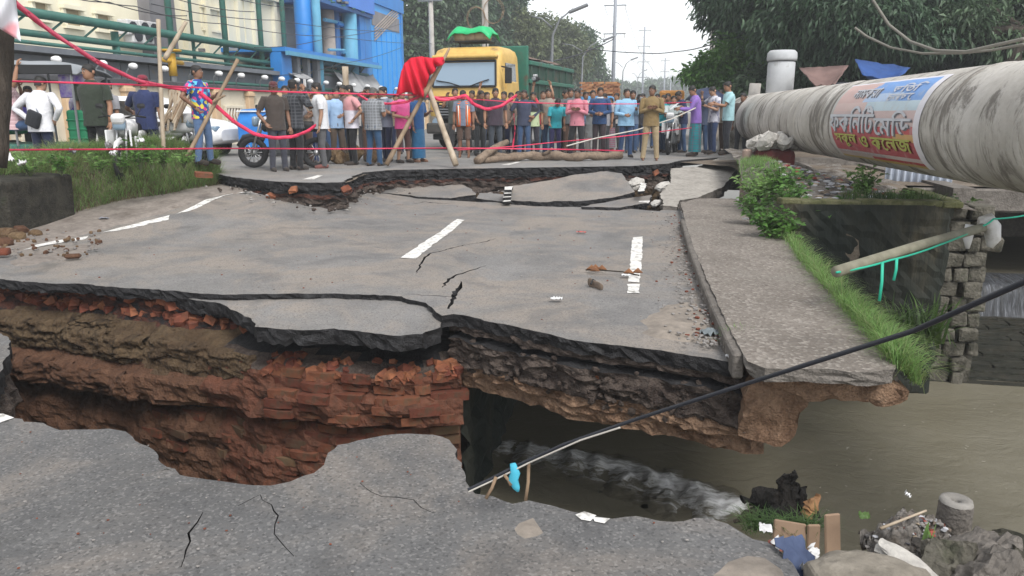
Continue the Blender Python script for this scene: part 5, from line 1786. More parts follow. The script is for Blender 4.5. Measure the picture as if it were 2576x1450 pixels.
o.build('sack', e, True)
o = MB(); P = []
for i in range(17):
    row = []
    for k in range(9):
        u, t = i/16*2-1, k/8*2-1
        z = .40-.16*max(0, abs(u)-.7)/.3-.18*max(0, abs(t)-.6)/.4+.05*noise.noise(Vector((u*3, t*3, 1)))-.05*math.cos(u*3)**2
        row.append((u*.66, t*.45, z))
    P.append(row)
o.grid(P, mk('green_sheet', (.02, .45, .16), (.015, .34, .12), 4, .5, .35)); g_ = o.build('sheet', e, True); g_.modifiers.new('t', 'SOLIDIFY').thickness = .01

# truck loaded with bricks, further back
p = Yp(1502, 240, 31.5)
bt = empty('brick_truck', (p.x, 31.5, GZ), 'small blue fronted truck piled high with brown bricks', 'truck')
o = MB(); o.bevbox((0, .5, 1.15), (1.5, 1.2, 1.1), .12, mk('truck_blue', (.08, .27, .5), (.06, .2, .4), 3, .5), 2, 0, 0, 0, (.9, .85)); o.build('cab', bt)
one('windscreen', lambda m: m.box((0, -.07, 1.35), (1.15, .04, .4), M['glass']), bt)
one('bumper', lambda m: m.bevbox((0, -.15, .55), (1.5, .2, .2), .03, M['steel'], 1), bt)
for x in (-.62, .62):
    for y in (.5, 3.4): wheel(bt, (x, y, .33), .33, .2)
one('bed', lambda m: m.bevbox((0, 2.6, .78), (1.6, 3.2, .16), .02, M['wood'], 1), bt)
bm_ = mk('load_brick', (.40, .19, .095), (.3, .14, .07), 7, .9, .2, vary=.3)
lb = brick_mesh('brick', bm_, .25, .12, .075, 2, .008)
lb2 = brick_mesh('brick', bm_, .25, .12, .075, 5, .008)
core = one('brick_stack_core', lambda m: m.box((0, 2.6, 1.5), (1.3, 2.7, 1.35), bm_), bt)
for r_ in range(17):
    for c_ in range(6):
        o = link('brick', random.choice((lb, lb2)), bt)
        o.location = (-.66+c_*.265+(.06 if r_ % 2 else -.05)+random.uniform(-.02, .02), 1.22+random.uniform(-.05, .05), .93+r_*.083)
        o.rotation_euler = (0, 0, random.uniform(-.12, .12))
for r_ in range(17):
    for c_ in range(8):
        o = link('brick', random.choice((lb, lb2)), bt)
        o.location = (.69+random.uniform(-.03, .03), 1.4+c_*.29, .93+r_*.083); o.rotation_euler = (0, 0, PI/2+random.uniform(-.1, .1))
# orange cab top far right
p = Yp(1690, 245, 33)
oc = empty('orange_truck', (p.x, 33, GZ), 'orange topped truck with a grey windscreen far behind the man in purple', 'truck')
om = mk('cab_orange', (.62, .27, .05), (.5, .21, .035), 4, .5, .4)
o = MB(); o.bevbox((0, .7, 1.72), (1.05, 1.3, .46), .1, om, 2); o.bevbox((0, .75, .9), (1.1, 1.35, .7), .08, om, 2); o.build('cab', oc)
one('windscreen', lambda m: m.add([(-.5, .06, 1.2), (.5, .06, 1.2), (.46, .12, 1.55), (-.46, .12, 1.55)], [(0, 1, 2, 3)], M['glass']), oc)
one('cab_frame', lambda m: m.box((0, .75, 1.4), (1.0, 1.2, .4), M['grey'] if 'grey' in M else M['steel']), oc)
for x in (-.45, .45): wheel(oc, (x, .6, .3), .3, .2)
one('load_bed', lambda m: m.bevbox((0, 2.6, .95), (1.3, 2.4, .7), .03, om, 1), oc)

# white saloon car, nose to the right
def car():
    p = U(566, 400, GZ)
    c = empty('parked_car', (p.x-2.5, p.y+.9, GZ), 'white saloon car with its nose to the right behind the floral shirt man', 'car', R(4))
    wp = M['white_paint']
    m = MB(); rows = []
    # sections along x: (x, half width, belt z, roof z or bonnet z)
    sec = [(-2.15, .62, .55, .80), (-2.05, .76, .42, .95), (-1.6, .83, .35, 1.0), (-1.1, .85, .33, 1.02), (-.2, .85, .33, 1.0), (.7, .85, .33, .99), (1.2, .84, .34, .95), (1.7, .8, .36, .88), (2.0, .7, .42, .78), (2.12, .55, .48, .66)]
    for x, hw, z0, z1 in sec:
        row = []
        for k in range(13):
            a = PI*k/12
            ca, sa = math.cos(a), math.sin(a)
            row.append(Vector((x, hw*math.copysign(abs(ca)**.35, ca), z0+(z1-z0)*abs(sa)**.55)))
        rows.append(row+[Vector((x, -hw*.9, z0-.08)), Vector((x, hw*.9, z0-.08)), row[0]])
    m.grid(rows, wp)
    m.add(rows[0][:-1], [tuple(range(len(rows[0])-1))], wp); m.add(rows[-1][:-1], [tuple(range(len(rows[0])-2, -1, -1))], wp)
    m.build('body', c, True)
    m = MB(); rows = []
    for x, hw, z1 in [(-1.75, .62, 1.0), (-1.25, .66, 1.36), (-.7, .66, 1.46), (.1, .66, 1.45), (.55, .64, 1.34), (1.15, .6, .97)]:
        rows.append([Vector((x, hw*1.12, .95)), Vector((x, hw*1.06, .95+(z1-.95)*.5)), Vector((x, hw*.95, z1-.06)), Vector((x, hw*.7, z1)), Vector((x, -hw*.7, z1)), Vector((x, -hw*.95, z1-.06)), Vector((x, -hw*1.06, .95+(z1-.95)*.5)), Vector((x, -hw*1.12, .95))])
    m.grid(rows, wp); m.build('cabin', c, True)
    for s in (-1, 1):
        m = MB(); m.add([(-1.2, s*.745, 1.0), (.85, s*.735, 1.0), (.45, s*.70, 1.3), (-.9, s*.71, 1.38)], [(0, 1, 2, 3)], M['glass_dark']); m.build('side_window', c)
        one('headlight', lambda q: q.bevbox((1.98, s*.55, .68), (.16, .26, .13), .04, M['glass'], 2), c)
        for x in (-1.35, 1.32): wheel(c, (x, s*.76, .31), .32, .2, 'wheel', 9, M['chrome'], 'Y')
        for x in (-1.35, 1.32): one('wheel_arch', lambda m: m.lathe([(.37, -.03), (.39, 0), (.37, .03)], (x, s*.775, .31), M['black'], 20, 'Y'), c)
        one('mirror', lambda q: q.bevbox((.75, s*.95, 1.02), (.12, .18, .12), .03, wp, 2), c)
        one('door_seam', lambda q: q.box((.3, s*.853, .68), (.012, .01, .55), M['black']), c)
        one('handle', lambda q: q.box((-.1, s*.862, .85), (.16, .02, .025), M['chrome']), c)
    return c
car()
# blue auto rickshaw
def auto():
    p = U(630, 392, GZ)
    a = empty('auto_rickshaw', (Dp(706, 300, 18.6).x, Dp(706, 300, 18.6).y, GZ), 'blue canopied auto rickshaw standing right of the white car', 'rickshaw', R(10))
    a.scale = (.72, .72, .7)
    bl = mk('auto_blue', (.03, .22, .62), (.02, .16, .5), 4, .5, .4)
    m = MB(); rows = []
    for (x, hw, z0, z1) in [(-1.3, .58, .55, 1.42), (-1.2, .62, .35, 1.62), (-.2, .64, .35, 1.7), (.5, .6, .35, 1.62), (.85, .5, .35, 1.0), (1.3, .25, .4, .85)]:
        rows.append([Vector((x, hw, z0)), Vector((x, hw, z0+(z1-z0)*.5)), Vector((x, hw*.96, z1-.12)), Vector((x, hw*.7, z1)), Vector((x, -hw*.7, z1)), Vector((x, -hw*.96, z1-.12)), Vector((x, -hw, z0+(z1-z0)*.5)), Vector((x, -hw, z0))])
    m.grid(rows, bl); m.add(rows[0], [tuple(range(8))], bl); m.build('canopy', a, True)
    one('rear_window', lambda q: q.bevbox((-.5, -.635, 1.28), (.5, .02, .2), .01, M['white_dirty'], 1), a)
    one('trim', lambda q: q.bevbox((-.2, 0, 1.56), (2.2, 1.33, .05), .02, M['white_paint'], 1), a)
    one('side_opening', lambda q: q.box((.35, -.645, .95), (.55, .03, .6), M['glass_dark']), a)
    wheel(a, (-.85, .55, .24), .24, .14, axis='Y'); wheel(a, (-.85, -.55, .24), .24, .14, axis='Y'); wheel(a, (1.1, 0, .24), .24, .12, axis='Y')
    one('windscreen', lambda q: q.add([(.68, -.45, 1.1), (.68, .45, 1.1), (.52, .42, 1.52), (.52, -.42, 1.52)], [(0, 1, 2, 3)], M['glass']), a)
auto()
# motorcycles; local +x is forward
def bike(label, loc, rz, col, wheelr=.3, faired=False):
    b = empty('motorcycle', loc, label, 'motorcycle', rz)
    cm = mk('bike_'+str(col), col, tuple(x*.8 for x in col), 5, .35, .5)
    for x in (-.62, .66): wheel(b, (x, 0, wheelr), wheelr, .09, 'wheel', 12, M['chrome'], 'Y')
    o = MB(); o.tube([(.66, .07, wheelr), (.5, .07, .72), (.44, .06, .95)], .022, M['chrome'], 7); o.tube([(.66, -.07, wheelr), (.5, -.07, .72), (.44, -.06, .95)], .022, M['chrome'], 7); o.build('fork', b, True)
    o = MB(); o.tube([(.36, .36, 1.0), (.42, .2, 1.03), (.44, 0, .98), (.42, -.2, 1.03), (.36, -.36, 1.0)], .014, M['black'], 6); o.build('handlebar', b, True)
    o = MB(); o.tube([(.42, 0, .74), (.3, 0, .84), (.05, 0, .84), (-.12, 0, .74)], [.06, .13, .14, .07], cm, 10); o.build('fuel_tank', b, True)
    o = MB(); o.tube([(-.08, 0, .76), (-.35, 0, .79), (-.7, 0, .82)], [.09, .12, .08], M['black'], 10, True, .5); o.build('seat', b, True)
    o = MB(); o.bevbox((.05, 0, .42), (.34, .24, .32), .05, M['steel'], 2); o.tube([(.15, -.12, .3), (-.3, -.16, .28), (-.75, -.16, .36)], [.03, .035, .05], M['chrome'], 8); o.build('engine', b, True)
    o = MB(); o.tube([(.44, 0, .9), (.1, 0, .6), (-.3, 0, .55), (-.62, 0, wheelr)], .03, M['black'], 7); o.tube([(-.2, 0, .72), (-.75, 0, .74)], .03, M['black'], 6); o.build('frame', b, True)
    o = MB(); o.bevbox((.56, 0, .9), (.12, .2, .2), .05, M['glass'], 2); o.build('headlight', b, True)
    o = MB(); o.tube([(.95, 0, wheelr+.12), (.82, 0, wheelr+.29), (.6, 0, wheelr+.34), (.42, 0, wheelr+.24)], [.05, .06, .06, .05], cm, 8, True, .6); o.build('mudguard', b, True)
    if faired:
        o = MB(); o.bevbox((.58, 0, .98), (.16, .2, .16), .05, cm, 2, 0, 0, .3); o.bevbox((.5, .13, .68), (.36, .03, .26), .012, cm, 2, .3); o.bevbox((.5, -.13, .68), (.36, .03, .26), .012, cm, 2, -.3); o.bevbox((.15, .15, .6), (.36, .03, .2), .012, cm, 2); o.bevbox((.15, -.15, .6), (.36, .03, .2), .012, cm, 2); o.bevbox((-.5, 0, .72), (.5, .18, .12), .04, cm, 2); o.build('fairing', b)
    for s in (-1, 1):
        o = MB(); o.tube([(.42, s*.24, 1.02), (.4, s*.3, 1.14)], .008, M['black'], 5); o.bevbox((.39, s*.31, 1.18), (.03, .12, .08), .02, M['black'], 1); o.build('mirror', b, True)
    return b
p = U(668, 424, GZ); bike('dark motorcycle side on behind the man in the brown shirt', (p.x+.35, p.y+.2, GZ), PI+.12, (.03, .03, .035))
p = U(1690, 390, GZ); bike('white motorcycle facing us between the khaki man and the purple shirt', (p.x, p.y+.6, GZ), -PI/2-.15, (.62, .62, .62), faired=True)
p = Dp(325, 300, 12.4); bike('white motorcycle between the olive shirt man and the navy shirt man', (p.x, p.y, GZ), -1.2, (.68, .68, .68), faired=True)
p = Dp(440, 300, 13.6); bike('silver white motorcycle loaded with sacks behind the bamboo poles', (p.x, p.y, GZ), -.5, (.5, .5, .5))

# battery rickshaw with a long grey canopy at the far left
q0 = Dp(-60, 480, 10.6)
RK = Vector((Dp(120, 300, 12.9).x, Dp(120, 300, 12.9).y, GZ))
rk = empty('rickshaw', RK, 'battery rickshaw with a long grey canopy roof at the far left', 'rickshaw', R(14))
rk.scale = (1.05, 1.05, 1.06)
gm_ = mk('canopy_grey', (.27, .29, .31), (.2, .215, .23), 2, .7, .25, 8, .2, .02)
o = MB(); P = []
for i in range(15):
    u = i/14; row = []
    for k in range(9):
        t = k/8*2-1
        row.append((-1.3+2.15*u, t*.62, 1.72+.10*(1-t*t)-.12*max(0, u-.75)/.25+.03*noise.noise(Vector((u*5, t*2, 1)))))
    P.append(row)
o.grid(P, gm_); r_ = o.build('canopy', rk, True); r_.modifiers.new('t', 'SOLIDIFY').thickness = .03
o = MB(); o.bevbox((-.25, -.63, 1.66), (2.1, .02, .14), .008, M['black'], 1); o.build('fringe', rk)
o = MB(); o.bevbox((.62, -.3, 1.42), (.42, .04, .36), .015, mk('sticker_panel', (.55, .5, .6), (.2, .12, .5), 14, .5), 1); o.build('side_panel', rk)
for x in (-1.2, -.2, .75):
    for y in (-.58, .58): one('post', lambda m: m.tube([(x, y, .5), (x, y, 1.72)], .02, M['steel'], 6), rk)
o = MB(); o.bevbox((-.3, 0, .48), (1.9, 1.15, .1), .03, M['teal'] if 'teal' in M else B['teal'], 1); o.bevbox((-.9, .1, .75), (.5, 1.0, .18), .05, mk('seat_green', (.03, .2, .1), (.02, .15, .08), 4, .6), 2); o.build('floor', rk)
o = MB(); o.bevbox((.72, -.45, .78), (.3, .2, .55), .04, mk('tub_green', (.015, .16, .075), (.012, .12, .06), 4, .5), 2)
for k in range(3): o.bevbox((.72, -.55, .62+.14*k), (.3, .02, .03), .008, mk('tub_green', (.015, .16, .075)), 1)
o.build('side_box', rk)
for c in ((-.9, .52, .28), (-.9, -.52, .28), (1.2, 0, .28)): wheel(rk, c, .28, .1, 'wheel', 10, M['chrome'], 'Y')
o = MB(); o.tube([(1.2, 0, .28), (1.0, 0, .95), (.95, 0, 1.1)], .025, M['steel'], 7); o.tube([(.9, -.3, 1.1), (.95, 0, 1.12), (.9, .3, 1.1)], .016, M['black'], 6); o.build('fork', rk, True)
# ---------------------------------------------------------------- people
SK = [mk('skin_a', (.29, .155, .095), (.25, .13, .078), 8, .55, .35), mk('skin_b', (.37, .22, .145), (.32, .185, .12), 8, .55, .35), mk('skin_c', (.21, .112, .07), (.18, .093, .058), 8, .55, .35)]
HAIR = mk('hair_black', (.012, .011, .011), (.02, .018, .016), 30, .6, .35)
HAIRG = mk('hair_grey', (.12, .115, .11), (.06, .058, .055), 30, .7, .3)
EYE = plain('eye_white', (.5, .47, .45), .3); IRIS = plain('iris', (.015, .01, .008), .3); LIP = plain('lip', (.16, .065, .05), .5)
_cl = {}
def cloth(c, kind='plain', c2=None):
    key = (c, kind, c2)
    if key in _cl: return _cl[key]
    m, n, b = new_mat('cloth')
    v = coords(n, 'Object')
    col = ramp(n, [(.3, tuple(x*.74 for x in c)), (.7, c)], noise_n(n, v, 3.0, 4))
    c2 = c2 or tuple(min(1, x*1.6) for x in c)
    if kind in ('check', 'stripe'):
        for ax in ((1, 0, 0), (0, 0, 1)) if kind == 'check' else ((0, 0, 1),):
            wv = n.nodes.new('ShaderNodeTexWave'); wv.bands_direction = 'X' if ax[0] else 'Z'
            wv.inputs['Scale'].default_value = 5.0; wv.inputs['Distortion'].default_value = .4
            n.links.new(v, wv.inputs['Vector'])
            col = mixc(n, mrange(n, wv.outputs['Fac'], .72, .86, 0, .65), col, c2)
    elif kind == 'floral':
        vc = voro(n, v, 16.0, 'Color')
        s_ = n.nodes.new('ShaderNodeSeparateColor'); n.links.new(vc, s_.inputs[0])
        col = mixc(n, mrange(n, s_.outputs[0], .72, .76), col, (.62, .05, .2))
        col = mixc(n, mrange(n, s_.outputs[1], .76, .8), col, (.6, .5, .06))
        col = mixc(n, mrange(n, s_.outputs[2], .76, .8), col, (.1, .42, .62))
    elif kind == 'print':
        vc = voro(n, v, 11.0, 'Color')
        s_ = n.nodes.new('ShaderNodeSeparateColor'); n.links.new(vc, s_.inputs[0])
        col = mixc(n, mrange(n, s_.outputs[0], .6, .64), col, c2)
    elif kind == 'half':
        sx = n.nodes.new('ShaderNodeSeparateXYZ'); n.links.new(v, sx.inputs[0])
        col = mixc(n, mrange(n, sx.outputs[2], 1.16, 1.2), c2, col)
    n.links.new(col, b.inputs['Base Color'])
    b.inputs['Roughness'].default_value = .85
    b.inputs['Specular IOR Level'].default_value = .2
    b.inputs['Sheen Weight'].default_value = .15
    bump(n, b, noise_n(n, v, 9, 4, .6, .8), .7, .03)
    _cl[key] = m
    return m
ARMS = {
    'down': ((.05, .0, -.29), (.06, .06, -.54)), 'phone': ((.05, .03, -.28), (-.07, .27, -.18)), 'fold': ((.06, .07, -.27), (-.2, .2, -.19)),
    'hip': ((.2, -.07, -.21), (.02, .05, -.40)), 'up': ((.1, .14, .2), (.04, .2, .46)), 'face': ((.1, .2, -.16), (-.02, .26, .10)),
    'fwd': ((.03, .17, -.24), (-.02, .42, -.2)), 'out': ((.17, .1, -.23), (.22, .36, -.28)), 'back': ((.08, -.1, -.27), (-.10, -.17, -.43)),
    'pocket': ((.12, -.07, -.27), (.02, .06, -.46)), 'belly': ((.07, .02, -.28), (-.12, .2, -.33)), 'ear': ((.15, .1, -.2), (-.03, .1, .13)), 'swing': ((.04, .1, -.28), (.05, .27, -.45))}
PEOPLE = {}
def person(px, py, label, h=1.68, az=0, sk=0, shirt=None, sleeve='short', low=('trousers', (.04, .04, .045)), arms=('down', 'down'), shoe=(.05, .04, .035), hair=HAIR, lean=0.0, hy=0.0, hp=0.0, stance=.10, step=0.0, z=GZ, cap=None, extra=None, loc=None, beard=False, collar=None, build=1.0, vest=None, key=None, sit=False, tuck=False):
    pos = loc or U(px, py, z)
    if not sit:
        lean += random.uniform(-.05, .07); hy += random.uniform(-.35, .35); hp += random.uniform(-.05, .2); step += random.uniform(-.05, .05); az += random.uniform(-.2, .2)
    s = h*.955/1.70; build *= 1.1
    skm = SK[sk]
    rz = PI+az
    T = Matrix.Translation(pos) @ Matrix.Rotation(rz, 4, 'Z') @ Matrix.Scale(s, 4)
    hipz = .52 if sit else .92
    dz = hipz-.92
    def bend(p, extra_yaw=0):
        v = Vector(p); v.z += dz
        if lean and v.z > hipz:
            q = v-Vector((0, 0, hipz)); q.rotate(Euler((-lean*smooth(q.z/.25), 0, 0))); v = q+Vector((0, 0, hipz))
        return v
    neckp = Vector((0, .015, 1.47))
    def headp(p):
        q = Vector(p)-neckp; q.rotate(Euler((-hp, 0, hy))); return bend(q+neckp)
    def ring(c, rx, ry, f, n=12):
        return [f((c[0]+rx*math.cos(2*PI*k/n), c[1]+ry*math.sin(2*PI*k/n), c[2])) for k in range(n)]
    def loft(mb, rows, mat, cap0=True, cap1=True):
        n = len(rows[0]); vs = [v for r_ in rows for v in r_]; fs = []
        for i in range(len(rows)-1):
            for k in range(n):
                k2 = (k+1) % n; fs.append((i*n+k, i*n+k2, (i+1)*n+k2, (i+1)*n+k))
        if cap0: fs.append(tuple(range(n-1, -1, -1)))
        if cap1: fs.append(tuple(range((len(rows)-1)*n, len(rows)*n)))
        mb.add(vs, fs, mat)
    bw = build
    B_ = MB()
    # torso, neck and head in one run
    rows = [ring((0, 0, z_), rx*bw, ry*bw, bend) for z_, rx, ry in ((.84, .15, .10), (.92, .155, .105), (1.02, .142, .098), (1.15, .148, .102), (1.28, .165, .108), (1.37, .155, .095), (1.43, .10, .075))]
    rows += [ring((0, .0, 1.455), .062, .062, bend), ring((0, .01, 1.49), .056, .06, headp)]
    for z_, rx, ry, yo in ((1.505, .05, .066, .03), (1.52, .06, .08, .028), (1.555, .068, .09, .018), (1.60, .073, .094, .012), (1.645, .074, .094, .006), (1.68, .062, .08, .0), (1.70, .03, .04, -.002)):
        rows.append(ring((0, yo, z_), rx, ry, headp))
    loft(B_, rows, skm)
    # nose, brows, ears
    nz = [headp(p) for p in ((0, .104, 1.622), (.013, .098, 1.578), (-.013, .098, 1.578), (0, .126, 1.582), (0, .1, 1.568))]
    B_.add(nz, [(0, 1, 3), (0, 3, 2), (1, 4, 3), (2, 3, 4), (0, 2, 4, 1)], skm)
    for e in (-1, 1):
        B_.add([headp((e*.073, -.01+.02*math.cos(a*PI/3), 1.595+.032*math.sin(a*PI/3))) for a in range(6)]+[headp((e*.088, -.018+.02*math.cos(a*PI/3), 1.597+.03*math.sin(a*PI/3))) for a in range(6)],
               [(0, 1, 7, 6), (1, 2, 8, 7), (2, 3, 9, 8), (3, 4, 10, 9), (4, 5, 11, 10), (5, 0, 6, 11), (6, 7, 8, 9, 10, 11)], skm)
    SH, EL, WR, hands = {}, {}, {}, {}
    for e, a in zip((-1, 1), arms):
        de, dw = ARMS[a]
        shp = Vector((e*.178*bw, 0, 1.39))
        el = shp+Vector((e*de[0], de[1], de[2])); wr = shp+Vector((e*dw[0], dw[1], dw[2]))
        shp, el, wr = bend(shp), bend(el), bend(wr)
        SH[e], EL[e], WR[e] = shp, el, wr
        ax = (wr-el).normalized()
        B_.tube([bend((e*.1, 0, 1.37)), shp, shp.lerp(el, .35), shp.lerp(el, .8), el, el.lerp(wr, .25), el.lerp(wr, .7), wr], [.05, .053, .05, .041, .038, .041, .031, .026], skm, 8)
        # hand: palm, thumb and four fingers
        inn = bend((0, .5, 1.1))-wr; inn -= ax*inn.dot(ax)
        inn = inn.normalized() if inn.length > 1e-4 else ax.orthogonal().normalized()
        side = ax.cross(inn).normalized()
        pm = wr+ax*.05
        B_.tube([wr-ax*.01, wr+ax*.03, wr+ax*.075, wr+ax*.09], [(.026, .019), (.038, .019), (.042, .016), (.036, .012)], skm, 8)
        for i, (o_, L) in enumerate(((-.031, .066), (-.0105, .078), (.0105, .074), (.03, .058))):
            b0 = wr+ax*.082+side*o_
            k1 = b0+ax*L*.42+inn*L*.10; k2 = k1+ax*L*.3+inn*L*.22; k3 = k2+ax*L*.14+inn*L*.26
            B_.tube([b0-ax*.012, k1, k2, k3], [.0095, .009, .008, .0055], skm, 5)
        t0 = wr+ax*.03-side*.03*e
        B_.tube([t0, t0-side*.022*e+ax*.028+inn*.012, t0-side*.026*e+ax*.055+inn*.024], [.012, .0105, .007], skm, 5)
        hands[e] = pm
    # legs
    KN, AN = {}, {}
    for e in (-1, 1):
        hp_ = Vector((e*.088, 0, .86+dz))
        if sit:
            kn = Vector((e*.13, .42, hipz-.03)); an = Vector((e*.13, .40, .10))
        else:
            kn = Vector((e*(.08+stance*.25), .025+step*e*.5, .48)); an = Vector((e*(.07+stance*.5), -.01+step*e, .085))
        KN[e], AN[e] = kn, an
        B_.tube([hp_+Vector((0, 0, .04)), hp_, hp_.lerp(kn, .35), hp_.lerp(kn, .85), kn, kn.lerp(an, .3), kn.lerp(an, .8), an, an+Vector((0, 0, -.04))], [.075, .085, .078, .058, .052, .055, .04, .036, .036], skm, 9)
        B_.tube([an+Vector((0, -.05, -.045)), an+Vector((0, .0, -.045)), an+Vector((0, .08, -.06)), an+Vector((0, .15, -.07)), an+Vector((0, .175, -.072))], [(.034, .034), (.04, .04), (.042, .026), (.044, .016), (.03, .01)], skm, 8)
    body = B_.build('person', None, True)
    body.matrix_world = T
    tag(body, label, 'person')
    # face details
    f_ = MB()
    for e in (-1, 1):
        f_.lathe([(.003, -.004), (.012, 0), (.012, .004), (.003, .007)], (0, 0, 0), EYE, 8, 'Y'); k = len(f_.v)
        for i in range(k-32, k): v = f_.v[i]; f_.v[i] = tuple(headp((v[0]*1.2+e*.03, v[1]+.098, v[2]*.62+1.617)))
        f_.lathe([(.002, -.003), (.0055, 0), (.002, .004)], (0, 0, 0), IRIS, 6, 'Y'); k = len(f_.v)
        for i in range(k-18, k): v = f_.v[i]; f_.v[i] = tuple(headp((v[0]+e*.03, v[1]+.104, v[2]+1.617)))
        b1 = [headp((e*(.014+.034*t), .101-.012*t, 1.636+.006*math.sin(PI*t))) for t in (0, .5, 1)]
        f_.tube(b1, .0045, HAIR, 5)
    f_.build('eyes', body)
    f_ = MB(); f_.tube([headp((-.024, .098, 1.545)), headp((0, .108, 1.547)), headp((.024, .098, 1.545))], [.003, .0068, .003], LIP, 6); f_.build('mouth', body)
    if beard:
        m = MB(); rows = [[headp((rx*math.cos(a), yo+ry*math.sin(a), z_)) for a in [PI*(i/10) for i in range(11)]] for z_, rx, ry, yo in ((1.575, .074, .094, .012), (1.53, .07, .092, .022), (1.50, .058, .08, .03), (1.475, .035, .055, .04))]
        m.grid(rows, beard if not isinstance(beard, bool) else HAIR); m.build('beard', body, True)
    # hair or cap
    m = MB(); rows = []
    for z_, rx, ry, yo, a0 in ((1.545, .07, .086, .002, 118), (1.575, .076, .096, .006, 98), (1.605, .080, .100, .008, 74), (1.635, .082, .101, .008, 56), (1.657, .082, .100, .006, 30), (1.672, .080, .098, .003, -60), (1.695, .07, .085, 0, -60), (1.715, .045, .055, 0, -60), (1.722, .01, .01, 0, -60)):
        row = []
        for k in range(13):
            a = R(90+a0)+(2*PI-2*R(a0))*k/12 if a0 > 0 else R(90)+2*PI*k/12
            w_ = 1+.06*noise.noise(Vector((math.cos(a)*4+px, math.sin(a)*4, z_*30)))
            row.append(headp((rx*w_*math.cos(a), yo+ry*w_*math.sin(a), z_)))
        rows.append(row)
    m.grid(rows, hair); m.build('hair', body, True)
    if cap:
        m = MB(); cm = cloth(cap)
        loft(m, [ring((0, yo, z_), rx, ry, headp) for z_, rx, ry, yo in ((1.64, .086, .106, .004), (1.68, .084, .102, .002), (1.715, .07, .085, 0), (1.73, .03, .035, 0))], cm)
        m.add([headp(p) for p in ((-.07, .08, 1.645), (.07, .08, 1.645), (.055, .17, 1.632), (-.055, .17, 1.632), (-.07, .08, 1.655), (.07, .08, 1.655), (.055, .17, 1.64), (-.055, .17, 1.64))], [(3, 2, 1, 0), (4, 5, 6, 7), (0, 1, 5, 4), (1, 2, 6, 5), (2, 3, 7, 6), (3, 0, 4, 7)], cm)
        m.build('cap', body, True)
    # shirt
    if shirt:
        sm = shirt if not isinstance(shirt, tuple) else cloth(*shirt) if isinstance(shirt[0], tuple) else cloth(shirt)
        m = MB()
        hem = (.93 if tuck else .80) if not vest else .82
        def wob(c, rx, ry, k_=.006):
            n = 16
            return [bend((c[0]+rx*math.cos(2*PI*k/n)*(1+k_*6*noise.noise(Vector((k*.9, c[2]*7, px)))), c[1]+ry*math.sin(2*PI*k/n)*(1+k_*6*noise.noise(Vector((k*.9, c[2]*7, px+3)))), c[2])) for k in range(n)]
        rows = [wob((0, 0, z_), rx*bw, ry*bw) for z_, rx, ry in ((hem, .176, .125), (hem+.09, .172, .122), (1.04, .162, .118), (1.16, .168, .122), (1.28, .186, .128), (1.36, .188, .118), (1.41, .158, .10), (1.44, .10, .08), (1.475, .070, .072))]
        loft(m, rows, sm, False, False)
        for e in (-1, 1):
            pts, rad = [bend((e*.12*bw, 0, 1.385)), SH[e], SH[e].lerp(EL[e], .35)], [.062, .073, .07]
            if sleeve == 'short': pts.append(SH[e].lerp(EL[e], .72)); rad.append(.068)
            elif sleeve == 'half': pts += [EL[e]]; rad += [.06]
            else: pts += [SH[e].lerp(EL[e], .8), EL[e], EL[e].lerp(WR[e], .4), EL[e].lerp(WR[e], .95)]; rad += [.058, .054, .05, .04]
            m.tube(pts, rad, sm, 10, False)
        so_ = m.build('shirt', body, True)
        if collar:
            c_ = MB(); loft(c_, [ring((0, .005, z_), r1, r1*1.02, bend) for z_, r1 in ((1.45, .078), (1.485, .068), (1.478, .082), (1.445, .098))], cloth(collar), False, False); c_.build('collar', so_, True)
        if vest:
            v_ = MB(); rows = []
            for z_, rx, ry in ((.80, .195, .145), (.95, .19, .14), (1.15, .188, .138), (1.3, .205, .142), (1.39, .19, .12), (1.44, .12, .09)):
                rows.append([bend((rx*math.cos(a), ry*math.sin(a), z_)) for a in [R(90+22)+(2*PI-2*R(22))*k/16 for k in range(17)]])
            v_.grid(rows, cloth(vest)); vo = v_.build('vest', body, True); vo.modifiers.new('t', 'SOLIDIFY').thickness = .008
            v_ = MB()
            for e in (-1, 1): v_.tube([bend((e*.11, .136, .84)), bend((e*.115, .141, 1.1)), bend((e*.12, .14, 1.34))], .016, plain('reflective', (.6, .6, .55), .4), 6, True, .4)
            v_.build('stripe', vo, True)
    # lower garment
    kind, lc = low[0], low[1]
    lm_ = cloth(*lc) if isinstance(lc[0], tuple) else cloth(lc)
    m = MB()
    if kind in ('lungi', 'kurta'):
        def wr_(c, rx, ry):
            n = 18
            return [Vector((c[0]+rx*math.cos(2*PI*k/n)*(1+.05*math.sin(k*2.2+c[2]*3)), c[1]+ry*math.sin(2*PI*k/n)*(1+.05*math.sin(k*2.2)), c[2]+dz)) for k in range(n)]
        loft(m, [wr_((0, 0, z_), rx, ry) for z_, rx, ry in ((low[2] if len(low) > 2 else .1, .2, .15), (.4, .19, .15), (.7, .18, .14), (.95, .165, .12), (1.0, .155, .11))], lm_, False, False)
        if kind == 'kurta':
            m2 = MB()
            for e in (-1, 1): m2.tube([KN[e]+Vector((0, 0, .1)), KN[e], AN[e]], [.085, .08, .07], cloth((.45, .43, .4)), 10, False)
            m2.build('trousers', body, True)
        m.build('lungi' if kind == 'lungi' else 'kurta_skirt', body, True)
    else:
        ty = {'trousers': 1.0, 'shorts': .48, 'capri': .8}[kind]
        loft(m, [ring((0, 0, z_+dz), rx*bw, ry*bw, lambda p: Vector(p), 14) for z_, rx, ry in ((.78, .12, .10), (.84, .172, .122), (.92, .168, .118), (1.0, .158, .112))], lm_, True, False)
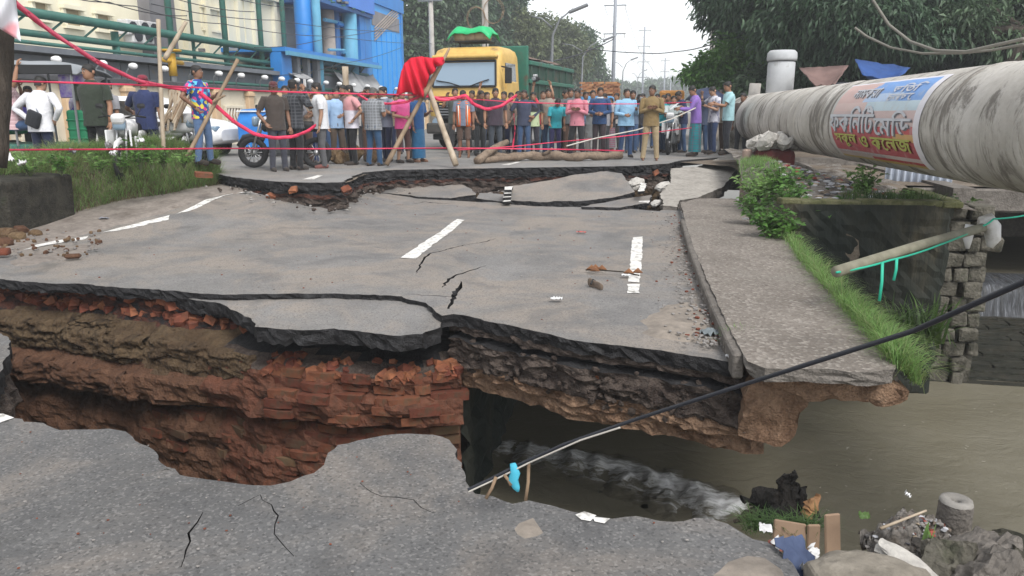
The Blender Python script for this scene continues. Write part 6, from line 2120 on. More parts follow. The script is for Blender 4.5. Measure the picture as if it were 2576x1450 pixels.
        for e in (-1, 1):
            hp_ = Vector((e*.088, 0, .86+dz)); kn, an = KN[e], AN[e]
            if ty == .48: pts, rad = [hp_+Vector((0, 0, .03)), hp_, hp_.lerp(kn, .5), kn], [.088, .098, .092, .085]
            elif ty == .8: pts, rad = [hp_+Vector((0, 0, .03)), hp_, hp_.lerp(kn, .5), kn, kn.lerp(an, .5)], [.088, .096, .086, .072, .068]
            else: pts, rad = [hp_+Vector((0, 0, .03)), hp_, hp_.lerp(kn, .5), kn, kn.lerp(an, .45), an+Vector((0, 0, .01)), an+Vector((0, .01, -.035))], [.088, .096, .086, .07, .064, .06, .062]
            m.tube(pts, rad, lm_, 10, False)
        m.build('shorts' if kind == 'shorts' else 'trousers', body, True)
    if shoe:
        for e in (-1, 1):
            m = MB(); an = AN[e]; sm2 = cloth(shoe)
            m.tube([an+Vector((0, -.075, -.045)), an+Vector((0, -.05, -.04)), an+Vector((0, .05, -.042)), an+Vector((0, .12, -.056)), an+Vector((0, .19, -.066)), an+Vector((0, .205, -.07))], [(.03, .03), (.043, .042), (.046, .042), (.05, .028), (.042, .02), (.02, .01)], sm2, 9)
            m.build('shoe', body, True)
    if extra: extra(body, bend, headp, WR, T)
    W = lambda v: T @ v
    r = dict(obj=body, hands={e: W(hands[e]) for e in hands}, T=T, bend=bend, s=s)
    if key: PEOPLE[key] = r
    return r

JEANS = (.045, .085, .17); JEANS_L = (.16, .25, .36); NAVY = (.02, .026, .06); BLK = (.018, .018, .02); CHAR = (.055, .055, .06); BRN = (.1, .06, .045); KHAKI = (.36, .28, .17)
P_ = person
# --- left, beyond the planted median
def rz_at(px, D): return Dp(px, 400, D)
def atD(px, D):
    p = Dp(px, 300, D); return Vector((p.x, p.y, GZ))
P_(60, 0, 'man in a pink checked shirt and jeans perched under the grey canopy at far left', 1.7, R(120), 0, ((.55, .36, .38), 'check', (.66, .5, .52)), 'short', ('trousers', JEANS), ('ear', 'up'), loc=atD(38, 12.4)+Vector((0, 0, .42)), sit=True, hy=.2)
def bag(body, bend, headp, WR, T):
    m = MB(); m.bevbox(tuple(bend((.03, -.18, 1.0))), (.25, .09, .28), .04, cloth((.02, .022, .027)), 2, 0, 0, .4); b = m.build('sling_bag', body, True)
    m = MB(); m.tube([bend((.1, -.14, 1.08)), bend((-.04, -.135, 1.3)), bend((-.11, -.06, 1.43)), bend((-.09, .06, 1.42)), bend((.05, .13, 1.25))], .016, cloth((.30, .33, .38)), 6, True, .4); m.build('strap', b, True)
P_(100, 0, 'man in a loose white shirt seen from behind with a black sling bag', 1.72, R(172), 1, ((.72, .72, .75),), 'long', ('trousers', NAVY), ('hip', 'hip'), loc=atD(100, 12.2), extra=bag, lean=.12, build=1.15)
P_(75, 0, 'person in a violet shirt half hidden under the grey canopy', 1.6, R(30), 0, ((.13, .1, .42),), 'short', ('trousers', CHAR), ('phone', 'down'), loc=atD(82, 13.6))
P_(240, 0, 'tall man in a dark olive polo shirt standing with arms at his sides', 1.92, R(12), 0, ((.035, .045, .032),), 'short', ('trousers', BLK), ('down', 'down'), loc=atD(240, 12.5), stance=.2, build=1.12, collar=(.04, .05, .036), hy=-.5, hp=.1)
P_(275, 0, 'man in a grey shirt and cap just behind the olive polo shirt', 1.7, R(-20), 0, ((.3, .3, .32),), 'short', ('trousers', CHAR), ('down', 'down'), loc=atD(278, 13.6), cap=(.05, .05, .06))
P_(195, 0, 'man in a lilac and white patterned shirt behind the canopy edge', 1.66, R(140), 0, ((.5, .47, .6), 'print', (.16, .12, .45)), 'short', ('trousers', CHAR), ('phone', 'down'), loc=atD(200, 14.0))
P_(368, 0, 'man in a navy tee and red cap seen from behind reaching left', 1.76, R(200), 1, ((.028, .04, .11),), 'short', ('trousers', NAVY), ('out', 'down'), loc=atD(368, 13.0), cap=(.22, .03, .05), hy=.4)
P_(500, 402, 'man in a blue floral shirt and jeans looking along the barrier', 1.72, R(100), 2, ((.02, .06, .26), 'floral'), 'short', ('trousers', (.09, .15, .27)), ('phone', 'hip'), stance=.14, loc=atD(506, 12.9)+Vector((0, 0, .2)), hair=HAIR)
# --- middle crowd
P_(703, 431, 'man in a dark brown short sleeved shirt and slate trousers at the crowd edge', 1.68, R(35), 2, ((.065, .052, .045),), 'short', ('trousers', (.05, .052, .068)), ('down', 'pocket'), hair=HAIR, hp=.1, cap=(.1, .03, .035))
P_(748, 428, 'heavy man in a dark plaid jacket seen from behind lifting a phone', 1.74, R(165), 0, ((.03, .032, .038), 'check', (.085, .09, .1)), 'long', ('trousers', (.02, .02, .022)), ('down', 'ear'), build=1.12, key='plaid')
P_(783, 412, 'young man in a pale grey shirt behind the plaid jacket', 1.62, R(30), 1, ((.45, .45, .49),), 'long', ('trousers', (.03, .05, .14)), ('down', 'belly'))
P_(815, 423, 'heavy man in a white tee and grey trousers looking left', 1.7, R(-70), 1, ((.72, .73, .75),), 'short', ('trousers', (.10, .10, .105)), ('down', 'belly'), build=1.14, shoe=(.2, .08, .07), hy=-.2)
P_(852, 408, 'man in a sky blue shirt partly hidden behind the pale upright post', 1.64, R(60), 1, ((.34, .5, .72),), 'long', ('trousers', (.12, .09, .07)), ('phone', 'down'))
P_(890, 415, 'man in a pink and white polo with black trousers, head turned left', 1.68, R(-50), 1, ((.62, .30, .31), 'half', (.62, .6, .66)), 'short', ('trousers', BLK), ('hip', 'belly'), build=1.08, hy=-.5)
P_(943, 418, 'man in a grey checked tee and blue jeans seen from behind', 1.62, R(170), 0, ((.17, .18, .19), 'check', (.27, .28, .3)), 'short', ('trousers', (.03, .075, .15)), ('down', 'phone'), build=1.12, hair=HAIRG)
P_(975, 407, 'man in a slate blue shirt holding papers before the red cloth', 1.68, R(-30), 1, ((.2, .22, .28),), 'half', ('trousers', (.022, .026, .06)), ('phone', 'face'), key='papers', collar=(.5, .52, .55))
P_(1016, 410, 'person in a bright magenta pink polo under the red cloth', 1.62, R(60), 1, ((.74, .12, .32), 'half', (.7, .09, .28)), 'short', ('capri', (.12, .06, .055)), ('belly', 'belly'), build=1.1)
P_(1054, 408, 'man in a deep blue shirt and teal blue lungi between the bamboo legs', 1.6, R(70), 2, ((.02, .08, .22),), 'short', ('lungi', (.03, .13, .26), .1), ('phone', 'down'), shoe=None)
P_(1168, 397, 'worker in an orange reflective vest over a grey shirt and brown shorts', 1.64, R(8), 2, ((.18, .21, .28),), 'short', ('shorts', (.1, .065, .05)), ('down', 'down'), vest=(.85, .17, .03), shoe=None, hp=.25, key='worker')
P_(1207, 392, 'man in a plain black tee leaning slightly right, near the worker', 1.66, R(40), 2, ((.022, .022, .025),), 'short', ('trousers', (.06, .065, .07)), ('down', 'swing'), lean=.08)
P_(1246, 396, 'man in a dark plum tee with big bare arms before the truck door', 1.7, R(15), 0, ((.055, .04, .055),), 'short', ('trousers', (.05, .06, .075)), ('down', 'down'), build=1.12)
P_(1304, 388, 'young man in a pale sage tee with one red sleeve cloth', 1.66, R(-15), 0, ((.36, .38, .33),), 'short', ('trousers', (.045, .04, .07)), ('down', 'down'))
P_(1340, 392, 'man in a black top with a white and lime band across it', 1.62, R(25), 0, ((.03, .03, .035), 'half', (.42, .5, .3)), 'short', ('trousers', (.03, .03, .04)), ('down', 'belly'))
P_(1366, 387, 'man in a red and white jersey holding a camera high overhead', 1.68, R(-5), 1, ((.72, .06, .10), 'half', (.74, .05, .09)), 'short', ('trousers', (.17, .27, .38)), ('up', 'up'), key='cam_up', stance=.16)
P_(1396, 392, 'boy in a turquoise tee bending forward to look down', 1.52, R(20), 2, ((.03, .32, .38),), 'short', ('trousers', (.03, .03, .09)), ('down', 'swing'), lean=.3, hp=.35)
P_(1420, 386, 'man in a black tee with a maroon shoulder standing behind the turquoise tee', 1.7, R(60), 0, ((.25, .03, .05), 'half', (.025, .024, .028)), 'short', ('trousers', BLK), ('down', 'down'), hy=.3)
P_(1450, 396, 'man in a rose pink shirt and black trousers with arms folded', 1.68, R(-8), 2, ((.58, .22, .27),), 'long', ('trousers', (.025, .025, .028)), ('fold', 'fold'), stance=.2)
P_(1488, 388, 'man in a long pale kurta behind the dark blue shirt', 1.68, R(15), 0, ((.5, .52, .52),), 'long', ('kurta', (.5, .5, .48), .42), ('down', 'belly'))
P_(1506, 391, 'tall man in a dark blue collared shirt looking straight at us', 1.74, R(0), 0, ((.03, .07, .17),), 'long', ('trousers', (.06, .045, .05)), ('belly', 'belly'), collar=(.5, .55, .6))
P_(1532, 384, 'woman in a black blouse and maroon and green wrapped skirt', 1.5, R(-10), 2, ((.045, .045, .055),), 'long', ('lungi', ((.26, .1, .15), 'stripe', (.1, .3, .26)), .14), ('belly', 'fold'), shoe=None)
P_(1572, 396, 'stout man in a light blue shirt and dark jeans holding a microphone', 1.68, R(20), 0, ((.27, .47, .66),), 'long', ('trousers', (.035, .07, .15)), ('phone', 'belly'), build=1.16, key='mic')
P_(1604, 384, 'cameraman in black half hidden behind the khaki uniform', 1.6, R(10), 0, ((.03, .03, .035),), 'short', ('trousers', (.04, .06, .12)), ('face', 'face'), key='cam_black')
P_(1634, 404, 'barefoot guard in a khaki uniform with his arms folded', 1.72, R(-6), 2, ((.235, .165, .075),), 'long', ('trousers', KHAKI), ('fold', 'fold'), shoe=None, hy=-.25, stance=.18)
P_(1664, 384, 'person in a teal shirt just behind the khaki uniform', 1.58, R(-20), 0, ((.02, .26, .3),), 'short', ('trousers', (.03, .045, .08)), ('down', 'down'))
P_(1690, 386, 'rider in a pale grey shirt sitting on the white motorcycle', 1.66, R(5), 0, ((.42, .47, .47),), 'short', ('trousers', (.1, .1, .1)), ('fwd', 'fwd'), sit=True, loc=U(1690, 390, GZ)+Vector((0, 1.0, .27)))
P_(1714, 384, 'man in a navy shirt bending behind the purple shirt', 1.7, R(-70), 2, ((.025, .035, .09),), 'short', ('trousers', JEANS), ('phone', 'phone'), lean=.2, hp=.3)
P_(1746, 392, 'man in a bright purple shirt and green checked lungi reading a paper', 1.76, R(-75), 0, ((.26, .15, .47),), 'long', ('lungi', ((.02, .24, .27), 'check', (.12, .12, .17)), .1), ('fwd', 'phone'), lean=.1, hp=.3, key='purple', z=.52)
P_(1790, 386, 'press man in a white patterned shirt with a black video camera', 1.72, R(-60), 1, ((.58, .58, .64), 'print', (.2, .2, .26)), 'short', ('trousers', (.035, .055, .12)), ('phone', 'face'), hp=.2, key='press', z=.55)
def lany(body, bend, headp, WR, T):
    m = MB(); m.tube([bend((-.06, -.03, 1.45)), bend((-.07, .1, 1.38)), bend((0, .14, 1.15)), bend((.07, .1, 1.38)), bend((.06, -.03, 1.45))], .006, cloth((.02, .02, .03)), 5); m.build('lanyard', body, True)
P_(1826, 388, 'man in a pale aqua tee with a lanyard and backpack facing left', 1.74, R(-85), 0, ((.36, .58, .62),), 'short', ('trousers', (.028, .03, .038)), ('fwd', 'phone'), extra=lany, z=.6, hp=.1)
P_(1868, 360, 'man in a brown shirt mostly hidden behind the aqua tee', 1.66, R(-30), 2, ((.1, .075, .065),), 'short', ('trousers', CHAR), ('down', 'down'), z=.5, loc=Vector((Yp(1868, 300, 20.0).x, 20.0, .45)))
# heads behind the first row
for px, D, col, az, lab in [(835, 19.5, (.4, .4, .42), 20, 'onlooker in a light grey shirt between the white tee and the sky blue shirt'), (915, 19, (.62, .6, .58), -20, 'onlooker in an off white shirt behind the pink and white polo'),
                            (998, 19.5, (.35, .28, .2), 15, 'onlooker in a tan shirt behind the magenta polo'), (1190, 20, (.1, .03, .04), -15, 'onlooker in a wine red shirt between the worker and the black tee'), (1286, 20, (.16, .15, .16), 10, 'onlooker in a grey tee beside the truck wheel'),
                            (1325, 20.5, (.4, .32, .3), -10, 'onlooker in a buff shirt between the sage and black tops'), (1472, 21, (.15, .3, .5), 12, 'onlooker in a mid blue shirt behind the rose pink shirt'), (1550, 21.5, (.5, .48, .45), -14, 'onlooker in a cream shirt behind the stout blue shirt'),
                            (1615, 22, (.08, .09, .12), 8, 'onlooker in a charcoal shirt behind the cameraman'), (1652, 22.5, (.45, .2, .1), 0, 'onlooker in a rust shirt behind the guard')]:
    q = Dp(px, 300, D)
    P_(px, 0, lab, random.uniform(1.58, 1.7), R(az), random.choice((0, 2)), (col,), 'short', ('trousers', random.choice((CHAR, NAVY, JEANS))), ('down', 'belly'), loc=Vector((q.x, q.y, GZ)))

# a second and third row
for px, D, col, az, lab in [(722, 15.2, (.2, .2, .22), 20, 'onlooker in a dark grey shirt between the brown shirt and the plaid jacket'), (766, 15.6, (.32, .27, .22), -15, 'onlooker in a dun shirt at the shoulder of the plaid jacket'), (800, 16.2, (.10, .12, .18), 30, 'onlooker in an ink blue shirt behind the white tee'),
                            (868, 16.5, (.14, .09, .08), -25, 'onlooker in a brown shirt behind the pale upright post'), (928, 16.5, (.06, .07, .09), 40, 'onlooker in a blackish shirt between the polo and the grey checked tee'), (960, 17.2, (.28, .3, .3), 10, 'onlooker in an ash shirt behind the grey checked tee'), (1036, 17.5, (.12, .05, .06), -10, 'onlooker in a maroon shirt between the magenta polo and the teal lungi'),
                            (1146, 19.3, (.08, .09, .08), 5, 'onlooker in a dark green shirt left of the worker, before the bumper'), (1226, 19.0, (.07, .07, .08), 15, 'onlooker in a sooty shirt between the black and plum tees'), (1268, 19.2, (.22, .16, .13), -20, 'onlooker in a mud brown shirt right of the plum tee'), (1318, 18.6, (.05, .06, .1), 25, 'onlooker in a midnight blue shirt behind the sage tee'),
                            (1380, 19, (.30, .26, .22), -5, 'onlooker in a khaki grey tee between the red jersey and the turquoise tee'), (1434, 19.4, (.13, .14, .15), 20, 'onlooker in a slate tee behind the maroon shouldered man'), (1520, 19.8, (.33, .33, .36), -15, 'onlooker in a silver grey shirt behind the dark blue collar'), (1590, 20, (.12, .17, .25), 10, 'onlooker in a dusty blue shirt right of the stout man'),
                            (1678, 20.5, (.05, .05, .055), 0, 'onlooker in a black shirt left of the white motorcycle'), (1770, 20.2, (.08, .1, .16), -40, 'onlooker in a navy striped shirt between the purple shirt and the press man'), (1808, 20.6, (.28, .24, .2), -30, 'onlooker in a tan tee between the press man and the aqua tee')]:
    q = Dp(px, 300, D)
    P_(px, 0, lab, random.uniform(1.6, 1.74), R(az), random.choice((0, 2)), (col,), random.choice(('short', 'long')), ('trousers', random.choice((CHAR, NAVY, JEANS, BRN))), (random.choice(('down', 'pocket', 'hip', 'phone')), random.choice(('belly', 'phone', 'face', 'down', 'ear', 'up'))), loc=Vector((q.x, q.y, GZ)), build=random.uniform(.98, 1.1))

# --- what they hold
def held(name, label, cat, key, side, fn, off=(0, .05, .03)):
    r = PEOPLE[key]; m = MB(); fn(m)
    o = m.build(name)
    o.matrix_world = Matrix.Translation(r['hands'][side]) @ r['T'].to_3x3().to_4x4() @ Matrix.Translation(Vector(off))
    return tag(o, label, cat)
def vcam(m):
    m.bevbox((0, .02, .03), (.12, .26, .13), .02, M['black'], 2); m.lathe([(.045, .14), (.055, .18), (.055, .27), (.04, .28)], (0, .0, .03), M['steel'], 12, 'Y')
    m.bevbox((0, .02, .15), (.03, .18, .03), .01, M['black'], 1); m.box((0, .02, .115), (.02, .02, .05), M['black']); m.bevbox((-.09, .0, .04), (.07, .11, .08), .01, M['black'], 1)
held('video_camera', 'silver and black camera held high over the red jersey', 'camera', 'cam_up', 1, lambda m: (vcam(m), m.bevbox((.0, .05, .12), (.1, .2, .07), .02, M['chrome'], 2)), (-.06, .05, .08))
held('video_camera', 'black video camera in front of the white patterned shirt', 'camera', 'press', -1, vcam, (.1, .1, .02))
held('video_camera', 'small black camera at the face of the cameraman in black', 'camera', 'cam_black', 1, vcam, (-.06, .03, .0))
held('microphone', 'black microphone in the hand of the light blue shirt', 'microphone', 'mic', -1, lambda m: (m.tube([(0, 0, -.05), (0, .02, .1)], .014, M['black'], 8), m.tube([(0, .02, .1), (0, .025, .15), (0, .03, .19)], [.02, .034, .02], M['black'], 10)))
held('phone', 'phone held up beside the plaid jacket man', 'phone', 'plaid', 1, lambda m: m.bevbox((0, 0, .06), (.075, .012, .15), .005, M['white_dirty'], 1), (0, .06, .03))
held('paper_sheet', 'white papers in the hands of the slate blue shirt', 'paper', 'papers', -1, lambda m: m.box((0, 0, .02), (.2, .01, .28), M['white_paint'], 0, .5), (.02, .08, .05))
held('paper_sheet', 'white paper in the hands of the purple shirt', 'paper', 'purple', -1, lambda m: m.box((0, 0, .02), (.2, .01, .28), M['white_paint'], 0, .9), (.02, .08, .05))
# dark umbrella behind the purple shirt
p = Yp(1778, 225, 21.5)
e = empty('umbrella', (p.x, 21.5, 1.2), 'dark navy umbrella held open behind the press man', 'umbrella')
m = MB(); rows = []
for (r_, z_) in ((.02, 1.02), (.25, .97), (.45, .86), (.58, .7)): rows.append([(r_*math.cos(2*PI*k/16)*(1-.05*(k % 2)), r_*math.sin(2*PI*k/16)*(1-.05*(k % 2)), z_-(.03 if k % 2 == 0 and r_ > .4 else 0)) for k in range(17)])
m.grid(rows, mk('umbrella_cloth', (.03, .04, .085), (.02, .028, .06), 4, .5)); o = m.build('canopy', e, True); o.modifiers.new('t', 'SOLIDIFY').thickness = .006
one('shaft', lambda m: m.tube([(0, 0, -.0), (0, 0, 1.05)], .01, M['chrome'], 6), e)
# ---------------------------------------------------------------- bamboo, tape, red cloth, logs
def stick(name, label, a, b, r0, r1, mat, cat='bamboo pole', group=None, bendv=(0, 0, 0), n=9):
    a, b = Vector(a), Vector(b)
    pts = []; rad = []
    for i in range(n+1):
        t = i/n
        pts.append(a.lerp(b, t)+Vector(bendv)*4*t*(1-t)); rad.append((r0+(r1-r0)*t)*(1.12 if i % 2 else 1.0))
    o = one(name, lambda m: m.tube(pts, rad, mat, 9), None, True)
    return tag(o, label, cat, group)
bD = 12.6
stick('bamboo_pole', 'tall pale split bamboo standing upright beside the floral shirt, left one of the crossed pair', Dp(412, 400, bD), Dp(398, 50, bD), .036, .032, M['bamboo_pale'])
stick('bamboo_pole', 'short bamboo branch forking up to the right from the left upright pole', Dp(414, 150, bD-.06), Dp(468, 55, bD), .04, .03, M['bamboo_pale'])
stick('bamboo_pole', 'bamboo leaning to the right across the floral shirt man', Dp(468, 400, 12.0), Dp(598, 150, 12.3), .032, .028, M['bamboo'])
stick('stick', 'short thin broken stick crossing the leaning bamboo beside the floral shirt', Dp(535, 258, 12.1), Dp(566, 240, 12.1), .022, .015, M['bamboo'], 'stick')
bundle = empty('bamboo_bundle', atD(438, 13.0), 'bundle of split bamboo and brushwood leaning behind the crossed poles', 'bundle')
for i in range(14):
    a = Dp(random.uniform(405, 450), random.uniform(300, 330), 13.0); b = Dp(random.uniform(420, 490), random.uniform(215, 240), 13.1)
    into(bundle, one('bamboo_split', lambda m: m.tube([a, a.lerp(b, .5)+Vector((.02, 0, .02)), b], .022, random.choice((M['bamboo'], M['bamboo_pale'], M['wood'])), 6), bundle))
sk_ = empty('sack_load', atD(455, 13.3), 'white and buff sacks piled beside the bamboo poles', 'sacks')
for i, (px, py) in enumerate([(430, 330), (455, 320), (470, 300), (448, 300)]):
    c = Dp(px, py, 13.3)
    m = MB(); m.bevbox(tuple(c), (.42, .3, .2), .08, random.choice((M['white_dirty'], bd_m)), 3, random.random()); into(sk_, m.build('sack', sk_, True))
# A-frame
aT = U(1065, 408, GZ); aD = 15.2
stick('bamboo_pole', 'brown bamboo leg of the A frame leaning left under the red cloth', Dp(972, 415, 14.9), Dp(1068, 235, aD), .048, .04, M['bamboo'])
stick('bamboo_pole', 'thick pale bamboo leg of the A frame leaning right before the truck', Dp(1147, 416, 14.7), Dp(1078, 222, aD), .06, .05, M['bamboo_pale'])
stick('stick', 'dark crooked branch rising from the top of the A frame through the red cloth', Dp(1062, 245, aD-.1), Dp(1130, 122, aD), .06, .022, M['wood'], 'branch', None, (.05, 0, .05))
kn = Dp(1068, 235, aD)
m = MB()
for k in range(4): m.lathe([(.10, -.02), (.115, 0), (.10, .02)], tuple(kn+Vector((0, 0, -.07+.045*k))), M['tape_red'], 12)
tag(m.build('tape_knot', None, True), 'red tape wound round the head of the bamboo A frame', 'tape')
stick('post', 'pale wooden post standing upright among the crowd before the tarpaulins', U(878, 405, GZ), Yp(868, 168, U(878, 405, GZ).y), .075, .065, M['bamboo_pale'], 'post')
# red cloth over the frame
m = MB(); P = []
edge_t = [(1116, 144), (1085, 147), (1060, 143), (1034, 146), (1018, 160), (1010, 180)]
edge_b = [(1118, 156), (1096, 174), (1078, 196), (1064, 248), (1034, 232), (994, 242)]
for i in range(31):
    t = i/30*5; a = int(min(t, 4)); u = t-a
    tp0 = (edge_t[a][0]*(1-u)+edge_t[a+1][0]*u, edge_t[a][1]*(1-u)+edge_t[a+1][1]*u)
    bt0 = (edge_b[a][0]*(1-u)+edge_b[a+1][0]*u, edge_b[a][1]*(1-u)+edge_b[a+1][1]*u)
    row = []
    for k in range(19):
        q = k/18
        dd = 15.0+.11*math.sin(i*1.25+q*1.2)*(.3+q)-.07*math.sin(PI*q)
        row.append(Dp(tp0[0]+(bt0[0]-tp0[0])*q+2.0*math.sin(i*1.1)*q, tp0[1]+(bt0[1]-tp0[1])*q+2.5*math.sin(i*.9)*q, dd))
    P.append(row)
m.grid(P, M['cloth_red'])
o = m.build('red_cloth', None, True); o.modifiers.new('t', 'SOLIDIFY').thickness = .008
tag(o, 'big bright red cloth flag draped over the bamboo A frame', 'cloth')
def ribbon(label, pts, w0, w1, mat=None, twist=1.0, sag=0, name='tape', cat='tape', n=10):
    """flat strip of tape with thickness"""
    mat = mat or M['tape_red']
    C3 = []
    for i in range(len(pts)-1):
        a, b = Vector(pts[i]), Vector(pts[i+1])
        for k in range(n):
            t = k/n; q = a.lerp(b, t); q.z -= sag*4*t*(1-t); C3.append(q)
    C3.append(Vector(pts[-1]))
    # smooth
    for _ in range(3): C3 = [C3[0]]+[(C3[i-1]+C3[i]*2+C3[i+1])/4 for i in range(1, len(C3)-1)]+[C3[-1]]
    m = MB(); vs = []; fs = []
    for i, p in enumerate(C3):
        t = (C3[min(i+1, len(C3)-1)]-C3[max(i-1, 0)]).normalized()
        up = Vector((0, 0, 1)); up = (up-t*up.dot(t)).normalized(); sd = t.cross(up)
        an = twist*.5*math.sin(i*.37)+.15*math.sin(i*1.3)
        up2 = up*math.cos(an)+sd*math.sin(an); nr = t.cross(up2)
        w_ = (w0+(w1-w0)*i/(len(C3)-1))*.5
        for (a, b) in ((-1, -1), (1, -1), (1, 1), (-1, 1)): vs.append(p+up2*w_*a+nr*.0012*b)
    for i in range(len(C3)-1):
        for k in range(4):
            k2 = (k+1) % 4; fs.append((i*4+k, i*4+k2, i*4+4+k2, i*4+4+k))
    fs += [(3, 2, 1, 0), tuple(len(vs)-4+k for k in range(4))]
    m.add(vs, fs, mat)
    return tag(m.build(name, None, True), label, cat)
ribbon('broad red tape slanting down from the upper left to the crossed bamboo', [Dp(18, -8, 7.0), Dp(130, 82, 8), Dp(250, 160, 9.4), Dp(350, 205, 10.6), Dp(400, 215, 11.4), Dp(470, 228, 12)], .066, .055, None, .35)
ribbon('red tape sagging in a deep loop from the bamboo to the white tee', [Dp(500, 232, 12.1), Dp(545, 268, 12.3), Dp(590, 308, 12.5), Dp(640, 338, 12.7), Dp(690, 348, 12.9), Dp(740, 344, 13.1), Dp(775, 330, 13.3), Dp(795, 315, 13.5)], .066, .055, None, .4)
ribbon('thin red tape running level from the far left past the floral shirt', [Dp(-20, 204, 9.0), Dp(200, 209, 9.5), Dp(390, 216, 11.0), Dp(520, 222, 12.4), Dp(660, 230, 13.2), Dp(880, 236, 14.4), Dp(1050, 240, 15.1)], .024, .03, None, 1.2)
ribbon('thin red tape stretched low across the whole front of the crowd', [Dp(-20, 378, 8.4), Dp(300, 376, 10), Dp(560, 374, 12.5), Dp(850, 375, 14), Dp(1140, 373, 14.9), Dp(1400, 376, 15.6), Dp(1570, 380, 16.5)], .022, .028, None, 1.0)
ribbon('red tape from the A frame drooping behind the orange vest to the sage tee', [Dp(1070, 240, 15.2), Dp(1110, 252, 15.3), Dp(1150, 247, 15.4), Dp(1172, 240, 15.4), Dp(1190, 262, 15.5), Dp(1225, 276, 15.6), Dp(1260, 268, 15.8), Dp(1300, 240, 16)], .075, .065, None, .5)
ribbon('red tape left of the A frame looping across the grey checked tee', [Dp(900, 238, 15.0), Dp(930, 256, 15.05), Dp(975, 262, 15.1), Dp(1020, 258, 15.15), Dp(1064, 240, 15.2)], .05, .05, None, .8)
ribbon('thin dark red tape at chest height across the right half of the crowd', [Dp(1072, 242, 15.2), Dp(1300, 258, 16), Dp(1450, 262, 16.6), Dp(1600, 262, 17.2), Dp(1740, 258, 17.8)], .02, .02, None, 1.0)
ribbon('red tape at shin height rising to the right of the logs', [Dp(1150, 378, 15), Dp(1280, 370, 15.4), Dp(1400, 358, 15.8), Dp(1560, 344, 16.5), Dp(1740, 322, 17.4)], .022, .022, None, .8)
ribbon('red strip hanging down beside the sage tee', [Dp(1292, 286, 16.0), Dp(1296, 330, 16.0), Dp(1290, 372, 16.0)], .08, .06, None, .6)
wire('rope', 'pale rope rising from the pink shirt to the purple shirt', [Dp(1425, 368, 15.8), Dp(1500, 348, 16.2), Dp(1600, 328, 16.8), Dp(1690, 300, 17.2), Dp(1750, 272, 17.6)], .014, M['rope'], 0, 'rope')
# flag and its post at the upper left corner
stick('post', 'dark leaning tree post at the far left edge carrying the red and white flag', Dp(-10, 420, 6.6), Dp(22, -60, 6.6), .085, .07, M['bark'], 'post')
m = MB(); P = []
for i in range(13):
    row = []
    for k in range(13):
        u, t = i/12, k/12
        row.append(Dp(-60+95*u+18*t-30*(1-u)*t, -30+ (40+95*u)*t+20*(1-u), 6.25+.08*math.sin(u*6+t*3)))
    P.append(row)
fm, n_, b_ = new_mat('flag_print')
v_ = coords(n_, 'UV')
wv = noise_n(n_, coords(n_), 2.2, 2)
n_.links.new(ramp(n_, [(.42, (.6, .04, .06)), (.5, (.62, .3, .33)), (.56, (.66, .66, .7))], wv), b_.inputs['Base Color']); b_.inputs['Roughness'].default_value = .7
m.grid(P, fm); o = m.build('flag', None, True); o.modifiers.new('t', 'SOLIDIFY').thickness = .004
tag(o, 'red and white cloth flag hanging at the upper left corner', 'flag')
# fallen logs along the edge of the far road
lg = [U(1228, 409, GZ), U(1340, 404, GZ), U(1450, 406, GZ), U(1562, 402, GZ)]
m = MB(); pts = []
for i in range(22):
    t = i/21*3; a = int(min(t, 2)); u = t-a; p = lg[a].lerp(lg[a+1], u); p.z += .10+.02*math.sin(i*1.3); p.y += .05*math.sin(i*.8); pts.append(p)
m.tube(pts, [.095+.02*math.sin(i*1.9) for i in range(22)], M['log'], 10)
m.tube([pts[8], pts[9]+Vector((.1, -.1, .12)), pts[9]+Vector((.18, -.2, .2))], [.05, .04, .03], M['log'], 7)
tag(m.build('log', None, True), 'long knobbly log lying along the edge of the far road', 'log')
stick('log', 'short forked log propped up at a slant before the truck door', U(1200, 414, GZ)+Vector((0, 0, .06)), Yp(1275, 358, U(1240, 405, GZ).y)+Vector((0, 0, 0)), .09, .06, M['log'], 'log', None, (0, 0, .04))
stick('log', 'thin branch lying level right of the forked log', U(1215, 412, GZ)+Vector((0, 0, .07)), U(1300, 408, GZ)+Vector((0, 0, .1)), .07, .05, M['log'], 'log')
random.seed(21)
RG = [rock_mesh('lump', M['clod'], i*1.1, 2, .4, (1, .8, .7)) for i in range(4)]
hp_ = empty('earth_heap', U(885, 412, GZ), 'heap of brown clods and rags round the foot of the pale upright post', 'heap')
for i in range(18):
    l_ = link('lump', random.choice(RG), hp_); l_.location = (random.uniform(-.4, .5), random.uniform(-.2, .3), random.uniform(.02, .28)); l_.scale = [random.uniform(.16, .34)]*3; l_.rotation_euler = (random.random()*3, random.random()*3, random.random()*6)
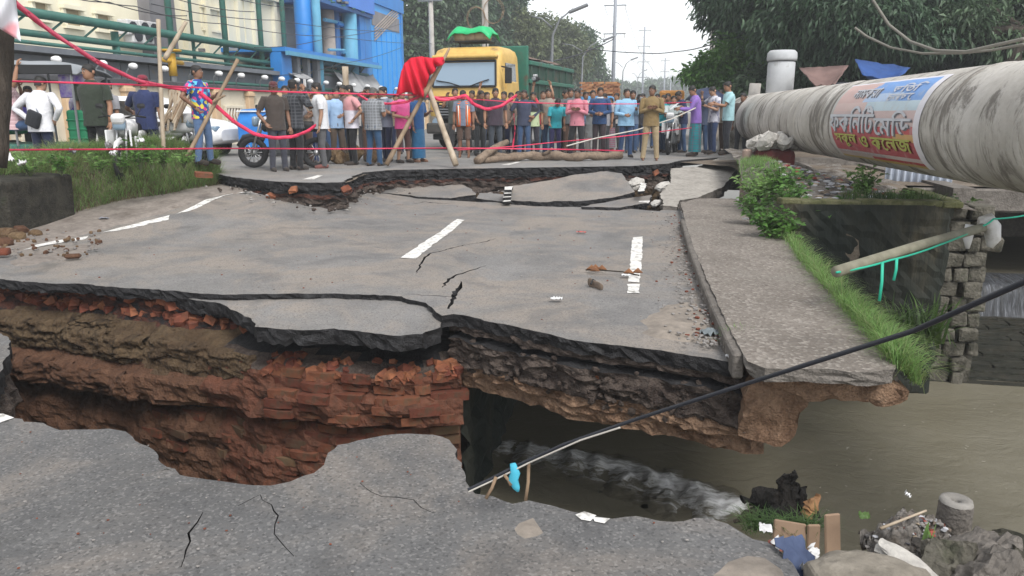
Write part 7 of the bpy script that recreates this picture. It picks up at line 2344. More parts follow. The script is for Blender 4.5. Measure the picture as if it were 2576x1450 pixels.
# broken edge lumps beside the footway's far end
for i, (px, py, sc, mt) in enumerate([(1600, 462, .42, 'conc_light'), (1640, 448, .6, 'conc_light'), (1668, 470, .35, 'conc_light'), (1655, 432, .4, 'concrete'), (1618, 440, .36, 'concrete'), (1700, 408, .34, 'concrete'), (1740, 402, .42, 'conc_light'), (1775, 398, .34, 'conc_dark'), (1672, 520, .22, 'conc_dark'), (1690, 505, .18, 'conc_light'), (1650, 512, .22, 'conc_light')]):
    p = U(px, py, .18 if py < 480 else .03)
    o = link('concrete_lump', rock_mesh('concrete_lump', M[mt], i*2.7+1, 3, .35, (1, .7, .45), .1))
    o.location = p; o.scale = [sc]*3; o.rotation_euler = (random.uniform(-.4, .4), random.uniform(-.4, .4), random.random()*6)
    tag(o, ['pale broken lump left of the white dash stub', 'largest pale rock wedged between the asphalt and the footway slab', 'pale rock right of the largest one', 'grey lump under the edge of the far road', 'grey lump left of the largest pale rock', 'grey lump at the guard end of the step', 'long pale lump below the purple shirt', 'dark lump below the press man', 'small dark lump by the end of the kerb', 'small pale lump above the end of the kerb', 'small pale lump left of the end of the kerb'][i], 'rubble', 'broken concrete by the far step')

# ---------------------------------------------------------------- small litter
CHIP = [rock_mesh('stone_chip', M['stone_grey'], i*1.7, 1, .4, (1, .8, .5)) for i in range(3)]+[rock_mesh('stone_chip', M['brick_chunk'], i*1.7+7, 1, .4, (1, .8, .5)) for i in range(2)]
random.seed(31)
def scatter(name, label, n, where, size, zf, meshes, parent=None):
    """many tiny chips as one loose mass"""
    V = []; F = []; MI = []; mats = []
    for i in range(n):
        me = random.choice(meshes); mt = me.materials[0]
        if mt not in mats: mats.append(mt)
        p = where(); s_ = random.uniform(*size); rz = random.random()*6.3; c_, q_ = math.cos(rz)*s_, math.sin(rz)*s_
        b = len(V)
        for v in me.vertices: V.append((p[0]+v.co.x*c_-v.co.y*q_, p[1]+v.co.x*q_+v.co.y*c_, zf(p[0], p[1])+v.co.z*s_+s_*.15))
        for f in me.polygons: F.append([b+k for k in f.vertices]); MI.append(mats.index(mt))
    return tag(link(name, raw_mesh(name, V, F, mats, MI), parent), label, None, None, 'stuff')
kk = [U(x, y, 0).to_2d() for x, y in [(1715, 540), (1742, 620), (1770, 690), (1805, 770), (1846, 850), (1868, 890)]]
def by_kerb():
    i = random.randrange(len(kk)-1); p = kk[i].lerp(kk[i+1], random.random()); return (p.x-.08-abs(random.gauss(0, .14)), p.y)
scatter('gravel', 'stone chips along the kerb', 460, by_kerb, (.012, .05), lambda x, y: .03, CHIP[:3]+CHIP[:3]+CHIP[3:4])
def on_slab():
    while True:
        p = (random.uniform(-7, .4), random.uniform(5.5, 13))
        if inside(p, slab_out): return p
scatter('gravel', 'loose grit on the sunken carriageway', 260, on_slab, (.008, .028), zslab, CHIP)
def near_pt():
    while True:
        p = (random.uniform(-3.3, .6), random.uniform(1.3, 3.3))
        if inside(p, near_out): return p
scatter('gravel', 'loose grit on the near road', 240, near_pt, (.005, .016), lambda x, y: .006, CHIP)
def left_verge():
    p = U(random.uniform(-20, 260), random.uniform(575, 650), 0); return (p.x, p.y)
scatter('gravel', 'brick and stone bits at the left edge of the slab', 160, left_verge, (.02, .07), lambda x, y: .02, [CHIP[0], CHIP[1], rock_mesh('clod', M['clod'], 2, 1, .4), rock_mesh('clod', M['mortar_brown'], 4, 1, .4)])
def ledge_foot():
    p = random.choice(LE[14:]); return (p.x+random.uniform(-.2, .2), p.y-random.uniform(.05, .5))
scatter('gravel', 'rubble at the foot of the far step', 200, ledge_foot, (.02, .075), lambda x, y: zslab(x, y)+.05, CHIP[:3]+[rock_mesh('clod', M['rubble_dark'], 3, 1, .4)]*3)
def litter(name, label, cat, px, py, fn, f=zslab, rz=0.0, dz=.025):
    p = US(px, py, f); m = MB(); fn(m)
    o = m.build(name, None, True); o.location = p+Vector((0, 0, dz)); o.rotation_euler = (0, 0, rz)
    return tag(o, label, cat)
def crumple(w_, d_, h_, mat, seed):
    def fn(m):
        P = []
        for i in range(9):
            P.append([Vector(((i/8-.5)*w_*(1+.2*noise.noise(Vector((i, k, seed)))), (k/6-.5)*d_, h_*(.5+.9*noise.noise(Vector((i*.8, k*.9, seed)))))) for k in range(7)])
        m.grid(P, mat)
        Q = [[p+Vector((0, 0, .003)) for p in row] for row in P]
        m.grid(Q, mat)
    return fn
litter('paper_scrap', 'white crumpled paper on the carriageway right of the big crack', 'litter', 1400, 761, crumple(.10, .06, .02, M['white_paint'], 1))
litter('paper_scrap', 'white paper scrap lying on the top of the footway slab', 'litter', 1880, 557, crumple(.14, .10, .015, M['white_paint'], 2), lambda x, y: .14)
litter('paper_scrap', 'small white scrap at the kerb corner beside the grass tuft', 'litter', 1838, 912, crumple(.07, .04, .03, M['white_paint'], 3), znear)
litter('paper_scrap', 'red plastic scrap in the middle of the sunken carriageway', 'litter', 1462, 590, crumple(.13, .05, .015, plain('red_scrap', (.5, .12, .1), .5), 4))
litter('sandal', 'lost sandal lying on the carriageway left of the white dash', 'sandal', 1498, 726, lambda m: (m.tube([(-.12, 0, .01), (-.06, 0, .012), (.02, 0, .012), (.1, 0, .012), (.13, 0, .01)], [(.025, .008), (.036, .009), (.034, .009), (.045, .009), (.03, .008)], mk('sandal_sole', (.2, .15, .11), (.12, .09, .07), 9, .8), 10), m.tube([(.02, -.04, .015), (.05, 0, .05), (.02, .04, .015)], .009, M['black'], 6)), zslab, 2.2)
litter('leaf_litter', 'dry brown twig with leaves lying across the right hand white dash', 'twig', 1540, 692, lambda m: (m.tube([(-.28, .03, .0), (-.1, 0, .015), (.1, .02, .01), (.28, -.05, .0)], .007, M['bark'], 5), [m.tube([(x, y, .01), (x+.05, y+.02, .03), (x+.1, y+.01, .012)], [(.003, .002), (.028, .004), (.003, .002)], mk('dry_leaf', (.24, .11, .05), (.16, .075, .04), 8, .8), 6) for x, y in ((-.27, .02), (-.22, -.04), (-.17, .05), (-.24, .06), (.12, -.03), (.2, .02))]), zslab, -.15)
litter('paper_scrap', 'white scrap lying on the twig over the white dash', 'litter', 1575, 700, crumple(.09, .05, .01, M['white_paint'], 9))
litter('rag', 'grey green rag bundle by the kerb near the slab corner', 'rag', 1790, 852, crumple(.16, .11, .05, mk('rag_grey', (.22, .25, .26), (.12, .14, .15), 8, .9), 6), zslab, .4)
litter('brick', 'red brick end lying on the sunken slab at the left edge', 'brick', 6, 648, lambda m: m.bevbox((0, 0, .04), (.16, .11, .075), .012, M['brick_chunk'], 1), zslab, .3)
litter('stone', 'flat brown stone lying near the left white dashes', 'stone', 185, 655, lambda m: m.bevbox((0, 0, .02), (.16, .09, .05), .02, M['mortar_brown'], 1), zslab, .5)
litter('rubbish', 'dark plastic scrap on the dirt beside the left white edge line', 'litter', 262, 556, crumple(.13, .07, .03, mk('plastic_grey', (.1, .1, .12), (.3, .3, .33), 9, .5), 8), zslab, .2)
for i, (px, py, h) in enumerate([(20, 600, .24), (50, 590, .2), (90, 596, .16), (10, 622, .2), (46, 605, .18)]):
    o = link('rubble', rock_mesh('rubble', [M['clod'], M['mortar_brown']][i % 2], i*3.3, 2, .35, (1, .8, .6))); o.location = US(px, py)+Vector((0, 0, h*.25)); o.scale = [h*1.3]*3
    tag(o, ['clay lump at the foot of the mossy block, left one', 'brown lump right of the leftmost clay lump', 'small clay lump farthest right below the mossy block', 'brown lump lowest of those by the mossy block', 'clay lump in the middle of those by the mossy block'][i], 'rubble', 'lumps below the mossy block')
# ---------------------------------------------------------------- plants
RNG = np.random.default_rng(5)
def blades(name, label, pts, h, w, mat, lean=.35, parent=None, per=1, curl=.5):
    """pts: roots. each blade is a curved strip of three quads"""
    P = np.asarray(pts, float); P = np.repeat(P, per, 0); n = len(P)
    P[:, :2] += RNG.normal(0, .015, (n, 2))
    H = RNG.uniform(h[0], h[1], n); A = RNG.uniform(0, 2*np.pi, n); L = np.abs(RNG.normal(lean, .22, n)); W = RNG.uniform(.6, 1.2, n)*w
    d = np.stack([np.cos(A), np.sin(A), 0*A], 1); s_ = np.stack([-np.sin(A), np.cos(A), 0*A], 1)
    rows = []
    for t, ww in ((0, 1), (.4, .9), (.75, .6), (1, .08)):
        c = P+d*(L*H*t**1.7)[:, None]+np.array([0, 0, 1.0])*(H*(t-curl*L*t**3*.6))[:, None]
        rows.append((c-s_*(W*ww*.5)[:, None], c+s_*(W*ww*.5)[:, None]))
    V = []
    q = np.stack([np.stack([rows[i][0], rows[i][1], rows[i+1][1], rows[i+1][0]], 1) for i in range(3)], 1)
    # keep each blade one island: share verts
    nv = 8
    VV = np.stack([r for ab in rows for r in ab], 1).reshape(-1, 3)
    me = bpy.data.meshes.new(name)
    me.vertices.add(n*nv); me.vertices.foreach_set('co', VV.astype(np.float32).ravel())
    base = np.arange(n)[:, None]*nv
    qi = np.array([0, 1, 3, 2, 2, 3, 5, 4, 4, 5, 7, 6])[None]
    idx = (base+qi).ravel().astype(np.int32)
    me.loops.add(len(idx)); me.loops.foreach_set('vertex_index', idx)
    nf = n*3; me.polygons.add(nf); me.polygons.foreach_set('loop_start', np.arange(0, nf*4, 4, dtype=np.int32)); me.polygons.foreach_set('loop_total', np.full(nf, 4, np.int32))
    me.materials.append(mat); me.update(calc_edges=True)
    o = link(name, me, parent)
    return tag(o, label, None, None, 'stuff') if label else o

def leaves(name, C, D, size, mat, parent, droop=.5, asp=.34, fold=.16):
    """one folded leaf of four triangles at each centre C, pointing along D"""
    n = len(C); S = RNG.uniform(.7, 1.25, n)*size
    D = D/np.linalg.norm(D, axis=1)[:, None]
    up = RNG.normal(0, .5, (n, 3)); up[:, 2] += 1
    sd = np.cross(D, up); sd /= np.linalg.norm(sd, axis=1)[:, None]+1e-9
    nr = np.cross(sd, D)
    a = C; b = C+D*S[:, None]
    b[:, 2] -= droop*S*.3
    m = C+D*(S*.5)[:, None]
    l = m+sd*(S*asp*.5)[:, None]+nr*(S*fold*.5)[:, None]; r = m-sd*(S*asp*.5)[:, None]+nr*(S*fold*.5)[:, None]
    VV = np.stack([a, l, b, r], 1).reshape(-1, 3)
    me = bpy.data.meshes.new(name)
    me.vertices.add(n*4); me.vertices.foreach_set('co', VV.astype(np.float32).ravel())
    base = np.arange(n)[:, None]*4
    idx = (base+np.array([0, 1, 2, 0, 2, 3])[None]).ravel().astype(np.int32)
    me.loops.add(len(idx)); me.loops.foreach_set('vertex_index', idx)
    nf = n*2; me.polygons.add(nf); me.polygons.foreach_set('loop_start', np.arange(0, nf*3, 3, dtype=np.int32)); me.polygons.foreach_set('loop_total', np.full(nf, 3, np.int32))
    me.materials.append(mat); me.update(calc_edges=True)
    return link(name, me, parent)

def tree(label, loc, blobs, nleaf, size, mat, trunk=(.22, 3.0), limbs=6, droop=.6, sprig=9, name='tree', gap=.25, bark=None, asp=.34):
    """blobs: (x, y, z, rx, ry, rz) relative to the foot of the trunk"""
    t = empty(name, loc, label, 'tree')
    m = MB()
    th = trunk[1]; r0 = trunk[0]
    wob = [Vector((.12*math.sin(i*1.7+loc[0]), .12*math.cos(i*1.3), th*i/6)) for i in range(7)]
    wob[0] = Vector((0, 0, 0))
    m.tube([Vector((0, 0, -.1))]+wob, [r0*1.5]+[r0*(1-.08*i) for i in range(7)], bark or M['bark'], 10)
    for b in blobs[:limbs*2]:
        e = Vector(b[:3]); s_ = wob[-1-int(random.random()*2)]
        mid = s_.lerp(e, .5)+Vector((random.uniform(-.3, .3), random.uniform(-.3, .3), .25))
        m.tube([s_, mid, e], [r0*.3, r0*.17, r0*.06], bark or M['bark'], 7)
        for k in range(3):
            q = e+Vector((random.uniform(-.7, .7)*b[3], random.uniform(-.7, .7)*b[4], random.uniform(-.5, .7)*b[5])); m.tube([mid.lerp(e, .5), q], [r0*.16, r0*.04], bark or M['bark'], 5)
    m.build('trunk', t, True)
    vol = np.array([b[3]*b[4]*b[5] for b in blobs])**.667
    cnt = (vol/vol.sum()*nleaf/sprig).astype(int)+1
    Cs = []; Ds = []
    for b, k in zip(blobs, cnt):
        u = RNG.normal(0, 1, (k, 3)); u /= np.linalg.norm(u, axis=1)[:, None]
        r_ = RNG.uniform(.35, 1.08, k)**.55
        # uneven surface: lobes and gaps
        lob = np.array([noise.noise(Vector((float(x*2.3+b[0]), float(y*2.3+b[1]), float(z*2.3+b[2])))) for x, y, z in u])
        r_ = r_*(1+.42*lob)
        keep = lob > -gap
        u, r_ = u[keep], r_[keep]; k = len(u)
        c = u*r_[:, None]*np.array(b[3:6])+np.array(b[:3])
        for j in range(sprig):
            dd = u*.8+RNG.normal(0, .75, (k, 3)); dd[:, 2] -= droop
            Cs.append(c+RNG.normal(0, size*.55, (k, 3))); Ds.append(dd)
    leaves('crown', np.concatenate(Cs), np.concatenate(Ds), size, mat, t, droop, asp)
    return t
def pxblob(px, py, D, rpx, ry=None, rz=None, loc=None):
    """a clump of crown seen at this photo point"""
    p = Dp(px, py, D)-Vector(loc); r_ = rpx*D/FPX
    return (p.x, p.y, p.z, r_, ry or r_, (rz or rpx)*D/FPX)
G = .46
# right: dense dark tree reaching over the pipe
L0 = (9.5, 23.0, G)
tree('large dense dark green tree overhanging the pipe at the upper right', L0,
     [pxblob(x, y, d, r, None, rz, L0) for x, y, d, r, rz in [(2050, 20, 22, 140, 90), (2180, 60, 21, 130, 80), (2000, 75, 22, 95, 70), (2330, 10, 22, 150, 90), (2280, 95, 21, 110, 60), (2130, 115, 21.5, 90, 50), (1960, -40, 23, 150, 90), (2420, 60, 22, 110, 70), (2220, -90, 23, 200, 110), (2060, 150, 22, 70, 40)]],
     74000, .21, M['leaf_dark'], (.34, 3.2), 6, .9, 8, gap=.5)
L0 = (17.5, 25.0, G)
tree('dark shaded tree at the far right edge behind the two pale cables', L0,
     [pxblob(x, y, d, r, None, rz, L0) for x, y, d, r, rz in [(2480, 0, 22, 150, 100), (2580, 60, 21, 130, 90), (2460, 90, 22, 100, 50), (2560, 130, 21, 90, 40), (2650, -40, 22, 170, 130), (2430, 60, 20.5, 70, 45), (2530, 105, 20.5, 70, 40)]],
     40000, .22, M['leaf_mid'], (.3, 3.0), 1, .8, 8, gap=.5)
L0 = (4.6, 27.0, G)
tree('dark leaved tree at the sky edge whose branches fray against the white sky', L0,
     [pxblob(x, y, d, r, None, rz, L0) for x, y, d, r, rz in [(1850, -10, 27, 85, 60), (1900, 60, 27, 80, 60), (1820, 30, 27, 55, 40), (1880, 130, 27, 75, 50), (1930, 10, 28, 100, 90), (1845, 85, 27, 45, 35), (1950, 140, 27, 70, 50), (1800, -30, 27, 50, 25)]],
     22000, .24, M['leaf_dark'], (.22, 3.6), 6, .7, 8, gap=.35)
L0 = (3.9, 25.5, G)
tree('small bright green tree below the dark one at the end of the road', L0,
     [pxblob(x, y, d, r, None, rz, L0) for x, y, d, r, rz in [(1800, 175, 25, 52, 36), (1840, 150, 25, 50, 45), (1770, 190, 25, 38, 18), (1830, 205, 25, 60, 35), (1740, 186, 25, 26, 10), (1870, 190, 25, 45, 40)]],
     9000, .22, M['leaf_bright'], (.09, 1.8), 5, .6, 8, gap=.4, asp=.4)
# dark undergrowth behind the pipe
for i, (px, py, D, r_, rz, mt, lab) in enumerate([(2080, 190, 24, 90, 50, 'leaf_dark', 'shadowy bush behind the white banded post'), (2260, 150, 25, 120, 60, 'leaf_dark', 'shadowy bush behind the blue awning'), (2440, 130, 25, 120, 60, 'leaf_mid', 'shadowy bush below the crossing pale cables'), (1905, 225, 24, 60, 40, 'leaf_mid', 'bush at the far end of the pipe')]):
    p = Dp(px, py, D); L0 = (p.x, p.y, G)
    tree(lab, L0, [pxblob(px, py, D, r_, None, rz, L0), pxblob(px+r_*.5, py+20, D-.5, r_*.7, None, rz*.8, L0), pxblob(px-r_*.5, py+25, D-.5, r_*.7, None, rz*.8, L0)], 6000, .24, M[mt], (.08, 1.0), 3, .6, 8, 'bush')
# middle: trees beyond the factory
def far_tree(label, px0, Y, blobs, n, size, mat, tr=.3, gap=.35, th=4.5):
    p = Yp(px0, 280, Y); L0 = (p.x, Y, G)
    tree(label, L0, [pxblob(x, y, Y*1.01+dd, r, None, rz, L0) for x, y, dd, r, rz in blobs], n, size, mat, (tr, th), 5, .5, 7, gap=gap, asp=.5)
far_tree('tall dark tree rising right beside the blue factory block', 1040, 56, [(1050, 20, 0, 70, 75), (1020, 90, 0, 60, 60), (1090, 80, 2, 70, 70), (1110, -10, 2, 80, 70), (1060, 160, 0, 70, 50), (1150, 110, 3, 60, 60), (1120, 180, 2, 70, 40), (1170, 20, 3, 55, 60)], 26000, .42, M['leaf_mid'], .4)
far_tree('second dark tree behind the concrete pole and the truck roof', 1180, 64, [(1180, 60, 0, 70, 70), (1230, 110, 0, 60, 50), (1200, 150, 0, 80, 50), (1250, 20, 1, 55, 45), (1285, 5, 2, 40, 25)], 16000, .44, M['leaf_dark'], .35)
far_tree('olive green tree standing behind the cable coils', 1300, 66, [(1300, 60, 0, 45, 30), (1320, 95, 0, 55, 45), (1290, 120, 0, 60, 50), (1360, 70, 2, 35, 30), (1350, 120, 2, 50, 40), (1270, 75, 0, 50, 40)], 13000, .42, M['leaf_olive'], .3, .4)
far_tree('pale olive tree behind the nearest street lamp', 1390, 74, [(1400, 100, 0, 50, 45), (1380, 150, 0, 50, 40), (1430, 130, 0, 50, 50), (1420, 170, 0, 45, 30)], 9000, .45, M['leaf_olive'], .28, .4)
far_tree('rounded pale green tree at the right end of the row of trees', 1460, 84, [(1455, 92, 0, 40, 28), (1470, 125, 0, 42, 35), (1440, 140, 0, 45, 40), (1425, 110, 0, 35, 30), (1465, 165, 0, 40, 30)], 9000, .46, M['leaf_mid'], .28, .35)
far_tree('slim far tree beside the brick truck load', 1492, 100, [(1490, 160, 0, 22, 30), (1500, 190, 0, 28, 30), (1475, 195, 0, 30, 25)], 4000, .5, M['leaf_mid'], .2, .3)
# hazy wood closing the road
def far_wood(label, px0, px1, Y, pyt, n):
    Cs = []; 
    for i in range(n):
        px = random.uniform(px0, px1); top = pyt-10*noise.noise(Vector((px*.03, Y, 0)))-6*noise.noise(Vector((px*.09, Y, 3)))
        py = random.uniform(top, 262)
        Cs.append(tuple(Dp(px, py, Y*1.0+random.uniform(-8, 8))))
    C = np.array(Cs); D = RNG.normal(0, 1, (n, 3)); D[:, 2] -= .3
    o = leaves('far_wood', C, D, 1.6, M['leaf_mid'], None, .4, .6)
    tag(o, label, None, None, 'stuff')
far_wood('hazy wood at the end of the road', 1540, 1650, 210, 212, 3500)
far_wood('bluish wood behind the orange truck', 1630, 1800, 260, 200, 5000)
far_wood('hazy trees left of the road end', 1380, 1560, 180, 205, 3500)

# median with grass
md = []
NM = 60; NK = 16
m = MB(); P = []
base_px = [(-260, 640), (-60, 606), (0, 594), (130, 560), (300, 520), (430, 494), (540, 472), (572, 462)]
BW3 = [US(x, y) for x, y in base_px]
def med_pt(u, k):
    t = u*(len(BW3)-1); a = int(min(t, len(BW3)-2)); q = BW3[a].lerp(BW3[a+1], t-a)
    endf = smooth((1-u)/.22)
    H = .50+.30*endf
    wd = 1.55*(.4+.6*endf)
    v = k/(NK-1)
    off = wd*v
    z0 = zslab(q.x, q.y)
    prof = smooth(v/.46) if v < .62 else 1-smooth((v-.62)/.38)*.55
    z = z0-.08+(H+.08-z0*.35)*prof
    nn = .07*noise.fractal(Vector((u*9, v*3, 1)), .8, 2., 4)
    return Vector((q.x-off*.97-nn, q.y+off*.25, z+nn))
for i in range(NM+1): P.append([med_pt(i/NM, k) for k in range(NK)])
m.grid(P, strata('median_earth', [(.05, .042, .028), (.105, .09, .06), (.17, .145, .1), (.09, .075, .045)], 4, 9, 1.0, .05))
P2 = [[P[-1][k].lerp(P[-1][0], t)+Vector((.12*math.sin(PI*t), -.0, -.25*t)) for k in range(NK)] for t in (0, .5, 1)]
m.grid(P2, m.mats[0])
tag(m.build('median', None, True), 'raised earth median strip overgrown with grass', 'median', None, 'structure')
def med_roots(n, u0, u1, v0, v1, clump=.0):
    out = []
    while len(out) < n:
        u = random.uniform(u0, u1); v = random.uniform(v0, v1)
        if clump and noise.noise(Vector((u*11, v*6, 7))) < clump-.6*random.random(): continue
        t = v*(NK-1); k = int(min(t, NK-2)); p = med_pt(u, k).lerp(med_pt(u, k+1), t-k); out.append(tuple(p-Vector((0, 0, .02))))
    return out
# u where the grassy part starts: right of the mossy block
ug = .33
blades('grass', 'tall rough grass on the median', med_roots(7500, ug, .995, .10, .9, -.1), (.16, .42), .008, M['grass_olive'], .85)
blades('grass', 'bright grass over the side and top of the median', med_roots(11000, ug, 1.0, .08, .8, .0), (.12, .34), .008, M['grass'], .9)
blades('dry_grass', 'dry grass hanging over the side of the median', med_roots(3600, ug-.03, 1.0, .02, .4, .1), (.08, .24), .008, M['grass_dry'], .7)
# leafy weeds on the median
def weed(label, root, h, n, mat, size, spread, cat='weed', name='weed'):
    w_ = empty(name, root, label, cat)
    m = MB()
    C = []; D = []
    for i in range(max(3, n//14)):
        a = random.random()*6.28; tip = Vector((math.cos(a)*spread*random.random(), math.sin(a)*spread*random.random(), h*random.uniform(.55, 1)))
        m.tube([Vector((0, 0, -.03)), tip*.5+Vector((0, 0, .08*h)), tip], [.008, .006, .003], M['leaf_olive'], 5)
        for k in range(14):
            t = random.uniform(.25, 1); b = random.random()*6.28
            C.append(tuple(tip*t+Vector((random.gauss(0, .02), random.gauss(0, .02), 0)))); D.append((math.cos(b), math.sin(b), random.uniform(-.4, .5)))
    m.build('stem', w_)
    leaves('foliage', np.array(C), np.array(D), size, mat, w_, .4, .5)
    return w_
for i, (px, D, h, lab) in enumerate([(350, 11.2, .62, 'tall leafy weed on the median crest before the navy shirt man'), (380, 11.3, .5, 'leafy weed right of the tallest median weed'), (300, 11.0, .42, 'leafy weed on the median below the olive shirt'), (250, 10.8, .36, 'low leafy weed on the median left of the white litter'), (410, 11.6, .4, 'broad weed on the median left of the leaning bamboo'), (70, 10.3, .4, 'weed on the median behind the mossy block'), (150, 10.5, .36, 'weed on the median right of the mossy block'), (460, 11.9, .34, 'weed near the right end of the median')]):
    p = Dp(px, 400, D); weed(lab, (p.x, p.y, .74), h*.85, 150, M['grass'] if i % 2 else M['leaf_bright'], .075, .26)
# mossy block at the left end of the median
b0, b1 = US(-70, 605), US(112, 558)
mbk = empty('mossy_block', (b0+b1)/2, 'dark mossy old concrete block at the left end of the grassy median', 'block')
d = (b1-b0); ang = math.atan2(d.y, d.x)
m = MB(); m.bevbox((-.18, .36, .33), (d.length, .8, .74), .05, M['mossblock'], 3, ang, .05); into_ = m.build('core', mbk)
for r_ in range(3):
    for c_ in range(5):
        L_ = d.length/5
        s_ = MB(); s_.bevbox((0, 0, 0), (L_-.02, .16, .2), .025, M['stone'] if (r_+c_) % 4 == 0 else M['mossblock'], 1, 0, 0, 0)
        o = s_.build('stone', mbk); o.location = Vector((math.cos(ang), math.sin(ang), 0))*((c_-2+(.3 if r_ % 2 else 0))*L_*.92)+Vector((-.02+random.uniform(-.03, .03), -.03+random.uniform(-.03, .03), .12+r_*.215)); o.rotation_euler = (0, random.uniform(-.03, .03), ang)
# litter on the median
for i, (px, py, D, w_, mt, lab) in enumerate([(25, 408, 9.6, .16, 'white_dirty', 'crumpled white and blue plastic on the median above the mossy block'), (60, 418, 9.8, .14, 'white_dirty', 'second crumpled white plastic on the median above the mossy block'), (275, 372, 10.4, .15, 'white_dirty', 'white plastic bag on the median below the olive shirt man'), (282, 392, 10.2, .11, 'white_paint', 'lower white plastic scrap on the median'), (355, 360, 10.9, .12, 'white_paint', 'white scrap in the weeds before the navy shirt man'), (180, 388, 10.2, .16, 'steel', 'grey plastic scrap in the rubbish along the median')]):
    p = Dp(px, py, D); m = MB(); crumple(w_, w_*.7, w_*.35, M[mt], i+20)(m); o = m.build('plastic_scrap', None, True); o.location = p; o.rotation_euler = (random.uniform(-.2, .5), random.uniform(-.5, .5), random.random()*3); o.scale = (.8, .8, 1.6); tag(o, lab, 'litter')
p = Dp(512, 440, 11.6); o = link('brick', BR[0]); o.location = (p.x, p.y, p.z); o.rotation_euler = (.2, .1, .8); tag(o, 'single red brick on the right end of the grassy median', 'brick')
def med_rub(): 
    u = random.uniform(.1, .8); q = med_pt(u, 9); return (q.x+random.uniform(-.3, .3), q.y+random.uniform(-.3, .3))
scatter('rubbish', 'mixed rubbish along the crest of the median', 150, med_rub, (.03, .1), lambda x, y: .80, CHIP+[rock_mesh('scrap', M['white_dirty'], 3, 1, .4, (1, .7, .3)), rock_mesh('scrap', M['clod'], 5, 1, .4)])

# grass along the river side of the footway
fo = [(1842, 495), (1905, 522), (1962, 585), (2012, 650), (2062, 705), (2115, 765), (2165, 815), (2212, 868), (2252, 918)]
FO = [U(x, y, .12) for x, y in fo]
def foot_roots(n, i0=0, i1=8.0, wide=.10, dz=-.02):
    out = []
    for _ in range(n):
        t = random.uniform(i0, i1); a = int(min(t, len(FO)-2)); q = FO[a].lerp(FO[a+1], t-a)
        o_ = random.uniform(-.02, wide); out.append((q.x+o_*.8, q.y+o_*.25, .12+dz-.75*max(0, o_-.04)))
    return out
m = MB(); P = []
for i in range(41):
    t = i/40*(len(FO)-1.35); a = int(min(t, len(FO)-2)); q = FO[a].lerp(FO[a+1], t-a)
    P.append([(q.x-.05+k*.035, q.y+k*.01, .125-.035*k**1.2+.02*noise.noise(Vector((i*.5, k, 2)))-(.06 if k == 0 else 0)) for k in range(7)])
m.grid(P, M['mud']); tag(m.build('verge', None, True), 'thin strip of earth along the outer edge of the footway', 'verge', None, 'structure')
blades('grass', 'bright green grass along the outer edge of the footway', foot_roots(6500, .6, 8.0, .22), (.08, .26), .006, M['grass'], .75, None, 1, .9)
blades('grass', 'pale grass tips along the outer edge of the footway', foot_roots(1800, .6, 8.0, .26), (.12, .32), .005, M['grass_olive'], .9, None, 1, 1.0)
blades('grass', 'green tuft in the kerb corner', [(U(1850, 868, 0).x+random.gauss(0, .035), U(1850, 868, 0).y+random.gauss(0, .05), .0) for _ in range(260)], (.06, .17), .005, M['grass'], .5)
# shrubs and creepers on the bank beyond the footway
bank = MB(); P = []
for i in range(25):
    P.append([])
    for k in range(15):
        x = 1.5+k*.17; y = 9.86+i*.34
        z = .46+.30*smooth((y-10)/3)*smooth((3.4-x)/1.6)-.75*smooth((1.9-x)/.45)*smooth((14.5-y)/2.5)+.09*noise.fractal(Vector((x*2.5, y*2.5, 1)), .8, 2., 4)
        P[-1].append((x, y, z))
bank.grid(P, M['rubbish_ground'])
tag(bank.build('rubbish_bank', None, True), 'earth bank heaped with rubbish under the pipe', 'bank', None, 'structure')
def bank_z(x, y): return .46+.30*smooth((y-10)/3)*smooth((3.4-x)/1.6)-.75*smooth((1.9-x)/.45)*smooth((14.5-y)/2.5)
def bank_roots(n, x0, x1, y0, y1):
    o_ = []
    for _ in range(n):
        x, y = random.uniform(x0, x1), random.uniform(y0, y1); o_.append((x, y, bank_z(x, y)-.02))
    return o_
blades('grass', 'green grass tumbling down the bank beside the footway end', bank_roots(3200, 1.5, 2.0, 9.88, 14.2), (.05, .16), .009, M['grass'], .7)
blades('grass', 'dark grass on top of the canal wall', [(x, 9.85+random.random()*.5, .5) for x in [random.uniform(2.4, 3.5) for _ in range(700)]], (.06, .2), .008, M['grass_dark'], .6)
for i, (px, py, D, h, sz, lab) in enumerate([(2170, 462, 10.2, .42, .10, 'bright leafy shrub standing before the dark gap under the pipe'), (1990, 500, 9.7, .4, .10, 'leafy creeper over the left end of the canal wall'), (2030, 545, 9.4, .35, .09, 'leafy creeper hanging lowest over the canal wall'), (1935, 470, 11.0, .45, .10, 'green shrub right of the kerbless footway end'), (1890, 520, 10.0, .4, .09, 'low green shrub at the top of the grass strip'), (2120, 520, 9.6, .3, .09, 'small shrub on the wall top among rubbish'), (2280, 490, 10.0, .25, .08, 'flat green creeper on the wall coping before the tin sheet'), (1930, 555, 9.0, .4, .09, 'leafy shrub beside the upper grass strip'), (2070, 490, 10.5, .3, .09, 'small shrub in the middle of the rubbish bank')]):
    p = Dp(px, py+25, D); weed(lab, (p.x, p.y, p.z-.05), h, 240, M['leaf_bright'] if i % 3 else M['grass'], sz, .34, 'shrub', 'shrub')
for i, (px, py, D, lab) in enumerate([(2255, 790, 8.3, 'broad bladed plant growing from the water edge below the mossy wall'), (2330, 800, 8.4, 'second broad bladed plant right of the first at the wall foot'), (2215, 840, 7.4, 'drooping grass clump below the grass strip over the water')]):
    p = Dp(px, py+60, D)
    w_ = empty('reed_clump', p, lab, 'reeds')
    blades('blade', None, [(random.gauss(0, .1), random.gauss(0, .1), 0) for _ in range(90)], (.25, .62), .03, M['grass_dark'], .7, w_)
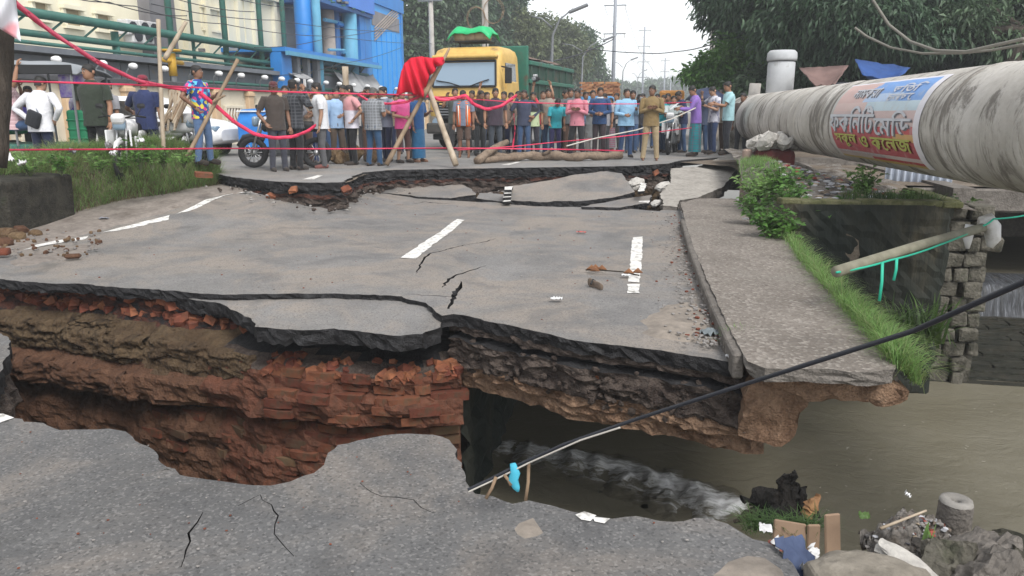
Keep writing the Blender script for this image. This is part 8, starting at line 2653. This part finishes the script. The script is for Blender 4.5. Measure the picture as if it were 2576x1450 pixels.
for i, (px, py, D, h, lab) in enumerate([(1965, 470, 10.6, .5, 'dark leafy shrub right below the red support block'), (2010, 470, 11.2, .4, 'leafy shrub at the edge of the rubbish, right of the red block'), (2060, 545, 9.55, .34, 'creeper draped over the middle of the canal wall top'), (1905, 470, 11.6, .4, 'bright shrub beside the tilted footway slab'), (1960, 590, 9.0, .4, 'leafy creeper where the grass strip meets the canal wall'), (2110, 560, 9.5, .3, 'rightmost creeper hanging on the canal wall face')]):
    p = Dp(px, py+25, D); weed(lab, (p.x, p.y, p.z-.05), h, 300, M['grass'] if i % 2 else M['leaf_bright'], .10, .4, 'shrub', 'shrub')
for i, (px, py, D, lab) in enumerate([(2400, 560, 10.1, 'weed growing out of the top of the stone pier'), (2350, 700, 9.9, 'fern hanging on the corner between the mossy wall and the pier')]):
    p = Dp(px, py, D); weed(lab, (p.x, p.y, p.z), .4, 220, M['grass_dark'], .09, .3, 'fern', 'fern')
# rubbish pieces on the bank
random.seed(77)
rub_c = [plain('rub_white', (.5, .5, .52), .7), plain('rub_red', (.32, .07, .055), .7), plain('rub_dark', (.07, .07, .08), .7), plain('rub_grey', (.25, .25, .26), .8), plain('rub_brown', (.14, .11, .085), .8), plain('rub_buff', (.35, .28, .2), .8)]
rub = [rock_mesh('scrap', c, i*2.1, 1, .5, (1, .8, .35), .2) for i, c in enumerate(rub_c)]
def bank_pt(): return (random.uniform(1.85, 3.3), random.uniform(9.9, 13.6))
scatter('rubbish', 'plastic and paper rubbish strewn over the bank', 420, bank_pt, (.03, .15), bank_z, rub+[rub[0], rub[3], rub[5]])
# ---------------------------------------------------------------- the near bank at the lower right
def place(o, px, py, D, sc, rot=(0, 0, 0)):
    o.location = Dp(px, py, D); o.scale = sc if isinstance(sc, tuple) else (sc, sc, sc); o.rotation_euler = rot
    return o
tag(place(link('boulder', rock_mesh('boulder', strata('boulder_grey', [(.12, .105, .085), (.19, .17, .14), (.25, .225, .19)], 4, 16, .7, .012), 4.2, 4, .12, (1.25, .8, .5), .03)), 2190, 1482, 2.62, .40, (.05, .1, .2)), 'big smooth grey boulder at the bottom edge right of the blue cloth', 'boulder')
tag(place(link('plaster_slab', rock_mesh('plaster_slab', M['conc_light'], 7.7, 3, .3, (1.6, .5, .32), .1)), 2300, 1428, 2.72, .20, (.1, .35, -.55)), 'long whitish broken plaster chunk lying across the near bank', 'rubble')
for i, (px, py, D, s_, lab) in enumerate([(2390, 1445, 2.72, .24, 'knobbly grey rubble lump left of centre at the bottom right'), (2470, 1420, 2.76, .28, 'larger knobbly grey lump below the round pile'), (2550, 1452, 2.72, .30, 'knobbly grey lump at the bottom right corner'), (2480, 1475, 2.6, .26, 'lowest rubble lump at the bottom right edge'), (2560, 1405, 2.86, .22, 'grey lump highest at the right edge of the bank'), (2345, 1392, 2.88, .15, 'small lump at the foot of the round pile')]):
    tag(place(link('rubble_lump', rock_mesh('rubble_lump', M['conc_dark'] if i % 2 else M['stone'], i*3.1+.5, 4, .5, (1.1, .9, .75), .22)), px, py, D, s_, (random.random(), random.random(), random.random()*6)), lab, 'rubble', 'rubble lumps on the near bank')
# hollow concrete pile
pp = Dp(2408, 1252, 3.05)
ple = empty('concrete_pile', (pp.x, pp.y, pp.z-.42), 'round dark concrete pile with a hole in its top on the near bank', 'pile')
m = MB(); rows = []
NP = 26
for r_, z_ in ((.064, 0), (.066, .1), (.063, .2), (.065, .3), (.064, .40), (.060, .412), (.045, .416), (.024, .41), (.017, .40), (.016, .33), (.004, .32)):
    rows.append([((r_+.004*noise.noise(Vector((math.cos(2*PI*k/NP)*3, math.sin(2*PI*k/NP)*3, z_*9))))*math.cos(2*PI*k/NP), (r_+.004*noise.noise(Vector((math.cos(2*PI*k/NP)*3, math.sin(2*PI*k/NP)*3, z_*9))))*math.sin(2*PI*k/NP), z_) for k in range(NP+1)])
m.grid(rows[:5], M['conc_dark']); m.grid(rows[4:], mk('pile_top', (.27, .255, .235), (.17, .16, .145), 12, .9, .2, 30, .7, .008)); m.build('shaft', ple, True)
# rubbish mound left of the pile
mm_ = MB(); P = []
c0 = Dp(2285, 1322, 2.98)
for i in range(45):
    row = []
    for k in range(41):
        u, t = i/44*2-1, k/40*2-1
        r2 = u*u+t*t
        row.append((c0.x+u*.17+.03, c0.y+t*.15, c0.z-.14+.16*max(0, 1-r2)**.7+.06*noise.fractal(Vector((u*4, t*4, 2)), .8, 2., 4)))
    P.append(row)
mm_.grid(P, M['rubbish_ground']); tag(mm_.build('rubbish_heap', None, True), 'low heap of muddy rubbish left of the round concrete pile', 'heap')
scatter('rubbish', 'bits of plastic, shell and stone in the heap by the pile', 170, lambda: (c0.x+.05+random.gauss(0, .08), c0.y+random.gauss(0, .07)), (.008, .035), lambda x, y: c0.z-.13+.16*max(0, 1-((x-c0.x-.05)/.2)**2-((y-c0.y)/.16)**2), rub+[rub[3], rub[5]]+CHIP)
stick('twig', 'pale twig lying on the rubbish heap by the pile', Dp(2215, 1330, 2.9), Dp(2330, 1285, 2.95), .006, .004, M['bamboo_pale'], 'twig')
w_ = empty('reed_clump', Dp(2335, 1370, 2.85), 'single green blade sprouting at the foot of the round pile', 'plant')
blades('blade', None, [(random.gauss(0, .008), 0, 0) for _ in range(5)], (.06, .11), .016, M['grass'], .3, w_)
# black driftwood in the current
dw = empty('driftwood', Dp(1975, 1290, 3.6), 'black jagged piece of drifted wreckage standing out of the muddy water', 'driftwood')
def dpt(px, py, D): return Dp(px, py, D)-dw.location
def rough(m, pts, rad, mat, amp=.03, seg=7, n=11):
    """a splintered limb: resampled tube with a torn surface"""
    Q = []; r_ = []
    for a in range(len(pts)-1):
        for k in range(seg):
            t = k/seg; Q.append(pts[a].lerp(pts[a+1], t)); r_.append(rad[a]+(rad[a+1]-rad[a])*t)
    Q.append(pts[-1]); r_.append(rad[-1])
    Q = [q+Vector((noise.noise(q*16), noise.noise(q*16+Vector((3, 0, 0))), noise.noise(q*16+Vector((0, 3, 0)))))*amp*.9 for q in Q]
    b = len(m.v)
    m.tube(Q, [x*(1+.35*noise.noise(Vector((i_*.9, x*40, 1)))) for i_, x in enumerate(r_)], mat, n)
    for k in range(b, len(m.v)):
        v = Vector(m.v[k]); m.v[k] = tuple(v+Vector((noise.noise(v*30), noise.noise(v*30+Vector((5, 0, 0))), noise.noise(v*30+Vector((0, 5, 0)))))*amp)
WW = M['wood_wet']
m = MB()
rough(m, [dpt(1925, 1302, 3.6), dpt(1952, 1262, 3.55), dpt(1972, 1228, 3.55), dpt(1968, 1205, 3.55)], [.07, .05, .03, .016], WW)
rough(m, [dpt(2035, 1312, 3.55), dpt(2005, 1265, 3.55), dpt(1984, 1222, 3.55), dpt(1996, 1188, 3.55)], [.06, .045, .024, .006], WW)
rough(m, [dpt(1968, 1210, 3.55), dpt(1985, 1200, 3.54), dpt(2002, 1186, 3.55)], [.018, .014, .003], WW, .015)
rough(m, [dpt(1920, 1304, 3.52), dpt(1970, 1288, 3.5), dpt(2020, 1302, 3.52)], [.04, .055, .04], WW)
m.build('trunk', dw)
for (pts, rad) in [([(1868, 1256), (1905, 1252), (1948, 1258), (1990, 1280)], [.012, .036, .05, .05]), ([(1880, 1270), (1915, 1268), (1955, 1275)], [.008, .022, .03]), ([(2008, 1262), (2022, 1240), (2028, 1222)], [.026, .014, .003]), ([(1935, 1262), (1925, 1246), (1912, 1236)], [.02, .012, .003])]:
    m = MB(); rough(m, [dpt(x, y, 3.54) for x, y in pts], rad, WW, .022); m.build('limb', dw)
m = MB(); rough(m, [dpt(2030, 1305, 3.5), dpt(2042, 1274, 3.5), dpt(2058, 1244, 3.5)], [.03, .036, .006], mk('split_wood', (.3, .17, .08), (.16, .085, .045), 9, .9, .2, 22, .8, .01), .015); m.build('split_wood', dw)
m = MB(); rough(m, [dpt(1845, 1312, 3.6), dpt(1900, 1290, 3.55), dpt(1950, 1286, 3.5)], [.012, .026, .022], M['bark'], .015); m.build('root', dw)
# tangled grass lying over boards
blades('grass', 'flattened grass washed against the boards by the driftwood', [tuple(Dp(random.uniform(1880, 2060), random.uniform(1312, 1335), 3.25)+Vector((0, 0, -.01))) for _ in range(520)], (.03, .09), .004, M['grass_dark'], 1.6)
bx = [(2012, 1345, 2070, 1400), ]
def board(label, px, py, D, d, rz, rx, mat):
    m = MB(); m.bevbox((0, 0, 0), d, .006, mat, 1); o = m.build('board'); place(o, px, py, D, 1.0, (rx, 0, rz)); tag(o, label, 'board', 'boards on the near bank'); return o
bdm = mk('wet_board', (.30, .21, .145), (.2, .135, .09), 5, .8, .25, 16, .5, .008, sc3=(1, 1, .35))
board('upright tan board standing right of the others by the driftwood', 2094, 1352, 3.12, (.072, .014, .20), .35, -.2, bdm)
board('wide tan board behind the blue cloth', 1985, 1352, 3.15, (.13, .014, .13), -.15, -.45, bdm)
board('middle tan board left of the upright one', 2045, 1362, 3.13, (.055, .014, .15), .2, -.1, bdm)
o = MB(); crumple(.13, .17, .05, mk('denim_cloth', (.075, .10, .175), (.045, .06, .11), 8, .85, .2, 60, .4, .004), 41)(o); o = o.build('cloth', None, True); place(o, 1998, 1412, 2.78, 1.0, (.7, .1, .5)); tag(o, 'crumpled dark blue cloth on the edge of the near road', 'cloth')
for i, (px, py, D, s_, mt, lab) in enumerate([(1925, 1332, 3.0, .05, 'white_dirty', 'white plastic cup beside the flattened grass'), (1950, 1372, 2.9, .06, 'white_dirty', 'white scrap left of the blue cloth'), (2040, 1395, 2.85, .06, 'white_dirty', 'white scrap right of the blue cloth'), (2070, 1425, 2.75, .07, 'white_dirty', 'torn white paper at the boulder edge'), (2030, 1440, 2.7, .05, 'white_dirty', 'white scrap lowest beside the blue cloth'), (2172, 1300, 3.0, .04, 'grass', 'pale green leaf stuck to the rubbish heap'), (2280, 1248, 3.0, .03, 'white_paint', 'small white plastic on the heap beside the round pile')]):
    m = MB(); crumple(s_, s_*.7, s_*.5, M[mt], i+50)(m); o = m.build('plastic_scrap', None, True); place(o, px, py, D, 1.0, (.6, 0, random.random()*3)); tag(o, lab, 'litter')
for i, (px, py, D, s_, mt, lab) in enumerate([(1955, 1378, 2.95, .075, 'cloth_red', 'faded red rag left of the blue cloth')]):
    m = MB(); crumple(s_, s_*.6, s_*.4, mk('faded_red', (.4, .16, .12), (.3, .11, .09), 8, .8), i+90)(m); o = m.build('rag', None, True); place(o, px, py, D, 1.0, (.6, 0, .3)); tag(o, lab, 'rag')

def river_pt():
    while True:
        p = U(random.uniform(2060, 2570), random.uniform(1000, 1330), -1.89)
        if random.random() < .8: return (p.x, p.y)
scatter('foam_flecks', 'small pale flecks of froth drifting on the river', 46, river_pt, (.012, .05), lambda x, y: -1.905, [rock_mesh('fleck', mk('froth', (.34, .32, .27), (.26, .245, .2), 9, .7), 2, 1, .3, (1, .35, .1))])
# ---------------------------------------------------------------- damp air
HZ = bpy.data.materials.new('haze'); HZ.use_nodes = True
hn = HZ.node_tree; hn.nodes.remove(hn.nodes['Principled BSDF'])
pv = hn.nodes.new('ShaderNodeVolumePrincipled')
pv.inputs['Color'].default_value = (.93, .97, 1.0, 1)
pv.inputs['Density'].default_value = .0018
hn.links.new(pv.outputs[0], hn.nodes['Material Output'].inputs['Volume'])
hz = one('haze', lambda m: m.box((0, 460, 14.0), (1300, 960, 34.5), HZ))
tag(hz, 'pale humid haze over the street', None, None, 'stuff')
bpy.context.view_layer.update()
